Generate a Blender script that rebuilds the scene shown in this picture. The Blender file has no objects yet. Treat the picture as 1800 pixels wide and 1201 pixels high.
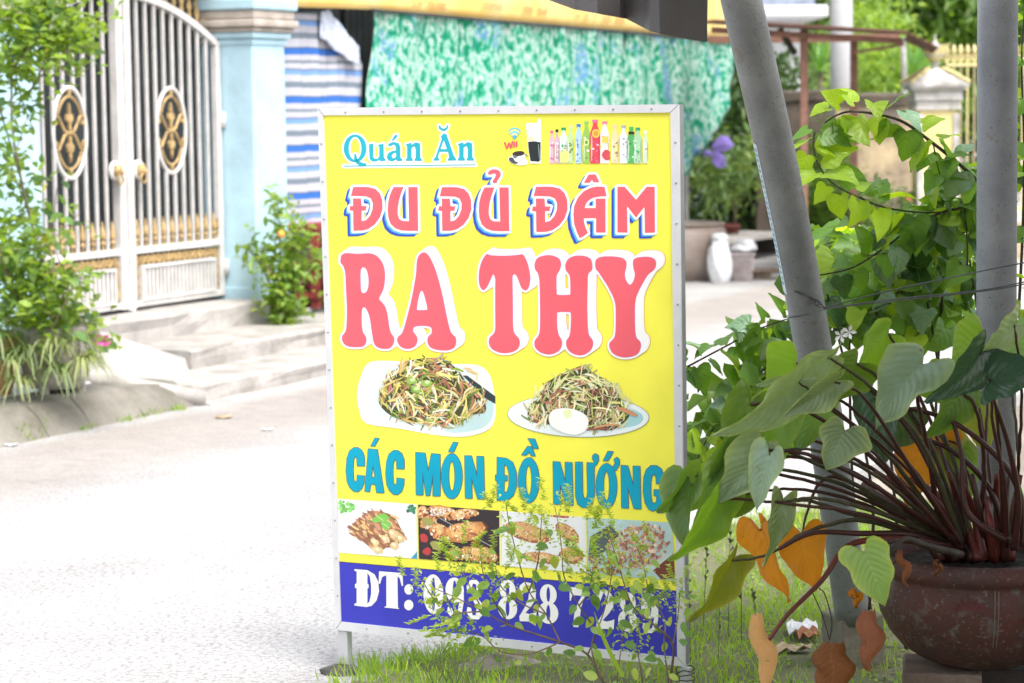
import bpy, math, random
import numpy as np
from mathutils import Vector, Matrix
random.seed(7); RNG = np.random.default_rng(7)
S = bpy.context.scene
COL = S.collection

# ------------------------------------------------------------- camera, light
FPX = 4250.0                      # focal length in pixels of the 1800 px photograph (85 mm)
CAMZ = 1.55
ROT = Matrix.Rotation(math.radians(84.5), 4, 'X') @ Matrix.Rotation(math.radians(-0.7), 4, 'Z')
cd = bpy.data.cameras.new('camera'); cam = bpy.data.objects.new('camera', cd); COL.objects.link(cam)
cam.matrix_world = Matrix.Translation((0, 0, CAMZ)) @ ROT
cd.sensor_width = 36; cd.lens = 36 * FPX / 1800; cd.clip_start = 0.05; cd.clip_end = 500
cd.dof.use_dof = True; cd.dof.focus_distance = 5.75; cd.dof.aperture_fstop = 6.3
S.camera = cam

SUN_EL, SUN_AZ = math.radians(60), math.radians(148)   # azimuth measured from +Y towards +X
w = bpy.data.worlds.new('World'); S.world = w; w.use_nodes = True
nt = w.node_tree; nt.nodes.clear()
sky = nt.nodes.new('ShaderNodeTexSky'); sky.sky_type = 'NISHITA'; sky.sun_disc = False
sky.sun_elevation = SUN_EL; sky.sun_rotation = SUN_AZ; sky.dust_density = 4; sky.air_density = 1.0
hs = nt.nodes.new('ShaderNodeHueSaturation'); hs.inputs['Saturation'].default_value = 0.35
hs.inputs['Value'].default_value = 1.0
bg = nt.nodes.new('ShaderNodeBackground'); bg.inputs['Strength'].default_value = 0.15
wo = nt.nodes.new('ShaderNodeOutputWorld')
nt.links.new(sky.outputs[0], hs.inputs['Color']); nt.links.new(hs.outputs[0], bg.inputs[0]); nt.links.new(bg.outputs[0], wo.inputs[0])
sd = bpy.data.lights.new('sun', 'SUN'); sd.energy = 1.3; sd.angle = math.radians(30); sd.color = (1, .96, .9)
so = bpy.data.objects.new('sun', sd); COL.objects.link(so)
sdir = Vector((math.sin(SUN_AZ) * math.cos(SUN_EL), math.cos(SUN_AZ) * math.cos(SUN_EL), math.sin(SUN_EL)))
so.rotation_euler = sdir.to_track_quat('Z', 'Y').to_euler(); so.location = (0, 0, 12)
S.view_settings.view_transform = 'Standard'; S.view_settings.look = 'None'
S.view_settings.gamma = 1; S.view_settings.use_curve_mapping = False
S.view_settings.exposure = 1.38
S.render.engine = 'CYCLES'
S.cycles.max_bounces = 8; S.cycles.transparent_max_bounces = 8

# ------------------------------------------------------------- pixel <-> world
CAM = Vector((0, 0, CAMZ)); R3 = ROT.to_3x3()
def ray(x, y): return R3 @ Vector(((x - 900) / FPX, -(y - 600.5) / FPX, -1))
def P(x, y, Y):
    d = ray(x, y); return CAM + d * (Y / d.y)
def G(x, y, z=0.0):
    d = ray(x, y); return CAM + d * ((z - CAMZ) / d.z)
def PL(x, y, o, n):
    d = ray(x, y); return CAM + d * ((o - CAM).dot(n) / d.dot(n))
SA = math.radians(25)
U = Vector((math.sin(SA), math.cos(SA), 0)); N = Vector((-U.y, U.x, 0))     # along the street, towards the houses
O = Vector((-2.34, 14.66, 0))
def W(s, n, z): return O + U * s + N * n + Vector((0, 0, z))
def wall(x, y, n=0.0): return PL(x, y, O + N * n, N)                          # a point on the vertical plane at offset n
def sn(p): q = p - O; return q.dot(U), q.dot(N), p.z

# ------------------------------------------------------------- materials
def lin(c):
    if isinstance(c, str):
        c = [int(c[i:i+2], 16) / 255 for i in (0, 2, 4)]
        return tuple(((v + .055) / 1.055) ** 2.4 if v > .04045 else v / 12.92 for v in c)
    return tuple(c)
MATS = {}
def M(name, col, rough=.75, var=.2, scale=8, bump=.15, col2=None, metal=0, spec=.4, attr=False, fine=60):
    if name in MATS: return MATS[name]
    m = bpy.data.materials.new(name); m.use_nodes = True; t = m.node_tree; b = t.nodes['Principled BSDF']
    b.inputs['Roughness'].default_value = rough; b.inputs['Metallic'].default_value = metal
    b.inputs['Specular IOR Level'].default_value = spec
    c = lin(col); c2 = lin(col2) if col2 else tuple(v * (1 - var * 1.6) for v in c); c1 = c if col2 else tuple(min(.9, v * (1 + var * .6)) for v in c)
    tc = t.nodes.new('ShaderNodeTexCoord'); geo = t.nodes.new('ShaderNodeNewGeometry')
    n1 = t.nodes.new('ShaderNodeTexNoise'); n1.inputs['Scale'].default_value = scale; n1.inputs['Detail'].default_value = 8; n1.inputs['Roughness'].default_value = .65
    t.links.new(geo.outputs['Position'], n1.inputs['Vector'])
    r = t.nodes.new('ShaderNodeValToRGB'); r.color_ramp.elements[0].position = .35; r.color_ramp.elements[1].position = .65
    r.color_ramp.elements[0].color = (*c2, 1); r.color_ramp.elements[1].color = (*c1, 1)
    t.links.new(n1.outputs['Fac'], r.inputs['Fac'])
    out = r.outputs['Color']
    if attr:
        a = t.nodes.new('ShaderNodeAttribute'); a.attribute_name = 'tint'
        mx = t.nodes.new('ShaderNodeMix'); mx.data_type = 'RGBA'; mx.blend_type = 'MULTIPLY'; mx.inputs['Factor'].default_value = 1
        t.links.new(out, mx.inputs['A']); t.links.new(a.outputs['Color'], mx.inputs['B']); out = mx.outputs['Result']
    t.links.new(out, b.inputs['Base Color'])
    if bump:
        n2 = t.nodes.new('ShaderNodeTexNoise'); n2.inputs['Scale'].default_value = fine; n2.inputs['Detail'].default_value = 6
        t.links.new(geo.outputs['Position'], n2.inputs['Vector'])
        bp = t.nodes.new('ShaderNodeBump'); bp.inputs['Strength'].default_value = bump; bp.inputs['Distance'].default_value = .01
        t.links.new(n2.outputs['Fac'], bp.inputs['Height']); t.links.new(bp.outputs['Normal'], b.inputs['Normal'])
    MATS[name] = m; return m

def LM(name, top, under=None, trans=.35, rough=.45, veins=0, var=.35, spec=.5, attr=False, edge=None, tr=None):
    """leaf: glossy upper side, paler underside, light passing through; veins from the leaf's own UV"""
    if name in MATS: return MATS[name]
    m = bpy.data.materials.new(name); m.use_nodes = True; t = m.node_tree; b = t.nodes['Principled BSDF']; L = t.links.new
    out = t.nodes['Material Output']
    top = lin(top); under = lin(under) if under else tuple(min(1, v * 1.25) for v in top)
    oi = t.nodes.new('ShaderNodeObjectInfo'); geo = t.nodes.new('ShaderNodeNewGeometry')
    def rgb(c): n = t.nodes.new('ShaderNodeRGB'); n.outputs[0].default_value = (*c, 1); return n.outputs[0]
    def mix(f, a, b_, bt='MIX'):
        n = t.nodes.new('ShaderNodeMix'); n.data_type = 'RGBA'; n.blend_type = bt
        if isinstance(f, float): n.inputs['Factor'].default_value = f
        else: L(f, n.inputs['Factor'])
        L(a, n.inputs['A']); L(b_, n.inputs['B']); return n.outputs['Result']
    def math_(op, a, b_=None, c=None):
        n = t.nodes.new('ShaderNodeMath'); n.operation = op
        for i, v in enumerate((a, b_, c)):
            if v is None: continue
            if isinstance(v, (int, float)): n.inputs[i].default_value = v
            else: L(v, n.inputs[i])
        return n.outputs[0]
    c = mix(geo.outputs['Backfacing'], rgb(top), rgb(under))
    nz = t.nodes.new('ShaderNodeTexNoise'); nz.inputs['Scale'].default_value = 25; nz.inputs['Detail'].default_value = 5
    L(geo.outputs['Position'], nz.inputs['Vector'])
    k = math_('MULTIPLY_ADD', nz.outputs['Fac'], var * 1.2, 1 - var * .6)
    k = math_('MULTIPLY', k, math_('MULTIPLY_ADD', oi.outputs['Random'], var * 1.2, 1 - var * .6))
    cmb = t.nodes.new('ShaderNodeCombineColor'); L(k, cmb.inputs[0]); L(k, cmb.inputs[1]); L(math_('MULTIPLY', k, k), cmb.inputs[2])
    c = mix(1.0, c, cmb.outputs[0], 'MULTIPLY')
    if attr:
        a = t.nodes.new('ShaderNodeAttribute'); a.attribute_name = 'tint'; c = mix(1.0, c, a.outputs['Color'], 'MULTIPLY')
    if veins:
        uv = t.nodes.new('ShaderNodeUVMap'); sp = t.nodes.new('ShaderNodeSeparateXYZ'); L(uv.outputs[0], sp.inputs[0])
        au = math_('ABSOLUTE', sp.outputs[0])
        ph = math_('SUBTRACT', sp.outputs[1], math_('MULTIPLY', au, .38))
        sw = math_('SINE', math_('MULTIPLY', ph, veins * 6.283))
        ln = math_('POWER', math_('MULTIPLY_ADD', sw, .5, .5), 14.0)
        mid = math_('LESS_THAN', au, .03)
        v = math_('MAXIMUM', math_('MULTIPLY', ln, .55), mid)
        c = mix(math_('MULTIPLY', v, .22), c, rgb(tuple(min(1, x * 1.8 + .03) for x in top)))
        if edge:
            e = math_('MULTIPLY', math_('POWER', au, 5.0), nz.outputs['Fac'])
            c = mix(math_('MULTIPLY', e, 1.3), c, rgb(lin(edge)))
        bp = t.nodes.new('ShaderNodeBump'); bp.inputs['Strength'].default_value = .3; bp.inputs['Distance'].default_value = .003
        L(math_('MULTIPLY', math_('MULTIPLY_ADD', sw, .5, .5), -1.0), bp.inputs['Height']); L(bp.outputs['Normal'], b.inputs['Normal'])
    if veins:   # brown blemishes and dust specks
        n3 = t.nodes.new('ShaderNodeTexNoise'); n3.inputs['Scale'].default_value = 38; n3.inputs['Detail'].default_value = 3; L(geo.outputs['Position'], n3.inputs['Vector'])
        mr3 = t.nodes.new('ShaderNodeMapRange'); mr3.inputs['From Min'].default_value = .69; mr3.inputs['From Max'].default_value = .74; mr3.inputs['To Max'].default_value = .8; L(n3.outputs['Fac'], mr3.inputs['Value'])
        c = mix(mr3.outputs[0], c, rgb((.16, .10, .035)))
    L(c, b.inputs['Base Color']); b.inputs['Roughness'].default_value = rough; b.inputs['Specular IOR Level'].default_value = spec
    td = t.nodes.new('ShaderNodeBsdfTranslucent')
    tcol = tr if tr else (min(1, top[0] * 2.6 + .02), min(1, top[1] * 2.3 + .03), top[2] * .6)
    tcl = mix(1.0, rgb(tcol), cmb.outputs[0], 'MULTIPLY')
    L(tcl, td.inputs['Color'])
    ms = t.nodes.new('ShaderNodeMixShader'); ms.inputs[0].default_value = trans
    L(b.outputs[0], ms.inputs[1]); L(td.outputs[0], ms.inputs[2]); L(ms.outputs[0], out.inputs['Surface'])
    MATS[name] = m; return m

def attr_mat(name, rough=.5, spec=.4, mottle=.06):
    """printed colour read from the 'tint' attribute, a little weathered"""
    m = bpy.data.materials.new(name); m.use_nodes = True; t = m.node_tree; b = t.nodes['Principled BSDF']
    a = t.nodes.new('ShaderNodeAttribute'); a.attribute_name = 'tint'
    n = t.nodes.new('ShaderNodeTexNoise'); n.inputs['Scale'].default_value = 7; n.inputs['Detail'].default_value = 9
    g = t.nodes.new('ShaderNodeNewGeometry'); t.links.new(g.outputs['Position'], n.inputs['Vector'])
    mm = t.nodes.new('ShaderNodeMapRange'); mm.inputs['To Min'].default_value = 1 - mottle * 2; mm.inputs['To Max'].default_value = 1.0 + mottle
    t.links.new(n.outputs['Fac'], mm.inputs['Value'])
    mx = t.nodes.new('ShaderNodeVectorMath'); mx.operation = 'SCALE'
    t.links.new(a.outputs['Color'], mx.inputs[0]); t.links.new(mm.outputs[0], mx.inputs['Scale'])
    t.links.new(mx.outputs[0], b.inputs['Base Color'])
    b.inputs['Roughness'].default_value = rough; b.inputs['Specular IOR Level'].default_value = spec
    MATS[name] = m; return m

# ------------------------------------------------------------- objects
def base(o):
    v = Vector((0, 0, 0))
    while o is not None: v = v + o.location; o = o.parent
    return v
def tag(o, label=None, cat=None, group=None, kind=None):
    if label: o['label'] = label
    if cat: o['category'] = cat
    if group: o['group'] = group
    if kind: o['kind'] = kind
    return o
def thing(name, loc, label, cat, group=None):
    o = bpy.data.objects.new(name, None); o.empty_display_size = .1; COL.objects.link(o); o.location = loc
    return tag(o, label, cat, group)

class MB:
    def __init__(s): s.v = []; s.f = []; s.c = None; s.uv = None; s.sm = False
    def quad(s, *p):
        i = len(s.v); s.v += [tuple(q) for q in p]; s.f.append(tuple(range(i, i + len(p)))); return s
    def box(s, c, e, ax=None):
        """box centred c, full sizes e along axes ax (3 unit vectors)"""
        c = Vector(c); a = ax or (Vector((1, 0, 0)), Vector((0, 1, 0)), Vector((0, 0, 1)))
        h = [a[i] * (e[i] / 2) for i in range(3)]; i = len(s.v)
        for sx in (-1, 1):
            for sy in (-1, 1):
                for sz in (-1, 1): s.v.append(tuple(c + h[0] * sx + h[1] * sy + h[2] * sz))
        for f in ((0, 1, 3, 2), (4, 6, 7, 5), (0, 4, 5, 1), (2, 3, 7, 6), (0, 2, 6, 4), (1, 5, 7, 3)): s.f.append(tuple(i + k for k in f))
        return s
    def wbox(s, s0, s1, n0, n1, z0, z1):
        return s.box(W((s0 + s1) / 2, (n0 + n1) / 2, (z0 + z1) / 2), (s1 - s0, n1 - n0, z1 - z0), (U, N, Vector((0, 0, 1))))
    def tube(s, pts, r, k=8, cap=True):
        pts = [Vector(p) for p in pts]; n = len(pts); rs = r if isinstance(r, (list, tuple)) else [r] * n
        if len(rs) != n: rs = [rs[0] + (rs[-1] - rs[0]) * i / (n - 1) for i in range(n)]
        i0 = len(s.v); ref = None
        for i, p in enumerate(pts):
            d = (pts[min(i + 1, n - 1)] - pts[max(i - 1, 0)])
            d = d.normalized() if d.length > 1e-9 else Vector((0, 0, 1))
            if ref is None: ref = d.orthogonal().normalized()
            ref = (ref - d * ref.dot(d)); ref = ref.normalized() if ref.length > 1e-6 else d.orthogonal().normalized()
            b = d.cross(ref)
            for j in range(k):
                a = 2 * math.pi * j / k; s.v.append(tuple(p + (ref * math.cos(a) + b * math.sin(a)) * rs[i]))
        for i in range(n - 1):
            for j in range(k):
                a, b = i0 + i * k + j, i0 + i * k + (j + 1) % k; s.f.append((a, b, b + k, a + k))
        if cap: s.f.append(tuple(i0 + j for j in range(k))[::-1]); s.f.append(tuple(i0 + (n - 1) * k + j for j in range(k)))
        return s
    def lathe(s, c, prof, k=32, ax=None, sq=None):
        c = Vector(c); i0 = len(s.v)
        for (r, z) in prof:
            for j in range(k):
                a = 2 * math.pi * j / k; x, y = r * math.cos(a), r * math.sin(a)
                s.v.append(tuple(c + (ax[0] * x + ax[1] * y + ax[2] * z if ax else Vector((x, y, z)))))
        for i in range(len(prof) - 1):
            for j in range(k):
                a, b = i0 + i * k + j, i0 + i * k + (j + 1) % k; s.f.append((a, b, b + k, a + k))
        return s
    def grid(s, rows):
        """rows of points -> quads"""
        i0 = len(s.v); m = len(rows[0])
        for r in rows: s.v += [tuple(p) for p in r]
        for i in range(len(rows) - 1):
            for j in range(m - 1):
                a = i0 + i * m + j; s.f.append((a, a + 1, a + m + 1, a + m))
        return s
    def ball(s, c, r, k=8, sc=(1, 1, 1), jit=0):
        rows = []
        for i in range(k + 1):
            th = math.pi * i / k
            rows.append([(c[0] + r * sc[0] * math.sin(th) * math.cos(2 * math.pi * j / (k + 2)) * (1 + random.uniform(-jit, jit)),
                          c[1] + r * sc[1] * math.sin(th) * math.sin(2 * math.pi * j / (k + 2)) * (1 + random.uniform(-jit, jit)),
                          c[2] + r * sc[2] * math.cos(th) * (1 + random.uniform(-jit, jit))) for j in range(k + 2)])
        for r_ in rows: r_.append(r_[0])
        return s.grid(rows)
    def mesh(s, name, m, off=Vector((0, 0, 0)), smooth=False):
        me = bpy.data.meshes.new(name)
        me.from_pydata([(v[0] - off[0], v[1] - off[1], v[2] - off[2]) for v in s.v], [], s.f)
        if m: me.materials.append(m)
        if s.c is not None:
            at = me.color_attributes.new('tint', 'FLOAT_COLOR', 'CORNER')
            arr = np.repeat(np.array(s.c, dtype=np.float32), [len(f) for f in s.f], axis=0)
            arr = np.concatenate([arr, np.ones((len(arr), 1), np.float32)], 1); at.data.foreach_set('color', arr.ravel())
        if smooth or s.sm: me.polygons.foreach_set('use_smooth', [True] * len(me.polygons))
        me.update(); return me
    def build(s, name, m, parent=None, smooth=False, at=None, bevel=0, **kw):
        off = base(parent) if parent else (Vector(at) if at is not None else Vector((0, 0, 0)))
        o = bpy.data.objects.new(name, s.mesh(name, m, off, smooth)); COL.objects.link(o)
        if parent: o.parent = parent
        else: o.location = off
        if bevel:
            b = o.modifiers.new('bevel', 'BEVEL'); b.width = bevel; b.segments = 2; b.limit_method = 'ANGLE'
        return tag(o, **kw)
def struct(name, mb, m, **kw):
    o = mb.build(name, m, **kw); o['kind'] = 'structure'; return o
def cat_rom(pts, n=6, closed=False):
    pts = [Vector(p) for p in pts]; out = []; L = len(pts)
    for i in range(L if closed else L - 1):
        g = (lambda k: pts[k % L]) if closed else (lambda k: pts[max(0, min(L - 1, k))])
        a, b, c, d = g(i - 1), g(i), g(i + 1), g(i + 2)
        for j in range(n):
            t = j / n; out.append(.5 * ((2 * b) + (c - a) * t + (2 * a - 5 * b + 4 * c - d) * t * t + (3 * b - a - 3 * c + d) * t ** 3))
    if not closed: out.append(pts[-1])
    return out
def lerp(a, b, t): return a + (b - a) * t
def rnd(a, b): return random.uniform(a, b)
# ============================================================= ground, road
Z3 = Vector((0, 0, 1))
def road_mat():
    m = bpy.data.materials.new('pale_dusty_concrete_road'); m.use_nodes = True; t = m.node_tree; b = t.nodes['Principled BSDF']; L = t.links.new
    g = t.nodes.new('ShaderNodeNewGeometry')
    def noise(s, d=8, r=.6):
        n = t.nodes.new('ShaderNodeTexNoise'); n.inputs['Scale'].default_value = s; n.inputs['Detail'].default_value = d; n.inputs['Roughness'].default_value = r
        L(g.outputs['Position'], n.inputs['Vector']); return n.outputs['Fac']
    def ramp(f, p0, c0, p1, c1):
        r = t.nodes.new('ShaderNodeValToRGB'); e = r.color_ramp.elements; e[0].position = p0; e[0].color = (*c0, 1); e[1].position = p1; e[1].color = (*c1, 1); L(f, r.inputs['Fac']); return r.outputs['Color']
    def mix(f, a, b_, bt='MIX'):
        n = t.nodes.new('ShaderNodeMix'); n.data_type = 'RGBA'; n.blend_type = bt
        L(f, n.inputs['Factor']) if not isinstance(f, float) else setattr(n.inputs['Factor'], 'default_value', f)
        L(a, n.inputs['A']); L(b_, n.inputs['B']); return n.outputs['Result']
    basec = ramp(noise(1.3), .32, (.42, .41, .405), .66, (.49, .485, .48))
    spk = ramp(noise(60, 5, .85), .38, (.42, .41, .41), .54, (1, 1, 1))
    c = mix(1.0, basec, spk, 'MULTIPLY')
    # the colour turns brown in a soft-edged strip beside the far kerb
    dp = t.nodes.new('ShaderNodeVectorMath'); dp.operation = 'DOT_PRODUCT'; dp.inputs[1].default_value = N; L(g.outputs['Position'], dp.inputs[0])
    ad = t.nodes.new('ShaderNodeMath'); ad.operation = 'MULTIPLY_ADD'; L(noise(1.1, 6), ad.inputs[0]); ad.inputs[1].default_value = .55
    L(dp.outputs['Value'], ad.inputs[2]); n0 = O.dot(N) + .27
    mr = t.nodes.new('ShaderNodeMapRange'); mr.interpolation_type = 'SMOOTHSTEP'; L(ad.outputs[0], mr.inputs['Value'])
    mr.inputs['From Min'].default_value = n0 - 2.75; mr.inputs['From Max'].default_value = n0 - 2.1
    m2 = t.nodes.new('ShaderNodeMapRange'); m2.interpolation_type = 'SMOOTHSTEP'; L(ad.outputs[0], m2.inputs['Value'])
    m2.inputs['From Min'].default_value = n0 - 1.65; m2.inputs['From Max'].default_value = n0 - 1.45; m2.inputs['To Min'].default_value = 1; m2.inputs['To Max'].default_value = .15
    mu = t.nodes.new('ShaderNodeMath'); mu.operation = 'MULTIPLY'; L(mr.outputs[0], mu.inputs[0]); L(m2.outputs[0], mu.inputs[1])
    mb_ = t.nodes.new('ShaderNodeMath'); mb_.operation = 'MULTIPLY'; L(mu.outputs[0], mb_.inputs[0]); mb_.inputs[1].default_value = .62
    mottle = ramp(noise(9), .35, (.25, .21, .185), .65, (.32, .275, .245))
    c = mix(mb_.outputs[0], c, mottle)
    # hairline cracks and darker worn patches
    vo = t.nodes.new('ShaderNodeTexVoronoi'); vo.feature = 'DISTANCE_TO_EDGE'; vo.inputs['Scale'].default_value = .55
    wv = t.nodes.new('ShaderNodeVectorMath'); wv.operation = 'ADD'; wn = t.nodes.new('ShaderNodeTexNoise'); wn.inputs['Scale'].default_value = 3; L(g.outputs['Position'], wn.inputs['Vector'])
    L(g.outputs['Position'], wv.inputs[0]); L(wn.outputs['Color'], wv.inputs[1]); L(wv.outputs[0], vo.inputs['Vector'])
    c = mix(1.0, c, ramp(vo.outputs['Distance'], .0, (.84, .83, .82), .004, (1, 1, 1)), 'MULTIPLY')
    c = mix(1.0, c, ramp(noise(.9, 9, .7), .36, (.88, .87, .87), .56, (1, 1, 1)), 'MULTIPLY')
    L(c, b.inputs['Base Color']); b.inputs['Roughness'].default_value = .9; b.inputs['Specular IOR Level'].default_value = .2
    bp = t.nodes.new('ShaderNodeBump'); bp.inputs['Strength'].default_value = .5; bp.inputs['Distance'].default_value = .008
    L(noise(55, 6, .75), bp.inputs['Height']); L(bp.outputs['Normal'], b.inputs['Normal']); return m
def sheet(x0, x1, n0, n1, z, step, amp=0.0, seed=0):
    mb = MB(); rs = []
    ns = np.arange(n0, n1 + 1e-6, step) if step else [n0, n1]; ss = np.arange(x0, x1 + 1e-6, step) if step else [x0, x1]
    from mathutils import noise as mn
    for a in ns:
        rs.append([W(b, a, z + (mn.noise(Vector((a * 2, b * 2, seed))) * amp if amp else 0)) for b in ss])
    mb.grid(rs); return mb
struct('ground', sheet(-150, 250, -150, 150, -.06, 0), M('bare_earth', (.33, .29, .24), .95, .25, .6))
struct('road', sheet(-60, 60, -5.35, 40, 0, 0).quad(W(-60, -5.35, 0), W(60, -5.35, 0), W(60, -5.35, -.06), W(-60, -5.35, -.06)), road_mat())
VE = [G(x, y) for x, y in ((560, 1235), (640, 1196), (760, 1163), (900, 1105), (1060, 1022), (1170, 962), (1240, 935), (1340, 915), (1460, 903), (1700, 885), (1900, 868))] + [Vector((5, 9.2, 0)), Vector((5, 2, 0)), Vector((-.6, 2, 0))]
def in_verge(x, y, m=0.0):
    c = False; j = len(VE) - 1
    for i in range(len(VE)):
        a, b = VE[i], VE[j]
        if (a.y > y) != (b.y > y) and x < (b.x - a.x) * (y - a.y) / (b.y - a.y) + a.x: c = not c
        j = i
    return c
from mathutils import noise as mno
vb = MB(); st_v = .07; xs_ = np.arange(-1, 5, st_v); ys_ = np.arange(3.4, 9.6, st_v); gi = {}
for i, x in enumerate(xs_):
    for j, y in enumerate(ys_):
        if in_verge(x + .06 * mno.noise(Vector((x * 5, y * 5, 0))), y + .08 * mno.noise(Vector((x * 6, y * 6, 3)))):
            gi[i, j] = len(vb.v); vb.v.append((x, y, .008 + max(0, .02 + .02 * mno.noise(Vector((x * 3, y * 3, 1))))))
for (i, j), k in gi.items():
    q = [gi.get(t) for t in ((i + 1, j), (i + 1, j + 1), (i, j + 1))]
    if None not in q: vb.f.append((k, *q))
struct('grass_verge', vb, M('damp_verge_soil', (.16, .15, .09), .95, .4, 6, .6, fine=40, col2=(.10, .12, .045)), smooth=True)

conc = M('weathered_concrete', (.42, .395, .375), .9, .12, 5, .5, fine=40, col2=(.25, .235, .21))
conc_l = M('pale_worn_cement', (.40, .375, .355), .9, .16, 4, .4, fine=50)
conc_d = M('stained_kerb_concrete', (.27, .25, .22), .9, .3, 2.2, .8, fine=24, col2=(.13, .12, .095))

# kerb: cast lengths with a sloping face, left of the steps
def kerb_piece(s0, s1, h):
    mb = MB(); g = .003
    pr = [(-1.40, 0), (-1.33, h * .62), (-1.27, h * .95), (-1.20, h), (-1.0, h), (-1.0, -.05), (-1.40, -.05)]
    rows = [[W(s, n + rnd(-.006, .006), z) for n, z in pr + pr[:1]] for s in np.linspace(s0 + g, s1 - g, 5)]
    mb.grid(rows); i = len(mb.v)
    for s in (s0 + g, s1 - g): mb.quad(*[W(s, n, z) for n, z in (pr if s != s0 + g else pr[::-1])])
    return mb
kerb = thing('kerb', W(-2.3, -1.3, 0), 'low sloping concrete kerb stained brown, left of the gate steps', 'kerb')
s1 = -1.46
for i in range(14):
    ln_ = rnd(.34, .75); s1 -= ln_; kerb_piece(s1, s1 + ln_, .155 - (.02 if i == 0 else 0)).build('kerbstone', conc_d, kerb, bevel=.008)
struct('sidewalk', MB().wbox(-14, -1.5, -1.0, -.1, -.05, .145), conc)
# white mosaic tiles let into the pavement between planter and ramp
tp = M('white_glazed_tile', (.72, .72, .71), .35, .1, 3, .05); 
sw = bpy.data.objects['sidewalk']
k = 0
for a in range(9):
    for b in range(5):
        s0 = -2.62 + a * .12; n0 = -1.0 + b * .12
        MB().wbox(s0 + .006, s0 + .114 + rnd(-.006, .004), n0 + .008, n0 + .112, .1455, .153 + rnd(0, .004)).build('tile', tp, sw)

# ramp and steps up to the gate
st = thing('entrance_steps', W(.3, -.8, 0), 'worn pale cement steps with a side ramp leading up to the gate', 'steps')
def slab(name, s0, s1, n0, n1, z0, z1, m=conc, j=.010, parent=st):
    mb = MB(); ss = np.linspace(s0, s1, 14)
    fr = [(n0, z0), (n0 + .004, (z0 + z1) / 2), (n0 + .006, z1 - .014), (n0 + .022, z1), ((n0 + n1) / 2, z1), (n1, z1)]
    rows = [[W(s, n + (rnd(-j, j) if i_ < 4 else 0), z + (rnd(-j, j) * .6 if i_ > 1 else 0)) for i_, (n, z) in enumerate(fr)] for s in ss]
    mb.grid(rows)
    for s in (s0, s1): mb.quad(*[W(s, n, z) for n, z in fr], W(s, n1, z0))
    return mb.build(name, m, parent)
slab('lower_step', -1.42, 3.2, -1.38, -.84, -.02, .10, conc)
slab('upper_step', -.70, 3.2, -.90, -.30, .098, .205, conc)
slab('landing', -1.2, 1.42, -.33, .12, .2, .345, conc_l)
slab('side_landing', 1.424, 12, -.28, .35, .2, .235, conc_l)
slab('gutter_line', -1.42, 3.2, -1.49, -1.382, -.02, .008, conc_l, .004)
# ramp: sloping wedge from the gate down to the kerb
rp = MB(); ra = [W(-1.38, -1.36, .02), W(-1.46, -1.36, .015), W(-2.2, -.32, .32), W(-2.6, .3, .335), W(-.85, .3, .343), W(-.73, -.32, .30), W(-.73, -.88, .165)]
tp_ = ra; rp.quad(*[tp_[i] for i in (0, 6, 5, 2)]); rp.quad(tp_[2], tp_[5], tp_[4], tp_[3]); rp.quad(tp_[0], tp_[2], tp_[1])
for a, b in ((1, 2), (2, 3), (0, 6), (0, 1), (5, 6), (4, 5)):
    A, B = tp_[a], tp_[b]; rp.quad(A, B, Vector((B.x, B.y, 0)), Vector((A.x, A.y, 0)))
rp.build('ramp', conc_l, st)
rb = MB(); pts = [W(-1.40, -1.42, .03), W(-1.62, -1.22, .10), W(-2.1, -.5, .27), W(-2.25, -.3, .325)]
rb.tube(pts, [.05, .045, .04, .035], 8); rb.build('ramp_edge', conc, st, smooth=True)

# ============================================================= gate pillars
blue = M('pale_blue_paint', (.45, .65, .75), .6, .13, 2.2, .2)
capm = M('dusty_cream_plaster', (.50, .45, .40), .8, .25, 6, .2, col2=(.33, .28, .24))
def pillar(s0, s1, label):
    t = thing('gate_pillar', W((s0 + s1) / 2, -.05, .345), label, 'pillar', 'blue pillars beside the gate')
    z1 = 2.03; n0, n1 = -.25, .16
    MB().wbox(s0, s1, n0, n1, .3, z1).build('shaft', blue, t, bevel=.006)
    MB().wbox(s0 - .012, s1 + .012, n0 - .012, n1 + .012, .3, .42).build('plinth', blue, t, bevel=.006)
    MB().wbox(s0 + .06, s1 - .05, n0 - .006, n0 + .01, .5, 1.78).build('raised_panel', blue, t, bevel=.003)
    k = MB()
    for a, b, e in ((z1 - .05, z1 - .01, .015), (z1 - .01, z1 + .03, .035)): k.wbox(s0 - e, s1 + e, n0 - e, n1 + e, a, b - .002)
    k.build('necking', blue, t, bevel=.008)
    k = MB()
    for a, b, e in ((z1 + .03, z1 + .06, .05), (z1 + .06, z1 + .11, .075), (z1 + .11, z1 + .17, .055)): k.wbox(s0 - e, s1 + e, n0 - e, n1 + e, a, b - .002)
    k.build('capital', capm, t, bevel=.012)
    MB().wbox(s0 - .07, s1 + .07, n0 - .07, n1 + .07, z1 + .17, z1 + .24).build('cap_slab', blue, t, bevel=.012)
    return t
pillar(1.12, 1.53, 'pale blue square pillar to the right of the gate, beside the striped tarpaulin')
pillar(-1.58, -1.17, 'pale blue square pillar to the left of the gate, half behind the leafy bush')
wl = thing('boundary_wall', W(-3.4, 0, .1), 'pale blue wall left of the gate behind the bougainvillea', 'wall')
MB().wbox(-9, -1.59, -.12, .08, .1, 2.0).build('wall_face', blue, wl)
MB().wbox(-9, -1.59, -.17, .13, 2.0, 2.1).build('coping', capm, wl, bevel=.01)
MB().wbox(-1.7, 1.6, -.20, .12, 2.62, 2.95).build('gate_lintel', capm, None, label='dusty brown beam spanning between the pillars above the gate', cat='beam')

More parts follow.
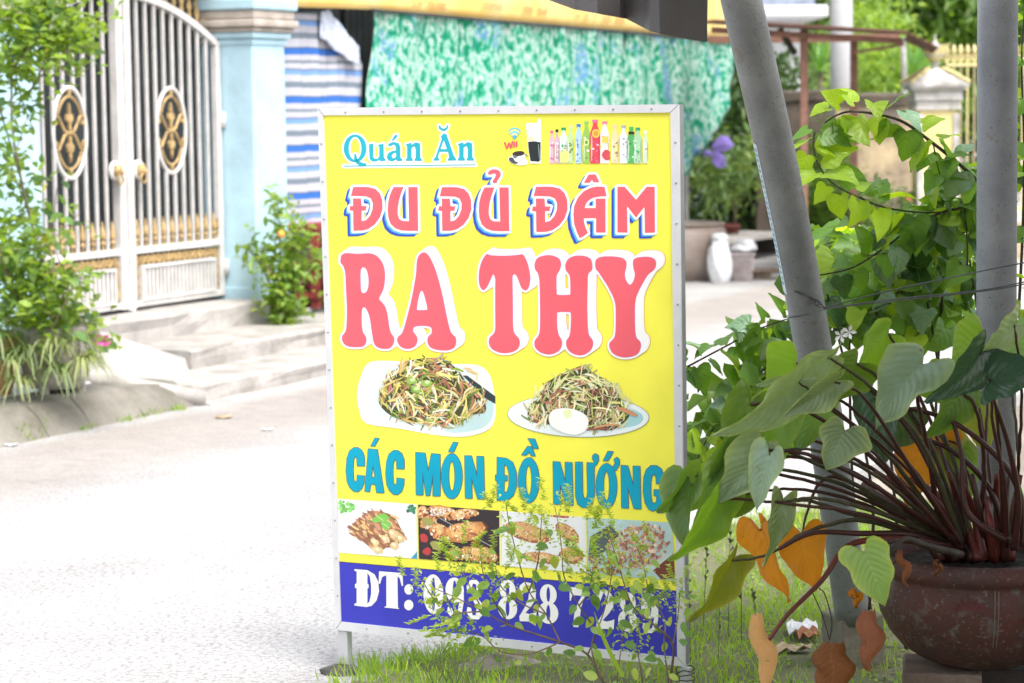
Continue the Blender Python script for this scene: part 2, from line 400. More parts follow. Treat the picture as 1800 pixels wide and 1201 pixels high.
# ============================================================= the iron gate (two leaves)
wp = M('white_gate_paint', (.66, .635, .62), .45, .1, 9, .08); gold = M('old_gold_paint', (.52, .36, .16), .5, .3, 25, .1, metal=.15)
def zarch(s): return 2.27 - .27 * (s / 1.05) ** 2
def ribbon(mb, pts, wd=.012, th=.012):
    mb.tube([W(a, 0, b) for a, b in pts], wd, 6)
def gate_leaf(sg, smax, label):
    t = thing('gate_leaf', W(sg * smax / 2, 0, .37), label, 'gate', 'white iron gate leaves')
    X = lambda a: sg * a
    f = MB(); f.wbox(*sorted((X(.012), X(.075))), -.03, .03, .365, zarch(.05) + .05).build('meeting_stile', wp, t, bevel=.005)
    MB().wbox(*sorted((X(smax - .05), X(smax))), -.022, .022, .37, zarch(smax)).build('hinge_stile', wp, t, bevel=.004)
    MB().wbox(*sorted((X(.075), X(smax - .05))), -.02, .02, .37, .405).build('bottom_rail', wp, t, bevel=.004)
    MB().wbox(*sorted((X(.075), X(smax - .05))), -.02, .02, .695, .735).build('middle_rail', wp, t, bevel=.004)
    a = MB(); rows = []
    for s in np.linspace(.07, smax, 16):
        z = zarch(s); rows.append([W(X(s), q, z + r) for q, r in ((-.022, -.022), (-.022, .022), (.022, .022), (.022, -.022), (-.022, -.022))])
    a.grid(rows).build('arched_top_rail', wp, t)
    # bars
    nb = 10 if smax > .9 else 8; sp = (smax - .125) / nb; mc = .54 if smax > .9 else .47; mz = 1.44; mr, mh = .165, .265
    for i in range(1, nb):
        s = .08 + sp * i
        spans = [(.735, zarch(s) - .02)]
        if abs(s - mc) < mr * .98:
            h = mh * math.sqrt(max(0, 1 - ((s - mc) / mr) ** 2)); spans = [(.735, mz - h), (mz + h, zarch(s) - .02)]
        b = MB()
        for z0, z1 in spans: b.wbox(*sorted((X(s - .0078), X(s + .0078))), -.009, .009, z0, z1); b.build('bar', wp, t); b = MB()
    # medallion: white oval, gilt scrolls inside
    ov = MB(); ov.tube([W(X(mc + mr * math.cos(q)), 0, mz + mh * math.sin(q)) for q in np.linspace(0, 2 * math.pi, 41)], .014, 6, False)
    md = ov.build('medallion', wp, t, smooth=True)
    sc = MB()
    sc.tube([W(X(mc + mr * .8 * math.cos(q)), 0, mz + mh * .8 * math.sin(q)) for q in np.linspace(.55, math.pi - .55, 15)], .009, 6)
    sc.tube([W(X(mc + mr * .8 * math.cos(q)), 0, mz + mh * .8 * math.sin(q)) for q in np.linspace(-.55, -math.pi + .55, 15)], .009, 6)
    for vs in (1, -1):
        for hs_ in (1, -1):
            pts = [(0.0, -.02), (.3, .05), (.5, .22), (.66, .36), (.84, .38), (.93, .27), (.86, .18), (.76, .21), (.78, .29)]
            sc.tube([W(X(mc + hs_ * a_ * mr), 0, mz + vs * b_ * mh) for a_, b_ in pts], .009, 6)
        fl = [(0, .66), (.09, .5), (.05, .4), (.2, .42), (.26, .3), (.14, .22), (.07, .27), (.09, .1), (0, .04), (-.09, .1), (-.07, .27), (-.14, .22), (-.26, .3), (-.2, .42), (-.05, .4), (-.09, .5)]
        pa = [W(X(mc + a_ * mr * .8), -.008, mz + vs * (b_ * mh)) for a_, b_ in fl]; pb = [W(X(mc + a_ * mr * .8), .008, mz + vs * (b_ * mh)) for a_, b_ in fl]
        sc.quad(*pa); sc.quad(*pb[::-1])
        for i in range(len(pa)): j = (i + 1) % len(pa); sc.quad(pa[i], pa[j], pb[j], pb[i])
        sc.wbox(*sorted((X(mc - .012), X(mc + .012))), -.009, .009, mz + vs * mh * .9 - .03, mz + vs * mh * .9 + .03)
    sc.build('scrollwork', gold, md)
    # spear points between the bars
    for i in range(nb + 1):
        s = .08 + sp * (i + .5) if i < nb else smax - .04
        if s > smax - .03: continue
        q = MB(); q.lathe(W(X(s), 0, .735), [(.009, 0), (.009, .03), (.018, .036), (.018, .045), (.01, .052), (.01, .066), (.019, .072), (.019, .082), (.02, .09), (.013, .125), (.002, .175)], 8)
        q.build('spear_point', gold, t, smooth=False)
    # gilt lattice round the louvre panel
    la = MB(); lo, hi = .14, smax - .12
    def vine(p0, p1, amp, n):
        p0, p1 = Vector(p0), Vector(p1); d = (p1 - p0); q = Vector((-d.y, d.x)).normalized()
        for ph in (0, math.pi):
            la.tube([W(X((p0 + d * k_ / (n * 8) + q * amp * math.sin(ph + k_ * math.pi / 4)).x), 0, (p0 + d * k_ / (n * 8) + q * amp * math.sin(ph + k_ * math.pi / 4)).y) for k_ in range(n * 8 + 1)], .0085, 5)
        for k_ in range(n * 2):
            c = p0 + d * (k_ + .5) / (n * 2)
            for a_ in range(3):
                an = a_ * 2.1 + k_; la.tube([W(X(c.x), 0, c.y), W(X(c.x + .028 * math.cos(an)), -.006, c.y + .028 * math.sin(an))], [.011, .004], 5)
    vine((.09, .655), (smax - .06, .655), .026, int(smax * 8)); vine((.105, .42), (.105, .66), .024, 2); vine((smax - .085, .42), (smax - .085, .66), .024, 2)
    la.build('lattice', gold, t, smooth=True)
    lf = MB(); lf.wbox(*sorted((X(lo), X(hi))), -.03, .01, .605, .622).wbox(*sorted((X(lo), X(hi))), -.03, .01, .405, .418)
    lf.wbox(*sorted((X(lo), X(lo + .016))), -.03, .01, .418, .605).wbox(*sorted((X(hi - .016), X(hi))), -.03, .01, .418, .605)
    lv = lf.build('louvre_panel', wp, t); n = int((hi - lo) / .042)
    for i in range(1, n):
        s = lo + (hi - lo) * i / n; MB().wbox(*sorted((X(s - .0085), X(s + .0085))), -.024, .0, .418, .605).build('slat', wp, lv)
    # lion-head knocker
    kz = 1.21; kx = .125; A3 = (U, Vector((0, 0, 1)), -N)
    h = MB(); h.lathe(W(X(kx), -.02, kz), [(.058, 0), (.06, .008), (.052, .018), (.03, .02), (.0, .02)], 20, A3)
    kn = h.build('knocker', wp, t, smooth=True)
    g = MB(); g.lathe(W(X(kx), -.035, kz - .005), [(.036, 0), (.036, .015), (.028, .03), (.014, .042), (0, .044)], 14, A3)
    for e in (-1, 1): g.ball(W(X(kx) + e * .025, -.05, kz + .025), .01, 5); 
    g.ball(W(X(kx), -.08, kz - .012), .013, 6)
    g.build('lion_head', gold, kn, smooth=True)
    g = MB(); g.tube([W(X(kx) + .03 * math.cos(q), -.065, kz - .052 + .03 * math.sin(q)) for q in np.linspace(0, 2 * math.pi, 17)], .007, 6, False); g.build('ring', gold, kn, smooth=True)
    for z in (.55, 1.5 if smax > .9 else 1.4):
        MB().tube([W(X(smax + .0), -.03, z - .05), W(X(smax), -.03, z + .05)], .018, 8).build('hinge', wp, t, smooth=True)
    return t
gate_leaf(1, 1.105, 'right leaf of the white iron gate, hinged on the pillar by the striped tarpaulin')
gate_leaf(-1, 1.16, 'left leaf of the white iron gate, partly behind the leafy bush')
g = MB().wbox(-.035, .035, -.045, -.032, .36, .52); g.tube([W(0, -.05, .35), W(0, -.05, .5)], .012, 8)
g.build('drop_bolt', wp, None, label='white drop bolt fixed where the two gate leaves meet', cat='bolt')
# gilt spears standing above the gate arch
cr = thing('gate_cresting', W(.1, .1, 2.1), 'gold leaf spears rising behind the gate arch', 'ornament')
for i in range(26):
    s = -1.12 + i * .088; z0 = zarch(s) + .02
    q = MB(); q.tube([W(s, .09, zarch(abs(s)) + .0), W(s, .09, 2.6)], .008, 6); zc = zarch(abs(s)) + .12
    for z_ in (zc, zc + .16):
        for sg in (1, -1):
            pa = [(0, -.06), (.026 * sg, -.02), (.012 * sg, 0), (.03 * sg, .035), (0, .09)]
            q.quad(*[W(s + a, .075, z_ + b) for a, b in pa]); q.quad(*[W(s + a, .07 + .012 * abs(a) / .03, z_ + b) for a, b in pa[::-1]])
    q.build('spear', gold, cr)
# dark corrugated shutter behind the gate
dk = M('dark_green_grey_steel', (.035, .042, .045), .55, .3, 3, .1)
def corr(s0, s1, n, z0, z1, p=.07, a=.012):
    mb = MB(); r0, r1 = [], []; i = 0; s = s0
    while s < s1:
        for ds, dn in ((0, 0), (.3, 0), (.5, a), (.8, a)): r0.append(W(s + ds * p, n - dn, z0)); r1.append(W(s + ds * p, n - dn, z1))
        s += p
    return mb.grid([r0, r1])
corr(-1.17, 1.14, .15, .0, 3.2).build('house_shutter', dk, None, label='dark corrugated steel shutter standing behind the white gate', cat='shutter')

# ============================================================= shop house front
hs_ = thing('shop_house', W(6, .4, 0), 'shop front with dark steel shutters behind the hanging green cloth', 'building')
MB().wbox(1.54, 10.4, .3, .5, 0, 4.2).build('wall', M('grey_render', (.30, .29, .28), .9, .2, 3), hs_)
for a, b in ((1.6, 3.1), (3.2, 5.4), (5.5, 7.7), (7.8, 10.0)):
    corr(a, b, .22, .23, 2.9, .09, .018).build('roller_shutter', dk, hs_)
MB().wbox(1.5, 10.4, -.25, .3, 3.0, 3.1).build('canopy_slab', capm, hs_)
MB().wbox(-1.4, 1.53, .3, .8, 3.0, 4.2).build('upper_wall', capm, hs_)

# ============================================================= cloths (traced edges, hung on vertical planes)
def cloth(name, cols, n0, m, lab, cat, nv=14, wave=.03, fr=9.0, th=.004, uvz=True, sub=6, grp=None, drift=0):
    """cols: (x_top, y_top, x_bottom, y_bottom) pixels of successive vertical folds"""
    P_ = []
    for i in range(len(cols) - 1):
        for j in range(sub):
            t = j / sub; P_.append([lerp(cols[i][k], cols[i + 1][k], t) for k in range(4)])
    P_.append(list(cols[-1]))
    rows = []
    for ci, c in enumerate(P_):
        A = wall(c[0], c[1], n0); B = wall(c[2], c[3], n0); r = []
        for j in range(nv + 1):
            t = j / nv; p = A.lerp(B, t); s_, _, z_ = sn(p)
            r.append(p + N * (wave * (.35 + .65 * t) * math.sin(s_ * fr + .6 * math.sin(z_ * 3 + s_)) + wave * .5 * math.sin(s_ * fr * 2.3 + z_ * 4) - drift * t))
        rows.append(r)
    mb = MB(); mb.grid(rows); o = mb.build(name, m, None, smooth=True, label=lab, cat=cat, group=grp)
    sm = o.modifiers.new('thickness', 'SOLIDIFY'); sm.thickness = th
    return o
def cloth_mat(name, kind):
    m = bpy.data.materials.new(name); m.use_nodes = True; t = m.node_tree; b = t.nodes['Principled BSDF']; L = t.links.new
    g = t.nodes.new('ShaderNodeNewGeometry'); b.inputs['Roughness'].default_value = .7; b.inputs['Specular IOR Level'].default_value = .25
    if kind == 'stripe':
        sp = t.nodes.new('ShaderNodeSeparateXYZ'); L(g.outputs['Position'], sp.inputs[0])
        nz = t.nodes.new('ShaderNodeTexNoise'); nz.inputs['Scale'].default_value = 3; L(g.outputs['Position'], nz.inputs['Vector'])
        z = t.nodes.new('ShaderNodeMath'); z.operation = 'MULTIPLY_ADD'; L(nz.outputs['Fac'], z.inputs[0]); z.inputs[1].default_value = .03; L(sp.outputs[2], z.inputs[2])
        mul = t.nodes.new('ShaderNodeMath'); mul.operation = 'MULTIPLY'; mul.inputs[1].default_value = 1 / .325; L(z.outputs[0], mul.inputs[0])
        fr = t.nodes.new('ShaderNodeMath'); fr.operation = 'FRACT'; L(mul.outputs[0], fr.inputs[0])
        r = t.nodes.new('ShaderNodeValToRGB'); cr_ = r.color_ramp; cr_.interpolation = 'LINEAR'
        wht, blu, lb, gr, dk_ = (.60, .60, .66), (.05, .19, .60), (.22, .40, .74), (.22, .27, .33), (.10, .13, .2)
        st_ = [(0, blu), (.11, blu), (.13, dk_), (.15, wht), (.30, wht), (.32, gr), (.42, gr), (.44, wht), (.56, wht), (.58, lb), (.66, lb), (.68, dk_), (.71, wht), (.80, wht), (.82, gr), (.86, gr), (.88, wht), (.97, wht), (1, blu)]
        while len(cr_.elements) < len(st_): cr_.elements.new(.5)
        for e, (p, c) in zip(cr_.elements, st_): e.position = p; e.color = (*c, 1)
        L(fr.outputs[0], r.inputs['Fac']); c = r.outputs['Color']
    elif kind == 'floral':
        mp = t.nodes.new('ShaderNodeMapping'); mp.inputs['Rotation'].default_value = (0, 0, SA); mp.inputs['Scale'].default_value = (1.25, 1.25, 1.0); L(g.outputs['Position'], mp.inputs['Vector'])
        n1 = t.nodes.new('ShaderNodeTexNoise'); n1.inputs['Scale'].default_value = 15; n1.inputs['Detail'].default_value = 3; n1.inputs['Distortion'].default_value = .4; L(mp.outputs[0], n1.inputs['Vector'])
        r = t.nodes.new('ShaderNodeValToRGB'); e = r.color_ramp.elements
        for _ in range(3): e.new(.5)
        for q, (p, c) in zip(e, [(.36, (.0, .26, .13)), (.44, (.015, .38, .22)), (.50, (.18, .56, .42)), (.56, (.72, .80, .76)), (.64, (.16, .52, .37))]): q.position = p; q.color = (*c, 1)
        L(n1.outputs['Fac'], r.inputs['Fac'])
        n2 = t.nodes.new('ShaderNodeTexNoise'); n2.inputs['Scale'].default_value = 2.6; n2.inputs['Detail'].default_value = 5; L(mp.outputs[0], n2.inputs['Vector'])
        r2 = t.nodes.new('ShaderNodeValToRGB'); r2.color_ramp.elements[0].position = .56; r2.color_ramp.elements[1].position = .63; L(n2.outputs['Fac'], r2.inputs['Fac'])
        n3 = t.nodes.new('ShaderNodeTexNoise'); n3.inputs['Scale'].default_value = 26; L(mp.outputs[0], n3.inputs['Vector'])
        r3 = t.nodes.new('ShaderNodeValToRGB'); r3.color_ramp.elements[0].position = .45; r3.color_ramp.elements[1].position = .5; L(n3.outputs['Fac'], r3.inputs['Fac'])
        ml = t.nodes.new('ShaderNodeMath'); ml.operation = 'MULTIPLY'; L(r2.outputs[0], ml.inputs[0]); L(r3.outputs[0], ml.inputs[1])
        mx = t.nodes.new('ShaderNodeMix'); mx.data_type = 'RGBA'; L(ml.outputs[0], mx.inputs['Factor']); L(r.outputs[0], mx.inputs['A']); mx.inputs['B'].default_value = (.16, .36, .62, 1); c = mx.outputs['Result']
    L(c, b.inputs['Base Color'])
    td = t.nodes.new('ShaderNodeBsdfTranslucent'); L(c, td.inputs[0]); ms = t.nodes.new('ShaderNodeMixShader'); ms.inputs[0].default_value = .25
    L(b.outputs[0], ms.inputs[1]); L(td.outputs[0], ms.inputs[2]); L(ms.outputs[0], t.nodes['Material Output'].inputs['Surface'])
    MATS[name] = m; return m
stripe = cloth_mat('blue_striped_tarp', 'stripe'); floral = cloth_mat('green_floral_cloth', 'floral')
cloth('striped_tarpaulin', [(497, 26, 503, 418), (530, 22, 520, 424), (560, 22, 545, 420), (580, 24, 570, 414), (600, 45, 600, 405), (633, 112, 632, 400)], -.12, stripe,
      'blue and white striped tarpaulin hanging beside the blue gate pillar', 'tarpaulin', 26, .022, 22)
fl = cloth('folded_tarp_corner', [(566, 20, 564, 66), (578, 16, 578, 78), (596, 40, 594, 92), (630, 82, 631, 118)], -.17,
      M('pale_tarp_underside', (.55, .60, .72), .7, .25, 30, .05), 'pale folded back corner at the top of the striped tarpaulin', 'tarpaulin', 8, .01, 30)
cloth('floral_cloth', [(659, 17, 640, 340), (760, 24, 755, 350), (860, 33, 860, 352), (960, 42, 960, 350), (1040, 49, 1045, 345), (1091, 53, 1095, 120 + 220)], -.2, floral,
      'large green and white floral cloth hung below the yellow banner', 'cloth', 22, .035, 9, grp='green cloths hung under the banner')
cloth('floral_cloth', [(1101, 54, 1096, 150), (1104, 54, 1098, 330), (1140, 57, 1150, 330), (1180, 60, 1188, 316), (1205, 62, 1206, 304), (1232, 65, 1238, 262), (1256, 67, 1258, 240), (1272, 69, 1276, 190), (1284, 70, 1287, 128)], -.2, floral,
      'narrower green floral cloth with a curved lower edge, right of the dark slit', 'cloth', 18, .03, 11, grp='green cloths hung under the banner')
yel = M('yellow_banner_vinyl', (.78, .50, .13), .55, .12, 2.0, .05, col2=(.80, .62, .26))
bn = cloth('yellow_banner', [(478, -90, 480, 12), (560, -70, 565, 14), (660, -60, 662, 17), (800, -60, 800, 28), (950, -50, 950, 41), (1100, -40, 1100, 54), (1200, -30, 1200, 63), (1292, -20, 1292, 72)], -.24, yel,
      'long yellow vinyl banner running above the green cloth', 'banner', 6, .006, 3)
# faded red lettering on the banner
ft = M('faded_red_ink', (.58, .25, .10), .6, .2, 20, 0); lt = MB()
def strokes(mb, x0, y0, slope, words, h, wd, n0, lw=.9):
    x = x0
    SEG = {'0': 'ABCDEF', '1': 'BC', '2': 'ABGED', '5': 'AFGCD', '8': 'ABCDEFG', '9': 'ABCDFG', '6': 'AFGECD', '7': 'ABC', '3': 'ABGCD', 'U': 'BCDEF', 'L': 'FED', 'A': 'ABCEFG', 'M': 'ABCEF', 'N': 'ABCEF', 'C': 'AFED', 'O': 'ABCDEF', 'E': 'AFGED', 'H': 'BCEFG', 'T': 'AI', 'Y': 'FBGJ'}
    for ch in words:
        if ch != ' ':
            L_ = {'A': (0, 0, wd, 0), 'B': (wd, 0, wd, h / 2), 'C': (wd, h / 2, wd, h), 'D': (0, h, wd, h), 'E': (0, h / 2, 0, h), 'F': (0, 0, 0, h / 2), 'G': (0, h / 2, wd, h / 2), 'I': (wd / 2, 0, wd / 2, h), 'J': (wd / 2, h / 2, wd / 2, h)}
            for k_ in SEG.get(ch, 'AFED'):
                a, b, c, d = L_[k_]; ya = y0 + slope * (x - x0); hw = lw
                if a == c: q = [(a - hw, b), (a + hw, b), (c + hw, d), (c - hw, d)]
                else: q = [(a - hw, b - hw), (c + hw, d - hw), (c + hw, d + hw), (a - hw, b + hw)]
                mb.quad(*[wall(x + u, ya + v + slope * u, n0) for u, v in q])
        x += wd * 1.75
strokes(lt, 728, 2, .09, 'LY NUOC', 9, 5, -.262); strokes(lt, 852, 6, .09, '0355 11 98 62', 9, 5, -.262); strokes(lt, 1014, 24, .09, 'H O T 05 65', 8, 4.5, -.262)
lt.build('lettering', ft, bn, kind='stuff')
bs = MB(); bs.tube([wall(655, 18, -.28), wall(1292, 74, -.28)], .012, 6); bs.build('batten', dk, bn)
# ============================================================= foliage helpers
def leaf_arrays(pos, d, nrm, L, wd, tint=None, fold=.25):
    """many small leaves as one mesh: four-sided blades folded on the midrib"""
    n = len(pos); d = d / np.linalg.norm(d, axis=1, keepdims=True); sx = np.cross(d, nrm); sx /= (np.linalg.norm(sx, axis=1, keepdims=True) + 1e-9); nn = np.cross(sx, d)
    L = np.broadcast_to(np.asarray(L, float).reshape(-1, 1), (n, 1)); wd = np.broadcast_to(np.asarray(wd, float).reshape(-1, 1), (n, 1))
    A = pos; T = pos + d * L - nn * L * .15; R_ = pos + d * L * .42 + sx * wd * .5 + nn * wd * fold; Q = pos + d * L * .42 - sx * wd * .5 + nn * wd * fold
    R2 = pos + d * L * .75 + sx * wd * .33 + nn * (wd * fold * .5 - L * .05); Q2 = pos + d * L * .75 - sx * wd * .33 + nn * (wd * fold * .5 - L * .05); Mi = pos + d * L * .6 - nn * L * .02
    V = np.stack([A, R_, R2, T, Q2, Q, Mi], 1).reshape(-1, 3); i = np.arange(n)[:, None] * 7
    F = np.concatenate([np.stack([i + a, i + b, i + c, i + e], 2).reshape(-1, 4) for a, b, c, e in ((0, 1, 2, 6), (6, 2, 3, 3), (0, 6, 4, 5), (6, 3, 3, 4))])
    return V, F, n
def mesh_np(name, V, faces_tri, faces_quad, mat, tints=None):
    me = bpy.data.meshes.new(name); me.vertices.add(len(V)); me.vertices.foreach_set('co', V.astype(np.float32).ravel())
    fs = []; nl = 0
    lt_ = []; ls = []; idx = []
    for fa, k in ((faces_quad, 4), (faces_tri, 3)):
        if fa is None or not len(fa): continue
        idx.append(fa.ravel()); ls.append(nl + np.arange(len(fa)) * k); lt_.append(np.full(len(fa), k)); nl += len(fa) * k
    idx = np.concatenate(idx); ls = np.concatenate(ls); lt_ = np.concatenate(lt_)
    me.loops.add(nl); me.loops.foreach_set('vertex_index', idx.astype(np.int32)); me.polygons.add(len(ls))
    me.polygons.foreach_set('loop_start', ls.astype(np.int32)); me.polygons.foreach_set('loop_total', lt_.astype(np.int32))
    if tints is not None:
        at = me.color_attributes.new('tint', 'FLOAT_COLOR', 'POINT'); at.data.foreach_set('color', np.concatenate([tints, np.ones((len(tints), 1))], 1).astype(np.float32).ravel())
    me.materials.append(mat); me.update(calc_edges=True); me.validate(); return me
def leaves_mesh(name, pos, d, nrm, L, wd, mat, off, tintv=(.35, 1.35), warm=.25):
    V, F, n = leaf_arrays(pos, d, nrm, L, wd); i = np.arange(n)[:, None] * 7
    q = np.concatenate([np.concatenate([i + a, i + b, i + c, i + e], 1) for a, b, c, e in ((0, 1, 2, 6), (0, 6, 4, 5))])
    t = np.concatenate([np.concatenate([i + a, i + b, i + c], 1) for a, b, c in ((6, 2, 3), (6, 3, 4))])
    k = RNG.uniform(*tintv, (n, 1)); y = RNG.uniform(0, 1, (n, 1)) ** 3 * warm
    tint = np.concatenate([k * (1 + y * 2), k * (1 + y * .6), k * (1 - y)], 1); tint = np.repeat(tint, 7, 0)
    return mesh_np(name, V - np.array(off), t, q, mat, tint)
def crown(name, parent, blobs, n, L, wd, mat, droop=.3, shell=.55, kind=None, at=None, tintv=(.55, 1.3), warm=.25):
    """leaves gathered in clumps through the volume of several ellipsoids"""
    vol = np.array([b[3] * b[4] * b[5] for b in blobs]); pr = vol / vol.sum(); bi = RNG.choice(len(blobs), n // 12 + 1, p=pr); B = np.array(blobs)[bi]
    u = RNG.normal(size=(len(bi), 3)); u /= np.linalg.norm(u, axis=1, keepdims=True); r = RNG.uniform(shell ** 3, 1, (len(bi), 1)) ** (1 / 3)
    cc = B[:, :3] + u * r * B[:, 3:6]
    cc = np.repeat(cc, 12, 0); out = np.repeat(u, 12, 0); pos = cc + RNG.normal(size=cc.shape) * L * .9
    d = out * .6 + RNG.normal(size=cc.shape) * .7; d[:, 2] -= droop
    nr = RNG.normal(size=cc.shape) * .6; nr[:, 2] += .8
    off = base(parent) if parent else Vector(at)
    LL = L * RNG.uniform(.6, 1.25, len(pos))
    me = leaves_mesh(name, pos, d, nr, LL, LL * wd / L, mat, off, tintv, warm)
    o = bpy.data.objects.new(name, me); COL.objects.link(o)
    if parent: o.parent = parent
    else: o.location = off
    if kind: o['kind'] = kind
    return o
gl_a = LM('green_leaf_merged', (.075, .16, .022), trans=.3, attr=True, var=.1)
gl_d = LM('dark_leaf_merged', (.035, .085, .018), trans=.2, attr=True, var=.1)
gl_b = LM('bright_leaf_merged', (.17, .285, .06), trans=.4, attr=True, var=.1)
gl_g = LM('grey_green_leaf_merged', (.11, .19, .07), trans=.3, attr=True, var=.1)
bark = M('bark', (.20, .15, .11), .9, .35, 14, .6)
stemg = M('green_stem', (.12, .17, .05), .6, .25, 20, .1)
stemd = M('dark_vine_stem', (.060, .045, .03), .6, .3, 30, .2)

# ============================================================= far right: trees, hedge, walls, carport
def tree(label, foot, h, blobs, n, L, wd, mat, lean=.0, droop=.5, group='trees beyond the far wall', r=.14):
    t = thing('tree', foot, label, 'tree', group); top = Vector(blobs[0][:3])
    q = MB(); mid = foot.lerp(top, .5) + Vector((lean, 0, 0)); q.tube(cat_rom([foot, mid, top], 5), [r, r * .4], 8)
    for b in blobs[1:]: q.tube(cat_rom([mid, Vector(b[:3]).lerp(mid, .4) + Vector((0, 0, .2)), Vector(b[:3])], 3), [r * .45, r * .12], 6)
    q.build('trunk', bark, t, smooth=True); crown('crown', t, blobs, n, L, wd, mat, droop); return t
def bl(px, py, d, rx, ry, rz): p = P(px, py, d); return (p.x, p.y, p.z, rx, ry, rz)
tree('broad dark green tree filling the top right corner behind the yellow fence', G(1660, 350, 0) * 1 if False else Vector((7.2, 40, 0)), 9,
     [bl(1640, -30, 38, 1.6, 1.2, 1.5), bl(1560, 40, 38, 1.1, 1, .9), bl(1700, 60, 38, 1.1, 1, .9), bl(1790, 20, 38, 1.0, 1, 1.3), bl(1590, -120, 38, 1.8, 1.3, 1.3), bl(1640, 120, 37, 1.2, .9, .6)], 9000, .30, .07, gl_a, droop=.9, r=.2)
tree('light green feathery tree just left of the concrete pole', Vector((5.4, 40, 0)), 8,
     [bl(1440, 10, 37, .8, .8, 1.0), bl(1430, -60, 37, 1.4, 1, 1), bl(1390, 130, 36, .8, .8, .5), bl(1450, 110, 36, .6, .7, .7)], 4200, .2, .05, gl_g, droop=.5)
tree('yellow green shrubby tree between the concrete pole and the white post', Vector((5.9, 30, 0)), 5,
     [bl(1540, 120, 29, .5, .5, .5), bl(1560, 165, 29, .45, .5, .35), bl(1530, 60, 30, .5, .5, .4), bl(1600, 150, 29, .35, .4, .4)], 2600, .13, .05, gl_b, droop=.2, r=.07)
tree('deep green tree standing behind the carport roof', Vector((9.4, 46, 0)), 9,
     [bl(1760, -60, 42, 1.8, 1.3, 2), bl(1500, -80, 42, 1.6, 1.3, 1.6), bl(1350, 60, 44, 1.4, 1.2, 1.6), bl(1420, 60, 44, 1.3, 1.2, 1.2), bl(1560, 130, 42, 1.6, 1.1, 1.0), bl(1740, 140, 42, 1.6, 1.2, 1.2)], 7000, .3, .1, gl_d, droop=.6, r=.22)
crown('distant_greenery', None, [bl(x, y, 48, 1.9, .9, 1.3) for x in (1250, 1350, 1450, 1560, 1670, 1780, 1880) for y in (-60, 60, 180)], 12000, .3, .11, gl_d, .5, .2, 'stuff', at=P(1500, 190, 48))
# hedge seen under the cloth
def bush(label, foot, blobs, n, L, wd, mat, cat='bush', group=None, name='bush', droop=.2, shell=.3, warm=.25):
    t = thing(name, foot, label, cat, group); q = MB()
    for b in blobs: q.tube(cat_rom([foot + Vector((rnd(-.05, .05), rnd(-.05, .05), 0)), Vector(b[:3]).lerp(foot, .5) + Vector((rnd(-.1, .1), 0, .1)), Vector(b[:3])], 3), [.02, .006], 5)
    q.build('stem', bark, t, smooth=True); crown('foliage', t, blobs, n, L, wd, mat, droop, shell, warm=warm); return t
f0 = G(1260, 420)
bush('dark green leafy bush behind the white sack and grey jar', Vector((f0.x, 26.5, 0)), [bl(1230, 350, 26, .45, .4, .45), bl(1290, 330, 26, .5, .4, .55), bl(1340, 370, 26, .45, .4, .4), bl(1270, 250, 26, .5, .4, .4), bl(1330, 230, 26, .4, .4, .6), bl(1290, 170, 26.5, .45, .4, .4), bl(1210, 400, 26, .35, .3, .2), bl(1350, 150, 27, .35, .4, .4)], 7000, .11, .045, gl_d)
bush('brighter bush with broad leaves growing under the purple ribbon', G(1290, 440), [bl(1290, 300, 24.5, .22, .2, .2), bl(1270, 330, 24.5, .2, .2, .15), bl(1310, 270, 24.8, .15, .15, .15)], 420, .15, .05, gl_g)
bush('low green bush between the leaning pole and the mossy wall', G(1440, 445), [bl(1420, 380, 23.5, .25, .25, .2), bl(1460, 350, 23.5, .3, .25, .25), bl(1440, 300, 24, .25, .25, .2), bl(1500, 400, 23.5, .3, .25, .15), bl(1440, 240, 24, .12, .15, .2)], 2400, .09, .035, gl_a)
fsh = bush('pale shrub with a few red flowers in front of the stained yellow wall', G(1580, 440), [bl(1570, 370, 22.5, .3, .25, .2), bl(1530, 400, 22.5, .25, .2, .15), bl(1610, 390, 22.5, .25, .2, .15)], 700, .07, .025, gl_g, group=None)

pale = M('white_wall_paint', (.62, .63, .65), .7, .08, 2, .05)
hw = thing('white_house', Vector((5.4, 34, 0)), 'white house with a pale eave behind the carport', 'building')
p0, p1 = P(1325, 100, 34), P(1412, 100, 34)
MB().box(Vector(((p0.x + p1.x) / 2, 35.5, 1.7)), (p1.x - p0.x, 3, 3.4)).build('wall', pale, hw)
e0, e1 = P(1330, 35, 33.2), P(1432, 35, 33.2)
MB().box(Vector(((e0.x + e1.x) / 2, 34.6, e0.z + .1)), (e1.x - e0.x + .3, 3.4, .16)).build('eave', pale, hw, bevel=.02)
MB().box(Vector(((e0.x + e1.x) / 2, 35, e0.z + .33)), (e1.x - e0.x + .1, 2.8, .26)).build('roof', M('grey_blue_roof', (.25, .28, .36), .6), hw, bevel=.02)

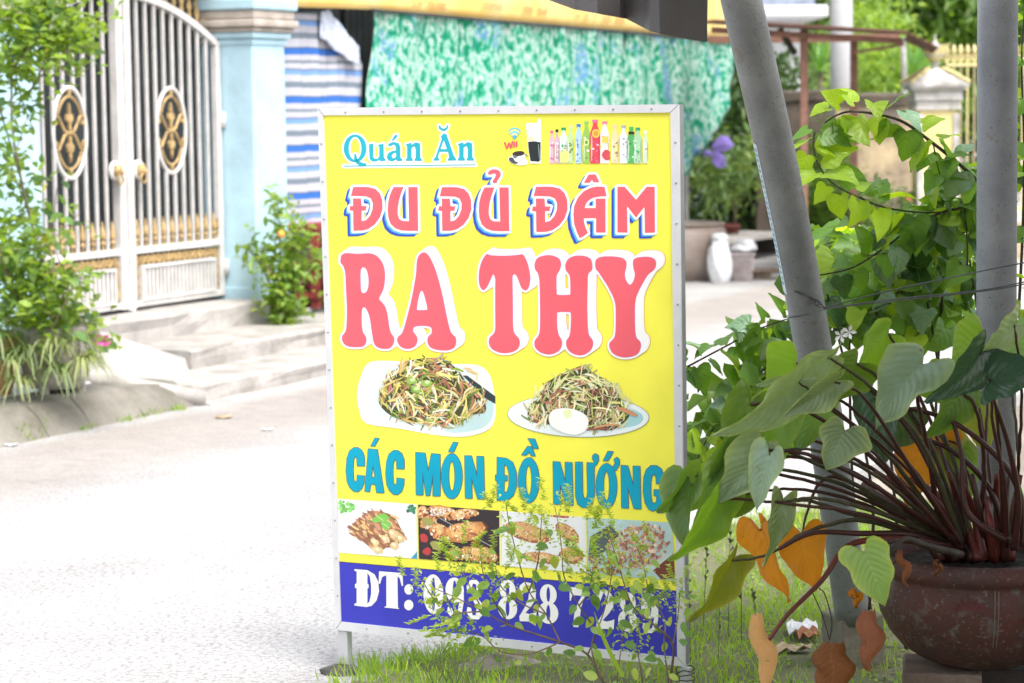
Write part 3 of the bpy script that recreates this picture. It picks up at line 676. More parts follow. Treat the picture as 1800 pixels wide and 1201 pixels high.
moss = M('mossy_dark_wall', (.13, .10, .08), .95, .4, 3, .5, col2=(.055, .05, .035))
stain = M('stained_yellow_wall', (.66, .52, .32), .9, .3, 1.6, .4, col2=(.16, .13, .11))
def pxbox(mb, x0, y0, x1, y1, d, th):
    a, b = P(x0, y0, d), P(x1, y1, d); return mb.box(Vector(((a.x + b.x) / 2, d + th / 2, (a.z + b.z) / 2)), (abs(b.x - a.x), th, abs(a.z - b.z)))
def wallthing(nm, x0, x1, ytop, d, m, lab, cop=None):
    a, b = P(x0, ytop, d), P(x1, ytop, d); t = thing(nm, Vector(((a.x + b.x) / 2, d, 0)), lab, 'wall')
    MB().box(Vector(((a.x + b.x) / 2, d + .1, a.z / 2)), (b.x - a.x, .2, a.z)).build('wall_face', m, t)
    c = MB(); n = 10
    rows = [[Vector((lerp(a.x, b.x, i / n), d + q, a.z + z + rnd(-.012, .012))) for q, z in ((-.03, -.04), (-.03, .05), (.1, .07), (.23, .05), (.23, -.04))] for i in range(n + 1)]
    c.grid(rows); c.build('coping', cop or m, t); return t
wallthing('mossy_wall', 1330, 1470, 172, 25.5, moss, 'dark mossy yard wall behind the red posts')
wallthing('stained_wall', 1470, 1668, 178, 24, stain, 'dirty yellow wall with black stains right of the concrete pole', moss)
# gate pillar with lotus finial
yp = M('pale_yellow_paint', (.66, .56, .26), .7, .12, 4, .1); wpst = M('weathered_white_plaster', (.60, .59, .57), .85, .3, 5, .4, col2=(.27, .26, .24))
D = 22.5; ax0 = P(1643, 200, D).x
pl = thing('lotus_pillar', Vector((ax0, D, 0)), 'yellow and white pillar topped with a lotus finial', 'pillar')
zz = lambda y: P(1643, y, D).z
k_ = D / FPX
MB().box((ax0, D, zz(195) / 2), (.36, .36, zz(195))).build('shaft', yp, pl)
for s_ in (-1, 1): MB().box((ax0 + s_ * .165, D - .17, zz(200) / 2), (.05, .06, zz(200))).build('corner_strip', wpst, pl)
c = MB(); 
for y0, y1, w_ in ((193, 186, .42), (185, 178, .40), (177, 160, .44), (159, 153, .50)): c.box((ax0, D, (zz(y0) + zz(y1)) / 2), (w_, w_, zz(y1) - zz(y0)))
c.build('capital', wpst, pl, bevel=.006)
c = MB(); h0, h1 = zz(153), zz(122)
for (a, za), (b, zb) in (((.27, h0), (.27, h0 + .03)), ((.27, h0 + .03), (.06, h1))):
    q = [(-1, -1), (1, -1), (1, 1), (-1, 1)]
    for i in range(4):
        u0, u1 = q[i], q[(i + 1) % 4]; c.quad((ax0 + u0[0] * a, D + u0[1] * a, za), (ax0 + u1[0] * a, D + u1[1] * a, za), (ax0 + u1[0] * b, D + u1[1] * b, zb), (ax0 + u0[0] * b, D + u0[1] * b, zb))
c.quad(*[(ax0 + u[0] * .27, D + u[1] * .27, h0) for u in ((-1, -1), (-1, 1), (1, 1), (1, -1))]); c.quad(*[(ax0 + u[0] * .06, D + u[1] * .06, h1) for u in ((-1, -1), (1, -1), (1, 1), (-1, 1))])
c.build('pyramid_cap', wpst, pl)
for k in range(4):
    for m_ in range(3):
        a_ = (k * 90 + 45) * math.pi / 180; t0, t1 = m_ / 3, (m_ + 1) / 3; c = MB()
        r0 = lerp(.27, .07, t0) * 1.42; r1 = lerp(.27, .07, t1) * 1.42; z0_, z1_ = lerp(h0 + .03, h1, t0), lerp(h0 + .03, h1, t1)
        c.tube([(ax0 + math.cos(a_) * r0, D + math.sin(a_) * r0, z0_ + .012), (ax0 + math.cos(a_) * r1, D + math.sin(a_) * r1, z1_ + .014)], [.022, .014], 6)
        c.build('ridge_tile', yp, pl)
bz = zz(122)
c = MB().lathe((ax0, D, bz), [(.05, 0), (.03, .02), (.025, .04), (.06, .055), (.02, .07), (.05, .09), (.09, .12), (.10, .15), (.06, .18), (.075, .2), (.03, .24), (.008, .27), (.008, .32)], 16)
fn = c.build('finial', wpst, pl, smooth=True)
for k in range(10):
    a_ = k * math.pi / 5; rx = Vector((math.cos(a_), math.sin(a_), 0)); tx = Vector((-rx.y, rx.x, 0)); b_ = Vector((ax0, D, bz + .07))
    rows = [[b_ + rx * (r_ + abs(v) * -.008) + tx * (v * w_) + Vector((0, 0, h_)) for v in (-1, 0, 1)] for r_, h_, w_ in ((.03, 0, .012), (.075, .03, .032), (.105, .08, .034), (.125, .13, .02), (.15, .17, .002))]
    MB().grid(rows).build('petal', yp, fn, smooth=True)
# yellow fence
fy = M('cream_yellow_iron_paint', (.66, .55, .27), .5, .1, 10, .05)
D2 = 24.0; fe = thing('yellow_fence', Vector((P(1740, 200, D2).x, D2, 0)), 'yellow iron fence with curled spear tops beside the lotus pillar', 'fence')
xa, xb = P(1664, 200, D2).x, P(1850, 200, D2).x; zt, zr, zb_ = P(1700, 78, D2).z, P(1700, 114, D2).z, .35
rail = M('brown_fence_bars', (.42, .33, .20), .6, .2, 20, .1)
nb = int((xb - xa) / .068)
for i in range(nb):
    x = xa + i * .068; MB().box((x, D2, (zr + zb_) / 2), (.016, .016, zr - zb_)).build('bar', fy if i % 2 else rail, fe)
    q = MB(); h = zt - zr
    q.tube([(x, D2, zr), (x, D2, zr + h * .55)], .011, 6); q.lathe((x, D2, zr + h * .5), [(.012, 0), (.026, .03), (.02, .07), (.004, h * .5)], 6)
    for e in (-1, 1): q.tube([(x, D2, zr + h * .12), (x + e * .03, D2, zr + h * .3), (x + e * .032, D2, zr + h * .5), (x + e * .012, D2, zr + h * .45)], .007, 5)
    q.build('spear_top', fy, fe)
MB().box(((xa + xb) / 2, D2, zr), (xb - xa, .03, .03)).build('rail', fy, fe); MB().box(((xa + xb) / 2, D2, .5), (xb - xa, .03, .04)).build('rail', fy, fe)
MB().box(((xa + xb) / 2, D2 + .01, .18), (xb - xa, .2, .36)).build('footing', stain, fe)

# carport of rusty iron
rust = M('rusty_red_iron', (.27, .13, .095), .75, .35, 12, .3, col2=(.16, .085, .06))
cp = thing('carport', G(1450, 470), 'rusty corrugated iron carport roof on thin reddish posts', 'carport')
dF, dB = 20.5, 22.6; zR = P(1450, 44, dF).z
A0, A1 = P(1250, 38, dF), P(1588, 58, dF)
mb = MB(); r0, r1 = [], []; n = 150
for i in range(n + 1):
    x = lerp(A0.x, A1.x, i / n); zf = lerp(A0.z, A1.z, i / n); dz = .013 * (1 if i % 2 else -1)
    r0.append((x, dF - .25, zf + dz)); r1.append((x * dB / dF * .96, dB, zf + .07 + dz))
mb.grid([r0, r1]); o = mb.build('roof_sheet', rust, cp); sm = o.modifiers.new('t', 'SOLIDIFY'); sm.thickness = .006
mb = MB(); r0, r1 = [], []
B1 = P(1640, 84, dF)
for i in range(21):
    q = i / 20; z = lerp(A1.z, B1.z, q) + .012 * (1 if i % 2 else -1); r0.append((lerp(A1.x, B1.x, q), dF - .25, z)); r1.append((lerp(A1.x, B1.x, q) * 1.1, dB, z))
mb.grid([r0, r1]); o = mb.build('side_sheet', rust, cp); o.modifiers.new('t', 'SOLIDIFY').thickness = .006
MB().box(((A0.x + A1.x) / 2, dF, lerp(A0.z, A1.z, .5) - .07), (A1.x - A0.x, .05, .05), (Vector((A1.x - A0.x, 0, A1.z - A0.z)).normalized(), Vector((0, 1, 0)), Z3)).build('front_beam', rust, cp)
MB().box(((A0.x + A1.x) / 2 * 1.1, 22.8, A0.z - .09), ((A1.x - A0.x) * 1.1, .06, .07)).build('cross_beam', rust, cp)
for px, d, yt in ((1413, 20.6, 52), (1501, 21.5, 66)):
    t_, b_ = P(px, yt, d), None; MB().box((t_.x, d, t_.z / 2), (.06, .05, t_.z)).build('post', rust, cp)
t_ = P(1587, 66, 24.1); b_ = P(1591, 178, 24.1)
MB().tube([t_, b_], .028, 8).build('white_post', wpst, cp)
q = MB(); q.tube([P(1590, 78, 20.6), P(1530, 88, 20.6), P(1500, 92, 20.6)], .012, 6); q.build('brace', rust, cp)
q = MB(); q.tube([P(1370, 50, 22), P(1398, 96, 22)], .03, 6); q.build('bracket', M('dark_timber', (.05, .04, .035), .8), cp)

# concrete utility pole with a small board
up = thing('utility_pole', G(1480, 461), 'grey round concrete utility pole rising behind the carport', 'pole')
D3 = 24.4; a_, b_ = P(1477, -300, D3), P(1482, 461, D3)
q = MB(); q.tube([Vector((b_.x, D3, 0)), Vector((a_.x, D3, a_.z))], [.135, .095], 24); q.build('shaft', M('pole_concrete', (.44, .44, .46), .85, .1, 2, .3), up, smooth=True)
nb_ = P(1487, 275, D3 - .3)
bd = thing('notice_board', Vector((nb_.x, D3 - .2, nb_.z - .35)), 'white board with a blue top fixed to the concrete pole', 'board')
MB().box((nb_.x, D3 - .2, nb_.z), (.17, .015, .62)).build('panel', pale, bd)
MB().box((nb_.x, D3 - .211, nb_.z + .25), (.17, .004, .10)).build('header', M('blue_print', (.08, .28, .5), .6), bd)

# sword-leaved plants
def sword(label, foot, h, n, Lf, wd, mat, trunk=True, spread=.9):
    t = thing('dracaena', foot, label, 'plant', 'sword leaved plants by the carport'); top = foot + Vector((0, 0, h))
    q = MB(); q.tube([foot, foot.lerp(top, .5) + Vector((.03, 0, 0)), top], [.035, .02], 8); q.build('trunk', bark, t, smooth=True)
    for i in range(n):
        a = i * 2.4; el = rnd(.15, 1.4) * spread; d = Vector((math.cos(a) * math.sin(el), math.sin(a) * math.sin(el), math.cos(el))); sd_ = d.cross(Z3).normalized()
        rows = []; L_ = Lf * rnd(.75, 1.1)
        for k in range(6):
            t_ = k / 5; p = top + d * L_ * t_ + Vector((0, 0, -L_ * .35 * t_ * t_ * math.sin(el))); w_ = wd * (math.sin(math.pi * min(1, t_ * .85 + .12)) ** .7) * .5
            rows.append([p - sd_ * w_ + Z3 * w_ * .4, p, p + sd_ * w_ + Z3 * w_ * .4])
        MB().grid(rows).build('leaf', mat, t, smooth=True)
    return t
swm = LM('sword_leaf', (.10, .24, .05), trans=.3)
f = P(1612, 170, 26.5); sword('upright bright green sword leaved plant left of the lotus pillar', Vector((f.x, 26.5, 0)), f.z, 12, .62, .12, swm, spread=.4)
f = P(1442, 128, 26); sword('spiky plant in front of the carport\'s far corner, left of the concrete pole', Vector((f.x, 26, 0)), f.z, 22, .42, .03, swm)

# jar, sack, bin, crate at the end of the cloth
jarm = M('mottled_glazed_clay', (.36, .30, .27), .6, .25, 4, .2, col2=(.25, .19, .15))
c0 = G(1203, 492); 
j = MB().lathe((c0.x, c0.y, 0), [(0, .0), (.24, .0), (.30, .12), (.37, .3), (.385, .42), (.36, .47), (.33, .485), (.345, .50), (.37, .50), (.37, .515), (.33, .52), (.32, .49), (.32, .2), (0, .18)], 36)
jr = thing('clay_jar', Vector((c0.x, c0.y, 0)), 'big greyish brown clay water jar beside the white sack', 'jar'); j.build('body', jarm, jr, smooth=True)
def sack(c, w_, h, dd, m, lab, nm='sack', lean=0):
    t = thing(nm, c, lab, 'sack'); rows = []
    for i in range(15):
        v = i / 14; r = (math.sin(math.pi * (.12 + .80 * v)) ** .45) * (1 - .2 * v); rows.append([c + Vector((w_ / 2 * r * math.cos(a) * (1 + .07 * math.sin(5 * a + v * 9)) + lean * v + rnd(-.006, .006), dd / 2 * r * math.sin(a) * (1 + .1 * math.sin(4 * a + v * 7)), h * v + rnd(-.008, .008))) for a in np.linspace(0, 2 * math.pi, 23)])
    b = MB().grid(rows); b.f.append(tuple(range(len(b.v) - 23, len(b.v) - 1))); b.build('bag', m, t, smooth=True)
    q = MB(); tp2 = c + Vector((lean, 0, h))
    for k in range(7): a = k * .9; q.ball(tp2 + Vector((math.cos(a) * w_ * .13, math.sin(a) * .04, .0)), .045, 5, (1, 1, .8), .2)
    q.build('tied_neck', m, t, smooth=True); return t
wh = M('white_plastic_weave', (.74, .74, .76), .5, .06, 25, .4)
g_ = G(1265, 497); sack(Vector((g_.x, g_.y, 0)), .235, .40, .25, wh, 'full white plastic sack standing between the clay jar and the bin')
g_ = G(1306, 494); bn_ = thing('bin', Vector((g_.x, g_.y + .1, 0)), 'greyish pink ribbed bin with white bags on top', 'bin')
bx = MB(); rows = []
for z, w_ in ((0, .085), (.22, .10), (.225, .112), (.25, .112)): rows.append([Vector((g_.x + w_ * a, g_.y + .1 + w_ * b, z)) for a, b in ((-1, -1), (1, -1), (1, 1), (-1, 1), (-1, -1))])
bx.grid(rows).build('body', M('faded_pink_plastic', (.42, .36, .35), .6, .2, 12), bn_)
for k in range(6): MB().box((g_.x - .075 + k * .03, g_.y - .003, .11), (.01, .012, .2)).build('rib', MATS['faded_pink_plastic'], bn_)
g2 = Vector((g_.x + .0, g_.y + .08, .25)); sack(g2, .26, .085, .2, wh, 'crumpled white bag lying on top of the bin', 'plastic_bag', .03)
g_ = G(1341, 494); kb = thing('timber_scraps', Vector((g_.x, g_.y, 0)), 'low pile of brown timber scraps right of the bin', 'scrap')
for k in range(6): a = rnd(-.4, .4); MB().box((g_.x + rnd(-.08, .12), g_.y + .1 + rnd(-.05, .1), .02 + k * .016), (.28, .06, .014), (Vector((math.cos(a), math.sin(a), 0)), Vector((-math.sin(a), math.cos(a), 0)), Z3)).build('plank', bark, kb)
g_ = P(1274, 412, 25); rp_ = thing('flower_pot', Vector((g_.x, 25, 0)), 'small dark red pot among the bushes behind the sack', 'pot')
MB().lathe((g_.x, 25, 0), [(0, 0), (.10, 0), (.13, .18), (.15, g_.z + .06), (.165, g_.z + .07), (.165, g_.z + .1), (.13, g_.z + .1), (.12, g_.z), (0, g_.z)], 16).build('body', M('red_clay', (.22, .06, .05), .7), rp_, smooth=True)
# purple ribbon tied to the cloth's corner
pr_ = M('purple_satin', (.24, .17, .55), .5, .15, 20, .05); rb_ = MB()
for pts in ([(1246, 262), (1236, 268), (1236, 276), (1246, 272)], [(1250, 258), (1266, 238), (1279, 240), (1290, 256), (1276, 266), (1258, 268)], [(1252, 266), (1262, 268), (1274, 274), (1276, 294), (1262, 296), (1252, 286)], [(1248, 264), (1240, 270), (1244, 278), (1254, 272)]):
    a = [wall(x, y, -.30 - .02 * math.sin(i * 2)) for i, (x, y) in enumerate(pts)]; c_ = sum(a, Vector()) / len(a) + N * -.03
    for i in range(len(a)): rb_.quad(a[i], a[(i + 1) % len(a)], c_)
o = rb_.build('purple_ribbon', pr_, None, label='purple ribbon bow hanging at the lower right corner of the green cloth', cat='ribbon'); o.modifiers.new('t', 'SOLIDIFY').thickness = .004
for i in range(5):
    q = P(1560 + i * 18, 395 - (i % 3) * 22, 22.2); MB().ball(q, .022, 5, jit=.2).build('flower', M('red_petals', (.55, .10, .06), .6), fsh)


# ============================================================= left side plants
lf_obj = {}
def leafmesh(name, L, wd, mat, heart=0., warp=0., twist=0., back=1., fold=.2, droop=.25, nu=4, nv=6, tipy=.9, wave=0, vein=0):
    """one leaf: base at the origin, tip along +Y, upper side +Z"""
    if heart: prof = [(0, 0), (.16, -.13), (.34, -.15), (.47, -.03), (.5, .14), (.45, .34), (.34, .55), (.2, .76), (.08, .91), (0, 1)]; mid = [0, .015, .04, .1, .2, .36, .54, .73, .88, 1]
    else: prof = [(0, 0), (.2, .06), (.36, .16), (.47, .32), (.5, .46), (.46, .6), (.34, .76), (.18, .9), (0, 1)]; mid = [0, .07, .17, .31, .45, .6, .76, .9, 1]
    if nv > 9: 
        pr = cat_rom([(a, b, 0) for a, b in prof], 2); prof = [(p.x, p.y) for p in pr]; mm = cat_rom([(a, 0, 0) for a in mid], 2); mid = [m_.x for m_ in mm]
    if heart and back != 1: prof = [(a_, b_ * back if b_ < 0 else b_) for a_, b_ in prof]
    rows = []; uv = []; sd0 = rnd(0, 50); asy = rnd(-.5, .5) * warp
    for (a, b), m_ in zip(prof, mid):
        r = []; 
        for k in range(-nu, nu + 1):
            q = k / nu; y = lerp(m_, b, abs(q)) ; x = a * q
            yy = y * L; z = fold * abs(x) * wd - droop * L * (y ** 2) - droop * .5 * wd * (x * 2) ** 2 * .5 + wave * L * math.sin(y * 9 + q * 2) * abs(q) ** 2
            if warp:
                nz_ = mno.noise(Vector((q * 1.6 + sd0, y * 3, 0))); x *= 1 + warp * .5 * nz_ + asy * q; z += warp * .10 * L * mno.noise(Vector((q * 2, y * 4 + sd0, 5))) * (abs(q) + .2); x += warp * .10 * math.sin(y * 2.5 + sd0) * y
                yy += warp * .05 * L * mno.noise(Vector((q * 3 + sd0, y * 5, 9))) * abs(q)
            if twist: z += twist * x * wd * y
            if vein: z += vein * L * (abs(math.sin((m_ - .0) * math.pi * 6)) - .5) * (1 - abs(q)) * (abs(q) > .01)
            r.append((x * wd, yy * (1 - .1 * droop * y), z)); uv.append((q, m_))
        rows.append(r)
    mb = MB(); mb.grid(rows); me = mb.mesh(name, mat, smooth=True)
    ul = me.uv_layers.new(name='UVMap')
    for lp in me.loops: ul.data[lp.index].uv = uv[lp.vertex_index]
    return me
def place_leaf(me, parent, p, d, up, sc=1.0, name='leaf'):
    d = Vector(d).normalized(); up = Vector(up); x = d.cross(up)
    x = x.normalized() if x.length > 1e-5 else d.orthogonal().normalized(); z = x.cross(d)
    m = Matrix((x, d, z)).transposed().to_4x4(); m = Matrix.Translation(Vector(p) - base(parent)) @ m @ Matrix.Scale(sc, 4)
    o = bpy.data.objects.new(name, me); COL.objects.link(o); o.parent = parent; o.matrix_local = m; return o

bgl = [LM('bush_leaf_%s' % n_, c, trans=.35, var=.35) for n_, c in (('green', (.10, .19, .05)), ('deep', (.05, .11, .035)), ('lime', (.24, .34, .06)))]
bgy = LM('bush_leaf_yellow', (.55, .42, .04), trans=.35)
bmesh_ = [leafmesh('bush_leaf', .066, .042, m_, nu=1, nv=6) for m_ in bgl] + [leafmesh('bush_leaf', .055, .034, bgy, nu=1)]
D4 = 11.9
bv = thing('bougainvillea', G(70, 690, .15), 'sprawling leafy bougainvillea bush with one pink flower at the left edge of the picture', 'shrub')
br = MB(); lp_ = []
foot = P(75, 640, D4)
BR = [[(75, 640), (90, 560), (70, 450), (40, 330), (20, 200), (30, 60), (60, -40)], [(80, 600), (30, 520), (-10, 400), (-20, 250), (-10, 100)], [(85, 590), (120, 510), (100, 440), (130, 400)],
      [(30, 60), (80, 70), (130, 60), (190, 24)], [(20, 200), (60, 150), (110, 95), (160, 80)], [(25, 120), (70, 60), (110, 20), (130, -20)], [(0, 190), (20, 260), (40, 320), (60, 310)], [(20, 100), (40, 180), (60, 230)],
      [(40, 330), (20, 300), (50, 200)], [(90, 560), (130, 540), (160, 560), (180, 600)], [(80, 600), (130, 590), (160, 600), (192, 600)], [(70, 450), (100, 480), (150, 490)], [(60, 420), (90, 400), (100, 330)],
      [(0, 400), (30, 380), (60, 365)], [(-10, 430), (30, 440), (80, 430), (140, 375)], [(90, 560), (60, 500), (20, 460)], [(100, 560), (110, 520), (140, 500), (125, 470)], [(50, 540), (20, 560), (-10, 580)], [(-10, 100), (20, 90), (60, 110)], [(-10, 40), (30, 20), (70, 30)], [(60, 150), (85, 110), (120, 130), (110, 100)]]
for bi, b in enumerate(BR):
    dd = [D4 + .25 * math.sin(i * 1.3 + bi * 2) for i in range(len(b))]
    pts = cat_rom([P(x, y, dd[i]) for i, (x, y) in enumerate(b)], 7); br.tube(pts, [.012 if bi < 2 else .005, .002], 5); lp_.append(pts)
br.build('branch', bark, bv, smooth=True)
cnt = 0
def ok_(p):
    return True
for _ in range(290):
    b = random.choice(lp_[2:] + lp_[3:7] + lp_[:2]); i = random.randrange(1, len(b)); p = b[i] + Vector((rnd(-.07, .07), rnd(-.1, .1), rnd(-.06, .08)))
    r = random.random(); mi = 3 if r < .03 else (2 if r < .3 else (1 if r < .6 else 0))
    place_leaf(bmesh_[mi], bv, p, (rnd(-1, 1.2), rnd(-1, .6), rnd(-.5, .8)), (rnd(-.5, .5), rnd(-1, 0), 1), rnd(.7, 1.25))
pp, dd_, nn_ = [], [], []
for _ in range(1500):
    b = random.choice(lp_ + lp_[3:7] * 1 + [lp_[2], lp_[9], lp_[15], lp_[16], lp_[5], lp_[14]] * 3); i = random.randrange(1, len(b)); p = b[i] + Vector((random.gauss(0, .05), random.gauss(0, .12), random.gauss(0, .05)))
    if p.z < .43 and p.x < -2.16: continue
    if .95 < p.z < 1.45 and random.random() < .6: continue
    if p.z < 1.45 and p.x > -2.28 and random.random() < .6: continue
    pp.append(p); dd_.append((rnd(-1, 1), rnd(-1, 1), rnd(-.6, .7))); nn_.append((rnd(-.5, .5), rnd(-.8, .2), 1))
for (x0, x1, y0, y1, n_) in ((-20, 110, -20, 60, 420), (0, 60, 60, 140, 170), (60, 165, 35, 95, 300), (-10, 110, 470, 575, 520), (-20, 40, 250, 330, 70), (-20, 60, 380, 470, 200)):
    for _ in range(n_):
        pp.append(P(rnd(x0, x1) + random.gauss(0, 8), rnd(y0, y1) + random.gauss(0, 8), D4 + random.gauss(0, .13))); dd_.append((rnd(-1, 1), rnd(-1, 1), rnd(-.6, .7))); nn_.append((rnd(-.5, .5), rnd(-.8, .2), 1))
me = leaves_mesh('foliage', np.array(pp), np.array(dd_), np.array(nn_), .058 * RNG.uniform(.6, 1.2, len(pp)), .036, gl_b, base(bv), (.18, 1.05), .3)
o = bpy.data.objects.new('foliage', me); COL.objects.link(o); o.parent = bv; o['kind'] = 'stuff'
pink = LM('pink_bract', (.70, .12, .50), trans=.3); pk = leafmesh('pink_bract', .05, .036, pink, nu=1)
c_ = P(181, 601, D4 - .1)
for k in range(6): place_leaf(pk, bv, c_, (math.cos(k), -.6, math.sin(k) * .8), (0, -1, .3), 1, 'flower_bract')

cpl = M('rough_planter_concrete', (.40, .37, .34), .95, .25, 6, .6, col2=(.24, .22, .19))
def spider(label, c, r, n, L_, mat, pot=None, cat='potted plant', grp=None, nm='spider_plant'):
    t = thing(nm, c, label, cat, grp)
    for i in range(n):
        a = rnd(0, 6.283); el = rnd(.2, 1.3); o_ = Vector((math.cos(a), math.sin(a), 0)); sd_ = Vector((-o_.y, o_.x, 0)); l = L_ * rnd(.6, 1.1); rows = []
        st_ = c + o_ * r * rnd(.0, 1)
        for k in range(6):
            q = k / 5; p = st_ + o_ * l * q * math.sin(el) + Z3 * (l * (q * math.cos(el) - 1.15 * q * q)); w_ = .010 * (1 - q * .85); rows.append([p - sd_ * w_, p - Z3 * .002, p + sd_ * w_])
        MB().grid(rows).build('leaf', mat, t, smooth=True)
    return t
spm = LM('spider_leaf', (.13, .20, .06), under=(.17, .23, .09), trans=.3)
spm2 = LM('spider_leaf_pale', (.24, .28, .12), trans=.25)
bp_ = G(88, 697, .15); pt = thing('planter', Vector((bp_.x, bp_.y + .15, .15)), 'rough grey concrete planter on feet beneath the bougainvillea', 'planter')
cx, cy = bp_.x, bp_.y + .17
MB().lathe((cx, cy, .15), [(.13, .03), (.155, .06), (.185, .2), (.205, .30), (.215, .31), (.215, .345), (.19, .345), (.18, .3), (0, .29)], 24).build('bowl', cpl, pt, smooth=True)
for k in range(3):
    a = k * 2.09 - 1.9; MB().box((cx + .12 * math.cos(a), cy + .12 * math.sin(a), .17), (.05, .05, .05)).build('foot', cpl, pt, bevel=.008)
for k in range(10):
    a = k * .628; MB().box((cx + .2 * math.cos(a), cy + .2 * math.sin(a), .40), (.02, .05, .12), (Vector((math.cos(a), math.sin(a), 0)), Vector((-math.sin(a), math.cos(a), 0)), Z3)).build('rib', cpl, pt, bevel=.006)
spider('dense grassy plant spilling over the concrete planter', Vector((cx, cy, .50)), .16, 90, .24, spm)
TF = [(45, 628, 40, .24, 'grassy tuft drooping over the left side of the planter'), (92, 610, 36, .17, 'grassy tuft drooping over the middle of the planter rim'), (100, 655, 40, .16, 'small grassy tuft in front of the planter foot'), (148, 640, 55, .18, 'bright grassy tuft at the right side of the planter'),
      (135, 606, 30, .2, 'grassy tuft on the planter rim below the pink flower'), (15, 640, 50, .22, 'pale grassy tuft left of the planter, by the picture edge'), (-8, 600, 60, .3, 'grassy tuft over the orange clay pot, cut by the picture edge'), (35, 675, 40, .14, 'lowest grassy tuft on the kerb left of the planter')]
for i, (x, y, n_, l_, lb) in enumerate(TF): spider(lb, P(x, y - 8, 11.72), .05, n_, l_, (spm, spm2)[i % 2], grp='grassy tufts round the planter')
g_ = P(5, 590, 11.9); qq = thing('clay_pot', Vector((g_.x - .1, 12.0, .15)), 'orange clay pot cut by the left picture edge', 'pot')
MB().lathe((g_.x - .1, 12.05, .15), [(.1, 0), (.13, .1), (.16, .27), (.17, .28), (.17, .31), (.14, .31), (0, .28)], 20).build('body', M('orange_clay', (.50, .26, .12), .8), qq, smooth=True)

# tall bush and red stand right of the blue pillar
fb = W(1.62, -.42, .235)
tall = thing('climbing_plant', fb, 'tall narrow bush with an orange flower in front of the blue pillar', 'shrub')
q = MB(); TB = [[(500, 572), (495, 500), (492, 430), (488, 350)], [(505, 572), (515, 480), (520, 400)], [(490, 560), (475, 500), (455, 460), (436, 440)], [(500, 540), (540, 480), (560, 440)], [(495, 500), (470, 470), (460, 430)], [(500, 560), (480, 540), (470, 520)]]
pts_all = []
for b in TB:
    pts = cat_rom([P(x, y, 15.35 + .1 * math.sin(x)) for x, y in b], 8); q.tube(pts, [.01, .003], 5); pts_all.append(pts)
q.build('stem', bark, tall, smooth=True)
pp, dd_, nn_ = [], [], []
for _ in range(1000):
    b = random.choice(pts_all[:2] * 3 + pts_all); i = random.randrange(0, len(b)); s_ = .05 if b in pts_all[:2] else .03
    pp.append(b[i] + Vector((random.gauss(0, s_), random.gauss(0, s_), random.gauss(0, .05)))); dd_.append((rnd(-1, 1), rnd(-1, 1), rnd(-.8, .6))); nn_.append((rnd(-.5, .5), rnd(-.8, .2), 1))
me = leaves_mesh('foliage', np.array(pp), np.array(dd_), np.array(nn_), .07 * RNG.uniform(.6, 1.2, len(pp)), .035, gl_b, base(tall), (.35, 1.1), .3)
o = bpy.data.objects.new('foliage', me); COL.objects.link(o); o.parent = tall; o['kind'] = 'stuff'
MB().ball(P(494, 412, 15.2), .024, 6, jit=.15).build('flower', M('orange_petals', (.8, .36, .08), .6), tall, smooth=True)
redm = M('dull_red_paint', (.30, .05, .045), .6, .3, 12, .1)
rs = thing('red_stand', W(2.1, -.2, .235), 'dull red wooden stand with shelves behind the bush, left of the signboard', 'stand')
for s_ in (1.78, 2.5):
    for n_ in (-.32, -.02): MB().wbox(s_, s_ + .05, n_, n_ + .05, .235, .80).build('leg', redm, rs)
for z_ in (.30, .52, .76): MB().wbox(1.76, 2.57, -.33, .04, z_, z_ + .035).build('shelf', redm, rs)
MB().wbox(1.84, 2.5, .0, .03, .33, .78).build('back_panel', redm, rs)
MB().wbox(1.9, 2.4, -.28, -.06, .555, .62).build('grey_box', conc, None, label='grey box lying on the red stand\'s middle shelf', cat='box')
c = W(2.15, -.45, .235); rj = thing('red_pot', c, 'small brownish red pot standing before the red stand by the sign edge', 'pot')
MB().lathe(c, [(0, 0), (.07, 0), (.10, .09), (.12, .17), (.125, .19), (.10, .19), (0, .17)], 18).build('body', redm, rj, smooth=True)
bush('leafy shrub spreading in front of the red stand', W(2.0, -.4, .235), [tuple(W(1.86, -.42, .62)) + (.13, .12, .12), tuple(W(2.05, -.45, .45)) + (.16, .12, .10), tuple(W(1.8, -.42, .36)) + (.1, .1, .12), tuple(W(2.2, -.42, .72)) + (.12, .1, .1)], 420, .06, .03, gl_b)
MB().ball(wall(400, 388, -.0), .03, 6, (1, .4, 1)).build('pink_mark', M('faded_pink_rag', (.70, .42, .38), .8), None, label='small faded pink rag on the blue pillar beside the gate hinge', cat='rag')
# weeds along the kerb foot
def blades(name, cs, spread, n, h, wd, mat, label, cat, kind='stuff', tv=(.6, 1.4)):
    pos = []; 
    for _ in range(n):
        c = random.choice(cs); pos.append((c[0] + random.gauss(0, spread), c[1] + random.gauss(0, spread), c[2]))
    pos = np.array(pos); d = RNG.normal(size=pos.shape) * .45; d[:, 2] = 1
    nr = RNG.normal(size=pos.shape); nr[:, 2] *= .2; L_ = h * RNG.uniform(.35, 1.2, len(pos))
    at_ = pos.mean(0); me = leaves_mesh(name, pos, d, nr, L_, wd, mat, at_, tv, .3); o = bpy.data.objects.new(name, me); COL.objects.link(o); o.location = at_
    return tag(o, label, cat, None, kind)
blades('kerb_weeds', [G(x, y) for x, y in ((40, 770), (30, 775), (55, 768), (20, 775))], .035, 160, .09, .008, gl_b, 'bright weeds sprouting at the foot of the stained kerb', 'weeds')
blades('kerb_weeds', [G(x, y) for x, y in ((220, 742), (240, 738), (270, 730), (305, 722), (312, 722), (150, 756))], .03, 90, .045, .007, gl_b, 'small weeds where the kerb meets the steps', 'weeds')
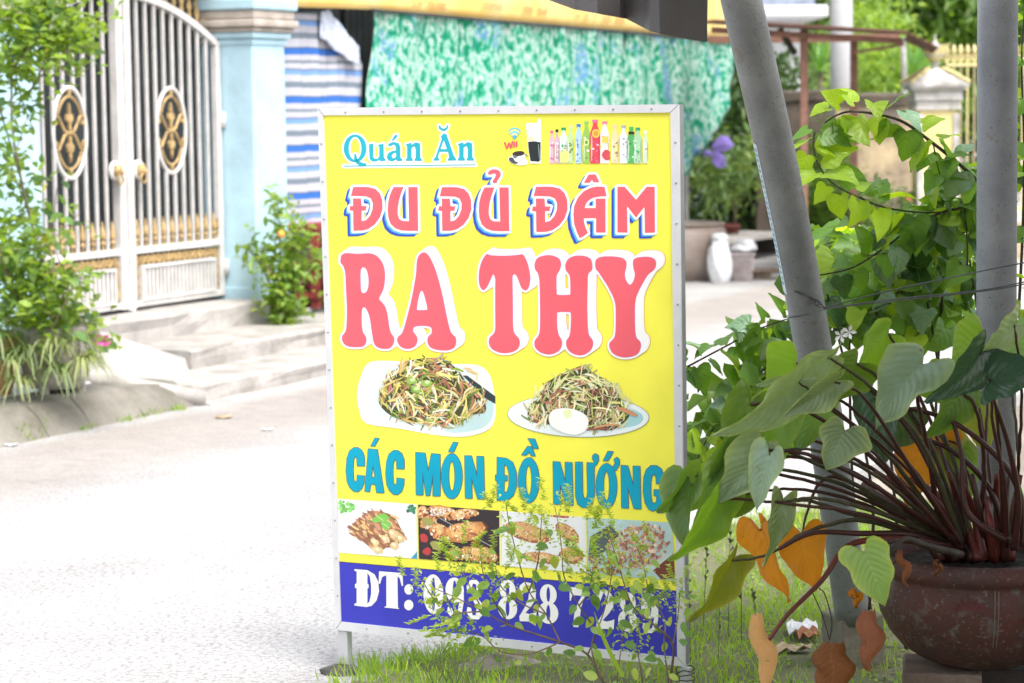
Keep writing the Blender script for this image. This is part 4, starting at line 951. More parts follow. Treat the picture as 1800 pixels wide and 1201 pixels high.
for (x, y, s_, lab) in ((393, 733, .04, 'pale brown fallen leaf lying on the dusty road below the steps'), (470, 755, .025, 'tiny white litter scrap on the dusty road'), (20, 782, .03, 'small pebble at the left kerb foot')):
    g_ = G(x, y, .006); mb = MB().grid([[(g_.x + (i - 1) * s_ + rnd(-.005, .005), g_.y + (j - 1) * s_ * .9, .004 + .012 * abs(i - 1) * rnd(.4, 1)) for j in range(3)] for i in range(3)])
    o = mb.build('litter', M('dry_leaf_tan', (.5, .36, .22), .8) if s_ == .04 else pale, None, smooth=True, label=lab, cat='litter'); o.modifiers.new('t', 'SOLIDIFY').thickness = .002
# ============================================================= the signboard
BL, BR_ = P(590, 1107, 6.6), P(1207, 1172, 6.1)
TL0 = P(560, 190, 6.62)
SU = (BR_ - BL).normalized(); SV = (TL0 - BL); SV = (SV - SU * SV.dot(SU)).normalized(); SN = SU.cross(SV)   # SN points to the viewer? fixed below
if SN.dot(CAM - BL) < 0: SN = -SN
sb = thing('signboard', Vector((0, 6.4, 0)), 'yellow Vietnamese food signboard in an aluminium frame on two short legs', 'signboard')
def SPt(x, y, off=0.0): return PL(x, y, BL, SN) + SN * off
RM = np.array(R3); nv_ = np.array(SN); o_ = np.array(BL) - np.array(CAM)
def sp_np(pts, off=0.0):
    pts = np.asarray(pts, float); d = np.stack([(pts[:, 0] - 900) / FPX, -(pts[:, 1] - 600.5) / FPX, -np.ones(len(pts))], 1) @ RM.T
    t = (o_ @ nv_) / (d @ nv_); return np.array(CAM) + d * t[:, None] + nv_ * off
alu = M('dull_aluminium', (.58, .58, .60), .4, .06, 10, .05, metal=.35)
alw = M('white_aluminium_angle', (.60, .60, .62), .4, .05, 10, .05)
prn = attr_mat('printed_vinyl', .5, .25, .09)
TLp, TRp, BRp, BLp = (560, 190), (1197, 183), (1208, 1172), (591, 1107)
tl, tr, br_, bl_ = [SPt(*q) for q in (TLp, TRp, BRp, BLp)]
TH = .028
def frame_bar(nm, q, m, f=0.0, bk=TH):
    """q: four pixel corners, extruded backwards from the sign face"""
    mb = MB(); a = [SPt(*p, .004 + f) for p in q]; b = [SPt(*p) - SN * bk for p in q]
    mb.quad(*a); mb.quad(*b[::-1])
    for i in range(4): j = (i + 1) % 4; mb.quad(a[i], b[i], b[j], a[j])
    return mb.build(nm, m, sb, bevel=.0012)
frame_bar('frame_top', [(560, 190), (1193, 183.5), (1179, 198), (570, 203)], alw)
frame_bar('frame_bottom', [(591, 1107), (1204.5, 1171.6), (1191, 1155), (601, 1093)], alw)
frame_bar('frame_left', [(559.4, 191), (569.4, 204), (600.4, 1092), (590.4, 1106)], alw)
frame_bar('frame_right', [(1193.6, 184.4), (1205, 1170.6), (1191.4, 1154), (1179.6, 199)], alw, 0, .003)
frame_bar('frame_side', [(1193.3, 185), (1204.6, 1170), (1198, 1168), (1187, 186)], M('grey_aluminium_side', (.27, .28, .30), .45, .1, 10, .05, metal=.3), -.0075, TH)
for nm, x0, x1, y0, y1 in (('leg', 592, 609, 1108, 1260), ('leg', 1194, 1208, 1174, 1300)):
    a, b = SPt(x0, y0, -.002), SPt(x1, y0, -.002); c_ = (a + b) / 2 - SN * .014; zt_ = a.z - .002
    mb = MB(); mb.box((c_.x, c_.y, zt_ / 2 - .02), ((b - a).length, .026, zt_ + .04), (SU, -SN, Z3)); mb.build(nm, alu, sb, bevel=.001)
for c_ in ((1200, 1200),):
    q = MB()
    for k in range(3):
        ctr = SPt(1201, 1178 + k * 9, -.014); q.tube([ctr + (SU * math.cos(a) + SN * math.sin(a)) * .024 + Vector((0, 0, rnd(-.006, .006))) for a in np.linspace(0, 6.28, 14)], .0016, 5, False)
    q.build('binding_wire', M('black_wire', (.03, .03, .032), .6), sb)
g_ = SPt(600, 1196); rkm = M('dark_stone', (.09, .085, .08), .9, .3, 20, .6)
MB().ball((g_.x, g_.y - .02, .0), .05, 6, (1.2, .7, .55), .15).build('stone', rkm, None, label='small dark stone packed against the sign\'s left leg', cat='stone')
# screws
rivm = M('screw_steel', (.30, .30, .31), .35, .1, 10, 0, metal=.8)
def screws(p0, p1, n):
    for i in range(n):
        t = (i + .5) / n; c_ = SPt(lerp(p0[0], p1[0], t), lerp(p0[1], p1[1], t), .004)
        MB().lathe(c_, [(.0027, 0), (.0027, .001), (.0016, .002), (0, .002)], 8, (SU, SV, SN)).build('screw', rivm, sb, smooth=True)
screws((575, 198), (1180, 191), 9); screws((565, 220), (596, 1080), 13); screws((1188, 215), (1201, 1140), 13); screws((610, 1101), (1190, 1163), 8)

# ---------------- print: filled from distance fields, so outlines and drop shadows are exact offsets of the letters
def smooth(p, n=3): return [(q.x, q.y) for q in cat_rom([(a, b, 0) for a, b in p], n, True)]
def Zm(p, s, x0, y0): return [(x / s + x0, y / s + y0) for x, y in p]
def sdf(polys, X, Y):
    ins = np.zeros(X.shape, bool); dm = np.full(X.shape, 1e9)
    for p in polys:
        p = np.asarray(p, float); q = np.roll(p, -1, 0)
        for (ax, ay), (bx, by) in zip(p, q):
            dx, dy = bx - ax, by - ay; l = dx * dx + dy * dy + 1e-12
            t = np.clip(((X - ax) * dx + (Y - ay) * dy) / l, 0, 1); ex = X - ax - t * dx; ey = Y - ay - t * dy; dm = np.minimum(dm, ex * ex + ey * ey)
            if ay != by:
                c = (ay > Y) != (by > Y); ins ^= c & (X < dx * (Y - ay) / dy + ax)
    d = np.sqrt(dm); return np.where(ins, -d, d)
def march(phi, x0, y0, st):
    """polygons (pixel space) of the region phi<0"""
    H, Wd = phi.shape; out = []
    neg = phi < 0; full = neg[:-1, :-1] & neg[1:, :-1] & neg[:-1, 1:] & neg[1:, 1:]; anyn = neg[:-1, :-1] | neg[1:, :-1] | neg[:-1, 1:] | neg[1:, 1:]
    for j in range(H - 1):
        r = full[j]; ch = np.flatnonzero(np.diff(np.concatenate([[0], r.astype(int), [0]])))
        for a, b in zip(ch[::2], ch[1::2]): out.append([(x0 + a * st, y0 + j * st), (x0 + b * st, y0 + j * st), (x0 + b * st, y0 + (j + 1) * st), (x0 + a * st, y0 + (j + 1) * st)])
    for j, i in zip(*np.nonzero(anyn & ~full)):
        c = [(i, j), (i + 1, j), (i + 1, j + 1), (i, j + 1)]; v = [phi[y, x] for x, y in c]; pg = []
        for k in range(4):
            k2 = (k + 1) % 4
            if v[k] < 0: pg.append((x0 + c[k][0] * st, y0 + c[k][1] * st))
            if (v[k] < 0) != (v[k2] < 0):
                t = v[k] / (v[k] - v[k2]); pg.append((x0 + (c[k][0] + (c[k2][0] - c[k][0]) * t) * st, y0 + (c[k][1] + (c[k2][1] - c[k][1]) * t) * st))
        if len(pg) > 2: out.append(pg)
    return out
class Print:
    """collects flat print; off = height above the panel in metres"""
    def __init__(s): s.p = []; s.off = []; s.col = []
    def add(s, polys, col, off):
        c = lin(col); 
        for p in polys: s.p.append(p); s.off.append(off); s.col.append(c)
    def build(s, name, label=None, cat=None):
        n = [len(p) for p in s.p]; pts = np.array([q for p in s.p for q in p], float); off = np.repeat(np.array(s.off), n)
        V = sp_np(pts) + nv_[None, :] * off[:, None]; i = 0; F = []
        for k in n: F.append(tuple(range(i, i + k))); i += k
        # face the viewer
        mb = MB(); mb.v = [tuple(v) for v in V]; fs = []
        for f in F:
            a, b, c = (Vector(V[f[0]]), Vector(V[f[1]]), Vector(V[f[2]]))
            fs.append(f if (b - a).cross(c - a).dot(SN) >= 0 else f[::-1])
        mb.f = fs; mb.c = s.col; o = mb.build(name, prn, sb)
        if label: o['label'] = label
        return o
def glyph_layers(pr, polys, specs, st=1.0, pad=20):
    pr = Print()
    """specs: (dilate, [(dx,dy)...] sweep, colour, off)"""
    allp = np.concatenate([np.asarray(p) for p in polys]); x0, y0 = np.floor(allp.min(0) - pad); x1, y1 = np.ceil(allp.max(0) + pad)
    xs = np.arange(x0, x1 + st, st); ys = np.arange(y0, y1 + st, st); X, Y = np.meshgrid(xs, ys)
    base_ = sdf(polys, X, Y); cache = {}
    for dil, sweep, col, off in specs:
        phi = None
        for dx, dy in sweep:
            if (dx, dy) == (0, 0): q = base_
            else:
                ix, iy = int(round(dx / st)), int(round(dy / st)); q = np.full(base_.shape, 99.0)
                ys0, ys1 = max(0, iy), min(base_.shape[0], base_.shape[0] + iy); xs0, xs1 = max(0, ix), min(base_.shape[1], base_.shape[1] + ix)
                q[ys0:ys1, xs0:xs1] = base_[ys0 - iy:ys1 - iy, xs0 - ix:xs1 - ix]
            phi = q if phi is None else np.minimum(phi, q)
        pr.add(march(phi - dil, x0, y0, st), col, off)
    pr.build('letter')
E1 = 2e-4
# panel
pn = Print(); pn.add([[(564, 195), (1186, 190), (1198, 1163), (596, 1100)]], (.90, .85, .085), -.001); panel = pn.build('panel', 'bright yellow printed panel')
bk = MB(); bk.quad(*[SPt(*q, -.012) for q in ((564, 195), (596, 1100), (1202, 1163), (1188, 190))]); bk.build('back_sheet', alu, sb)
bd_ = Print(); bd_.add([[(595.5, 988), (1193, 1040), (1197, 1158), (599, 1098)]], (.045, .047, .45), E1); bd_.build('blue_band', 'deep blue strip along the bottom of the sign')
tn = Print(); tn.add([[(595.5, 986.8), (1193, 1038.8), (1193, 1040), (595.5, 988)]], (.05, .03, .03), E1 * 1.1); tn.build('band_edge')

PINK = (.80, .12, .15); WHT = (.88, .87, .86)
# ---- RA THY
za = lambda p: Zm(smooth(p), 5.459, 580, 420); zb2 = lambda p: Zm(smooth(p), 5.294, 860, 420)
Rg = [za([(105,190),(115,155),(160,138),(260,145),(380,140),(450,165),(500,225),(525,300),(527,400),(510,490),(472,570),(490,600),(530,650),(555,740),(570,850),(590,910),(615,945),(612,1000),(580,1045),(520,1055),(460,1040),(425,1000),(405,900),(385,760),(360,690),(335,655),(312,665),(305,720),(305,800),(315,890),(345,940),(348,990),(320,1030),(240,1038),(160,1025),(122,980),(120,935),(150,890),(162,820),(165,650),(155,450),(150,330),(130,260),(105,230)]), za([(295,310),(310,275),(335,275),(358,310),(372,380),(370,460),(350,510),(320,522),(300,500),(294,400)])]
Ag = [za([(835,230),(850,170),(880,138),(915,133),(950,165),(990,240),(1030,350),(1075,520),(1110,690),(1140,830),(1165,905),(1205,945),(1210,1000),(1190,1045),(1130,1068),(1040,1065),(965,1040),(938,985),(945,940),(975,910),(980,870),(965,845),(920,835),(850,835),(805,850),(800,890),(835,940),(838,990),(810,1035),(750,1055),(690,1040),(655,1000),(650,950),(690,910),(715,850),(750,720),(785,580),(815,420),(830,320)]), za([(835,680),(840,620),(860,530),(880,495),(900,520),(925,610),(937,670),(930,683),(850,685)])]
Tg = [smooth([(856,447),(862,449),(880,450),(900,449.5),(914,448),(917,447),(922,451),(928,465),(932,485),(931,500),(927,509),(922,510),(916,504),(910,488),(905,482),(901,486),(901,500),(901.5,540),(902,575),(905,587),(912,595),(913.5,606),(908,615),(895,620),(880,620),(866,614),(860,604),(861,594),(868,587),(871,578),(871,550),(871,500),(871,490),(867.5,482),(863,490),(857,503),(850,510),(844,503),(842,488),(844,470),(849,456)])]
Hg = [zb2([(425,235),(450,180),(520,155),(590,157),(650,185),(668,235),(655,290),(628,340),(625,420),(628,500),(640,522),(745,522),(757,500),(757,420),(750,340),(715,290),(712,235),(740,185),(800,160),(880,160),(940,185),(958,235),(955,290),(920,330),(915,450),(912,650),(918,830),(930,900),(960,940),(965,990),(940,1040),(880,1078),(820,1080),(760,1055),(725,1010),(720,950),(750,900),(762,800),(762,700),(745,680),(640,682),(632,710),(632,800),(645,890),(672,940),(675,990),(650,1040),(590,1070),(530,1072),(470,1050),(430,1010),(425,950),(460,900),(475,820),(475,600),(470,400),(455,320),(430,285)])]
Yg = [zb2([(988,230),(1000,190),(1050,168),(1150,165),(1240,180),(1275,215),(1275,260),(1262,320),(1270,380),(1310,430),(1345,390),(1358,330),(1345,270),(1340,220),(1355,185),(1420,170),(1500,172),(1545,200),(1550,250),(1530,290),(1480,330),(1430,410),(1380,510),(1358,590),(1355,720),(1358,850),(1370,920),(1405,960),(1410,1010),(1380,1070),(1310,1098),(1230,1098),(1160,1070),(1125,1020),(1122,970),(1165,920),(1178,850),(1180,720),(1178,620),(1160,550),(1110,450),(1060,370),(1020,310),(995,280)])]
sw_ = [(0, 0), (3, -2), (6, -4), (9, -6), (12, -8)]
pr = Print()
for k, g in enumerate((Rg, Ag, Tg, Hg, Yg)):
    e = k * 2e-5
    glyph_layers(pr, g, [(4.6, sw_, (.80, .30, .22), E1 + e), (3.9, sw_, WHT, E1 * 2 + e), (.7, [(0, 0)], (.62, .30, .62), E1 * 3.2), (0, [(0, 0)], PINK, E1 * 4)], 1.0)
# ---- DU DU DAM
zA = lambda p: Zm(p, 5.003, 580, 200); zB = lambda p: Zm(p, 4.803, 860, 190)
Dp = [(205,645),(290,643),(345,646),(400,660),(440,700),(462,760),(464,840),(440,915),(395,975),(340,1014),(285,1028),(208,1030),(206,930),(205,855),(172,850),(178,812),(205,812),(203,745),(275,745),(280,812),(325,812),(315,852),(280,853),(280,945),(320,935),(355,895),(376,840),(378,785),(360,745),(320,728),(250,725),(185,725)]
Up = [(560,645),(648,645),(626,705),(608,770),(598,830),(597,880),(608,920),(628,938),(650,944),(697,945),(693,800),(690,645),(772,645),(775,840),(778,1030),(690,1031),(630,1027),(575,1008),(535,970),(515,915),(509,850),(513,780),(528,715),(545,675)]
Hk = [(1390,535),(1395,508),(1420,492),(1455,489),(1485,498),(1503,520),(1502,548),(1485,575),(1472,592),(1470,612),(1435,612),(1432,592),(1450,565),(1462,540),(1450,526),(1430,528),(1425,537)]
sh = lambda p, dx, dy=0: [(x + dx, y + dy) for x, y in p]
D3_ = [(362 + (x - 172) * 1.035 * 4.803 / 5.003 * 1.035, 665 + (y - 645) * (1048 - 665) / (1030 - 645)) for x, y in Dp]
Ac = [(975,665),(915,663),(860,672),(800,702),(750,755),(718,825),(711,900),(718,980),(740,1045),(765,1100),(800,1082),(835,1055),(815,1010),(802,965),(800,932),(903,930),(903,1052),(983,1052),(983,765),(900,765),(900,845),(806,845),(820,805),(845,777),(880,758),(935,748),(992,745)]
Ci = [(800,632),(840,562),(900,560),(932,628),(882,628),(868,606),(850,632)]
Mm = [(1083,665),(1145,665),(1240,775),(1330,665),(1398,665),(1400,1052),(1315,1055),(1312,835),(1240,925),(1165,830),(1168,1052),(1083,1052)]
pr = Print(); sh2 = [(0, 0), (-2, 2), (-4, 3), (-6, 5), (-8, 7)]; sh1 = [(0, 0), (-1, 1), (-3, 2), (-4, 4)]
for k, g in enumerate(([zA(Dp)], [zA(Up)], [zA(sh(Dp, 781, 2))], [zA(sh(Up, 801, 3))], [zA(Hk)], [zB(D3_)], [zB(Ac)], [zB(Ci)], [zB(Mm)])):
    e = k * 1e-5
    glyph_layers(pr, g, [(2.6, sh2, (.035, .07, .50), E1 + e), (2.4, sh1, (.08, .42, .82), E1 * 2 + e), (4.0, [(0, 0)], WHT, E1 * 3 + e), (0, [(0, 0)], PINK, E1 * 4.2)], .8, 14)
# ---- Quan An
def ell(cx, cy, rx, ry, n=28, rot=0): return [(cx + rx * math.cos(a) * math.cos(rot) - ry * math.sin(a) * math.sin(rot), cy + rx * math.cos(a) * math.sin(rot) + ry * math.sin(a) * math.cos(rot)) for a in np.linspace(0, 2 * math.pi, n, endpoint=False)]
nn1 = [(668,270),(715,255),(718,275),(755,252),(790,262),(795,300),(795,385),(810,405),(810,415),(745,415),(745,405),(755,385),(755,310),(745,285),(718,300),(718,385),(730,405),(730,415),(668,415),(668,405),(680,385),(680,290)]
Q = [[ell(222,305,100,122), ell(222,305,56,102)], [[(215,355),(230,355),(245,412),(285,432),(322,438),(318,458),(268,460),(236,440),(213,400)]],
     [[(342,270),(378,262),(382,262),(382,380),(395,398),(420,395),(435,375),(435,290),(420,275),(472,262),(475,385),(490,405),(488,415),(440,418),(438,405),(410,420),(375,420),(350,400),(345,290)]],
     [[(515,265),(560,248),(605,260),(618,290),(620,385),(638,405),(635,415),(590,417),(585,402),(550,420),(515,412),(500,380),(515,345),(550,328),(582,322),(582,290),(565,270),(535,285),(513,282)], [(583,342),(558,350),(542,370),(550,392),(572,390),(583,375)]],
     [[(545,235),(570,190),(595,185),(592,205),(555,240)]], [nn1], [sh(nn1, 458, -3)],
     [[(1000,175),(1025,180),(1090,370),(1110,400),(1108,412),(1038,412),(1038,400),(1050,385),(1040,335),(965,335),(950,385),(962,400),(960,412),(912,412),(912,400),(930,380),(985,220),(975,200)], [(972,312),(1030,312),(1003,232)]],
     [[(955,105),(970,105),(980,125),(1000,132),(1020,125),(1032,102),(1043,102),(1035,135),(1010,152),(985,150),(962,135)]], [[(118,457),(1283,446),(1283,453),(118,465)]]]
pr = Print()
for k, g in enumerate(Q): glyph_layers(pr, [zA(p) for p in g], [(3.3, [(0, 0)], WHT, E1 + k * 1e-5), (.15, [(0, 0)], (.02, .40, .50), E1 * 3)], .7, 6)
# ---- CAC MON DO NUONG
z5 = lambda p: Zm(p, 2.7227, 560, 760)
Cc = [(220,162),(220,118),(208,88),(188,73),(168,74),(148,90),(136,125),(132,185),(137,235),(150,265),(170,283),(190,284),(208,268),(218,240),(220,210),(185,205),(184,232),(176,242),(168,228),(166,180),(168,130),(176,113),(184,125),(185,160)]
Aa = [[(238,80),(282,84),(313,290),(278,288),(273,250),(250,247),(245,285),(222,282)], [(262,150),(253,215),(270,217)]]
Mo = [(465,97),(510,100),(525,190),(540,103),(582,106),(582,305),(548,304),(548,190),(533,303),(515,302),(497,180),(500,300),(468,299)]
Nn = [(700,112),(732,114),(760,215),(758,115),(790,117),(795,320),(762,318),(732,215),(735,316),(703,314)]
Dd = [[(855,120),(900,125),(930,145),(946,190),(948,255),(932,302),(900,328),(855,325),(855,230),(847,230),(847,205),(855,205)], [(888,155),(902,160),(912,195),(912,252),(903,285),(888,290),(888,232),(902,232),(902,208),(888,207)]]
Oo = lambda cx, cy: [ell(cx, cy, 50, 108), ell(cx, cy, 15, 72)]
Uu = [(1230,143),(1262,144),(1264,290),(1268,312),(1276,319),(1285,310),(1288,290),(1285,146),(1316,148),(1322,138),(1312,130),(1312,112),(1325,103),(1339,112),(1340,135),(1330,155),(1319,162),(1320,300),(1310,340),(1290,360),(1262,360),(1240,342),(1231,305)]
Gg = [(1652,246),(1652,205),(1640,175),(1618,160),(1590,160),(1568,180),(1557,215),(1554,280),(1562,335),(1580,368),(1600,378),(1616,368),(1622,385),(1653,385),(1653,278),(1606,275),(1606,303),(1619,305),(1618,330),(1608,342),(1596,335),(1590,300),(1590,235),(1596,208),(1606,200),(1616,215),(1617,246)]
words = [[Cc], Aa, [[(250,65),(270,28),(290,30),(268,67)]], [sh(Cc, 190, 14)], [Mo], Oo(638, 210), [[(622,92),(645,48),(667,50),(647,94)]], [Nn], Dd, Oo(1006, 230), [[(972,108),(1000,68),(1020,70),(1037,114),(1018,112),(1009,94),(992,110)]], [[(1003,30),(1035,33),(1052,78),(1030,76)]],
         [sh(Nn, 423, 29)], [Uu], Oo(1378, 258), [[(1405,168),(1420,150),(1414,130),(1428,120),(1440,132),(1440,155),(1425,180),(1412,186)]], [[(1363,135),(1385,92),(1410,93),(1385,137)]], [sh(Nn, 748, 47)], [Gg]]
pr = Print()
for k, g in enumerate(words): glyph_layers(pr, [z5(p) for p in g], [(1.0, [(0, 0)], (.06, .09, .16), E1 + k * 1e-5), (0, [(0, 0)], (.0, .34, .50), E1 * 3)], .7, 4)
# ---- telephone line
def box_(p, cx, cy, w_, h_): return z5([(cx + (x - .5) * w_, cy + (y - .5) * h_ + (x - .5) * w_ * .085) for x, y in p])
def e01(cx, cy, rx, ry): return ell(cx, cy, rx, ry, 24)
DG = {'0': [[e01(.5, .5, .5, .5), e01(.5, .5, .1, .43)]],
      '8': [[e01(.5, .26, .42, .26), e01(.5, .26, .09, .19)], [e01(.5, .72, .5, .28), e01(.5, .72, .1, .2)]],
      '9': [[e01(.5, .32, .48, .32), e01(.5, .32, .1, .25)], [[(.72, .42), (.97, .32), (.97, .6), (.88, .85), (.62, 1), (.3, 1), (.1, .88), (.15, .75), (.35, .78), (.45, .93), (.65, .85), (.75, .6)]]],
      '2': [[[(.05, .3), (.1, .1), (.35, 0), (.7, .02), (.95, .2), (.93, .42), (.7, .6), (.4, .78), (.6, .8), (.9, .75), (.98, .72), (.95, .98), (.1, 1), (.08, .88), (.35, .65), (.55, .42), (.6, .2), (.45, .07), (.35, .2), (.25, .35), (.1, .35)]]],
      '7': [[[(.05, 0), (.95, 0), (.95, .15), (.7, .5), (.62, .8), (.55, 1), (.25, 1), (.3, .7), (.5, .4), (.75, .2), (.2, .2), (.12, .35), (.05, .35)]]],
      '3': [[[(.05, .2), (.25, .02), (.6, 0), (.9, .15), (.88, .35), (.68, .48), (.95, .62), (.97, .85), (.7, 1), (.3, 1), (.05, .85), (.1, .7), (.3, .72), (.38, .9), (.55, .9), (.6, .7), (.4, .52), (.4, .44), (.58, .35), (.58, .12), (.4, .1), (.3, .3), (.1, .32)]]]}
gl = [[z5([(172,655),(235,660),(268,680),(286,715),(290,760),(278,805),(255,830),(230,836),(172,829),(172,820),(183,818),(183,747),(175,745),(175,725),(183,725),(183,665),(172,663)]), z5([(234,672),(246,690),(252,730),(252,775),(244,810),(234,822),(234,747),(240,745),(240,727),(234,726)])],
      [z5([(290,665),(402,674),(405,735),(398,735),(390,700),(378,688),(380,838),(388,846),(311,838),(325,832),(325,684),(305,692),(295,725),(288,725)])], [z5(ell(432, 752, 21, 25))], [z5(ell(432, 827, 22, 25))]]
for ch, x, cy, w_ in (('0', 550, 775, 96), ('9', 652, 790, 92), ('3', 748, 800, 88), ('8', 905, 800, 92), ('2', 1000, 812, 92), ('8', 1100, 822, 96), ('7', 1240, 838, 84), ('2', 1370, 848, 96), ('8', 1480, 860, 92), ('9', 1585, 866, 88)):
    for g in DG[ch]: gl.append([box_(p, x, cy, w_, 190) for p in g])
pr = Print()
for k, g in enumerate(gl): glyph_layers(pr, g, [(1.2, [(0, 0)], (.03, .04, .30), E1 * 1.6 + k * 5e-6), (0, [(0, 0)], WHT, E1 * 3 + k * 5e-6)], .8, 4)

# ---------------- printed pictures (many small strokes of ink)
def inpoly(p, x, y):
    c = False; j = len(p) - 1
    for i in range(len(p)):
        if (p[i][1] > y) != (p[j][1] > y) and x < (p[j][0] - p[i][0]) * (y - p[i][1]) / (p[j][1] - p[i][1]) + p[i][0]: c = not c
        j = i
    return c
class Ink:
    def __init__(s, z0): s.pr = Print(); s.z = z0; s.k = 0
    def up(s): s.k += 1; return s.z + s.k * 4e-6
    def fill(s, p, col, keep=False): s.pr.add([p], col, s.up())
    def strand(s, x, y, L, a, w_, col, bend=0, clip=None):
        n = 5; l_, r_ = [], []; px_, py_ = x - math.cos(a) * L / 2, y - math.sin(a) * L / 2
        for i in range(n):
            t = i / (n - 1); aa = a + bend * (t - .5); ww = w_ * (.35 + .65 * math.sin(math.pi * (t * .8 + .1)))
            l_.append((px_ - math.sin(aa) * ww / 2, py_ + math.cos(aa) * ww / 2)); r_.append((px_ + math.sin(aa) * ww / 2, py_ - math.cos(aa) * ww / 2)); px_ += math.cos(aa) * L / (n - 1); py_ += math.sin(aa) * L / (n - 1)
        pg = l_ + r_[::-1]
        if clip and not all(inpoly(clip, *q) for q in (pg[0], pg[n - 1], pg[n], pg[2])): return
        z = s.up(); c = lin(col)
        for i in range(n - 1): s.pr.add([[l_[i], l_[i + 1], r_[i + 1], r_[i]]], c, z)
    def blob(s, x, y, rx, ry, col, a=0, j=.25, clip=None):
        p = [(x + (rx * math.cos(t) * math.cos(a) - ry * math.sin(t) * math.sin(a)) * (q := 1 + rnd(-j, j)), y + (rx * math.cos(t) * math.sin(a) + ry * math.sin(t) * math.cos(a)) * q) for t in np.linspace(0, 6.283, 11)[:-1]]
        if clip and not all(inpoly(clip, *q_) for q_ in p): return
        s.pr.add([p], col, s.up())
def vary(c, v): k = 1 + rnd(-v, v); return tuple(min(.95, x * k * (1 + rnd(-.05, .05))) for x in c)
z4 = lambda p: Zm(p, 2.7273, 560, 420)
VG = [(.84, .66, .20), (.88, .76, .38), (.60, .56, .12), (.24, .38, .04), (.80, .46, .16), (.70, .28, .20), (.88, .86, .66), (.16, .26, .05), (.62, .50, .16), (.50, .20, .14)]
def noodles(ink, region, n, pal, ox, oy, sc_=1.0, dark=(.07, .075, .03)):
    xs = [p[0] for p in region]; ys = [p[1] for p in region]; cx_, cy_ = sum(xs) / len(xs), sum(ys) / len(ys)
    ink.fill(region, dark)
    for i in range(n):
        for _ in range(20):
            x, y = rnd(min(xs), max(xs)), rnd(min(ys), max(ys))
            if inpoly(region, x, y): break
        a = math.atan2(y - cy_, x - cx_) + math.pi / 2 + random.gauss(0, .7); L = rnd(10, 34) * sc_; depth = i / n
        c = random.choice(pal); c = tuple(v * (.38 + .7 * depth) for v in c)
        ink.strand(x, y, L, a, rnd(1.5, 4.2) * sc_ ** .5, vary(c, .25), rnd(-1.1, 1.1))
        if random.random() < .25: ink.strand(x + 1, y - .8, L * .6, a, .9, (.92, .90, .70), rnd(-.3, .3))
ik = Ink(E1 * 1.5)
pl1 = smooth(z4([(250,590),(400,588),(640,600),(765,606),(822,655),(845,760),(848,850),(815,915),(700,948),(560,940),(380,908),(230,885),(195,820),(185,740),(205,655)]), 3)
ik.fill(pl1, (.80, .84, .84)); ik.fill(smooth(z4([(280,640),(420,620),(600,630),(760,690),(800,760),(790,850),(700,900),(560,905),(400,880),(280,820),(250,730)]), 3), (.66, .76, .75)); ik.fill(smooth(z4([(640,820),(780,780),(835,770),(835,850),(790,905),(680,930),(600,915)]), 3), (.50, .68, .68))
ik.fill(z4([(690,655),(712,655),(848,755),(848,792),(800,765)]), (.03, .05, .05))
ik.fill(z4([(250,592),(330,592),(215,700),(195,760),(192,700),(215,650)]), (.86, .86, .87))
noodles(ik, smooth(z4([(330,680),(400,600),(480,575),(590,575),(660,620),(720,700),(790,770),(800,830),(740,845),(660,890),(560,890),(450,880),(350,850),(290,790),(300,730)]), 3), 420, VG, 0, 0)
for _ in range(60): t = rnd(0, 6.28); ik.strand(*z4([(550 + 240 * math.cos(t), 735 + 150 * math.sin(t))])[0], rnd(12, 28), t + rnd(.6, 2.2), rnd(1.5, 3), vary(random.choice(VG), .2), rnd(-.8, .8))
for x, y in ((450, 680), (520, 690), (470, 720)): ik.blob(*z4([(x, y)])[0], 9, 6, (.30, .48, .10)); ik.blob(*z4([(x + 4, y - 4)])[0], 5, 3, (.62, .76, .36))
ik.pr.build('food_picture', 'printed picture of papaya salad on a square white plate with chopsticks')
ik = Ink(E1 * 1.5)
pe = ell(560 + 1245 / 2.7273, 420 + 848 / 2.7273, 124, 37, 40, .03)
ik.fill(ell(560 + 1245 / 2.7273, 420 + 848 / 2.7273, 125, 38, 40, .03), (.20, .22, .2)); ik.fill(pe, (.78, .84, .84)); ik.fill(ell(560 + 1290 / 2.7273, 420 + 850 / 2.7273, 98, 27, 40, .03), (.58, .74, .74)); ik.fill(ell(560 + 1470 / 2.7273, 420 + 860 / 2.7273, 32, 16, 30, .0), (.36, .62, .64))
noodles(ik, smooth(z4([(1280,605),(1310,640),(1400,690),(1430,740),(1470,800),(1490,850),(1440,900),(1380,920),(1250,900),(1100,890),(1010,870),(1010,800),(1060,760),(1080,700),(1180,640)]), 3), 330, [(.84, .82, .46), (.66, .70, .22), (.88, .86, .62), (.70, .40, .18), (.36, .48, .12), (.80, .70, .34), (.45, .18, .12)], 0, 0)
for _ in range(50): t = rnd(3.0, 6.4); ik.strand(*z4([(1250 + 230 * math.cos(t), 800 + 130 * math.sin(t))])[0], rnd(14, 30), t + rnd(.6, 2.2), rnd(1.5, 2.6), vary((.75, .74, .36), .2), rnd(-.8, .8))
ik.strand(*z4([(1480, 830)])[0], 38, .4, 8, (.58, .28, .14), .2); ik.strand(*z4([(1340, 915)])[0], 40, .0, 5, (.28, .10, .06), .3); ik.strand(*z4([(1380, 900)])[0], 44, -.1, 4, (.66, .34, .16), .3)
ik.fill(smooth(z4([(1105,860),(1120,825),(1165,812),(1215,815),(1270,835),(1295,870),(1285,915),(1240,938),(1180,930),(1120,900)]), 3), (.88, .88, .84)); ik.blob(*z4([(1195, 838)])[0], 7, 9, (.78, .82, .45))
ik.pr.build('food_picture', 'printed picture of green papaya salad with an egg on an oval plate')
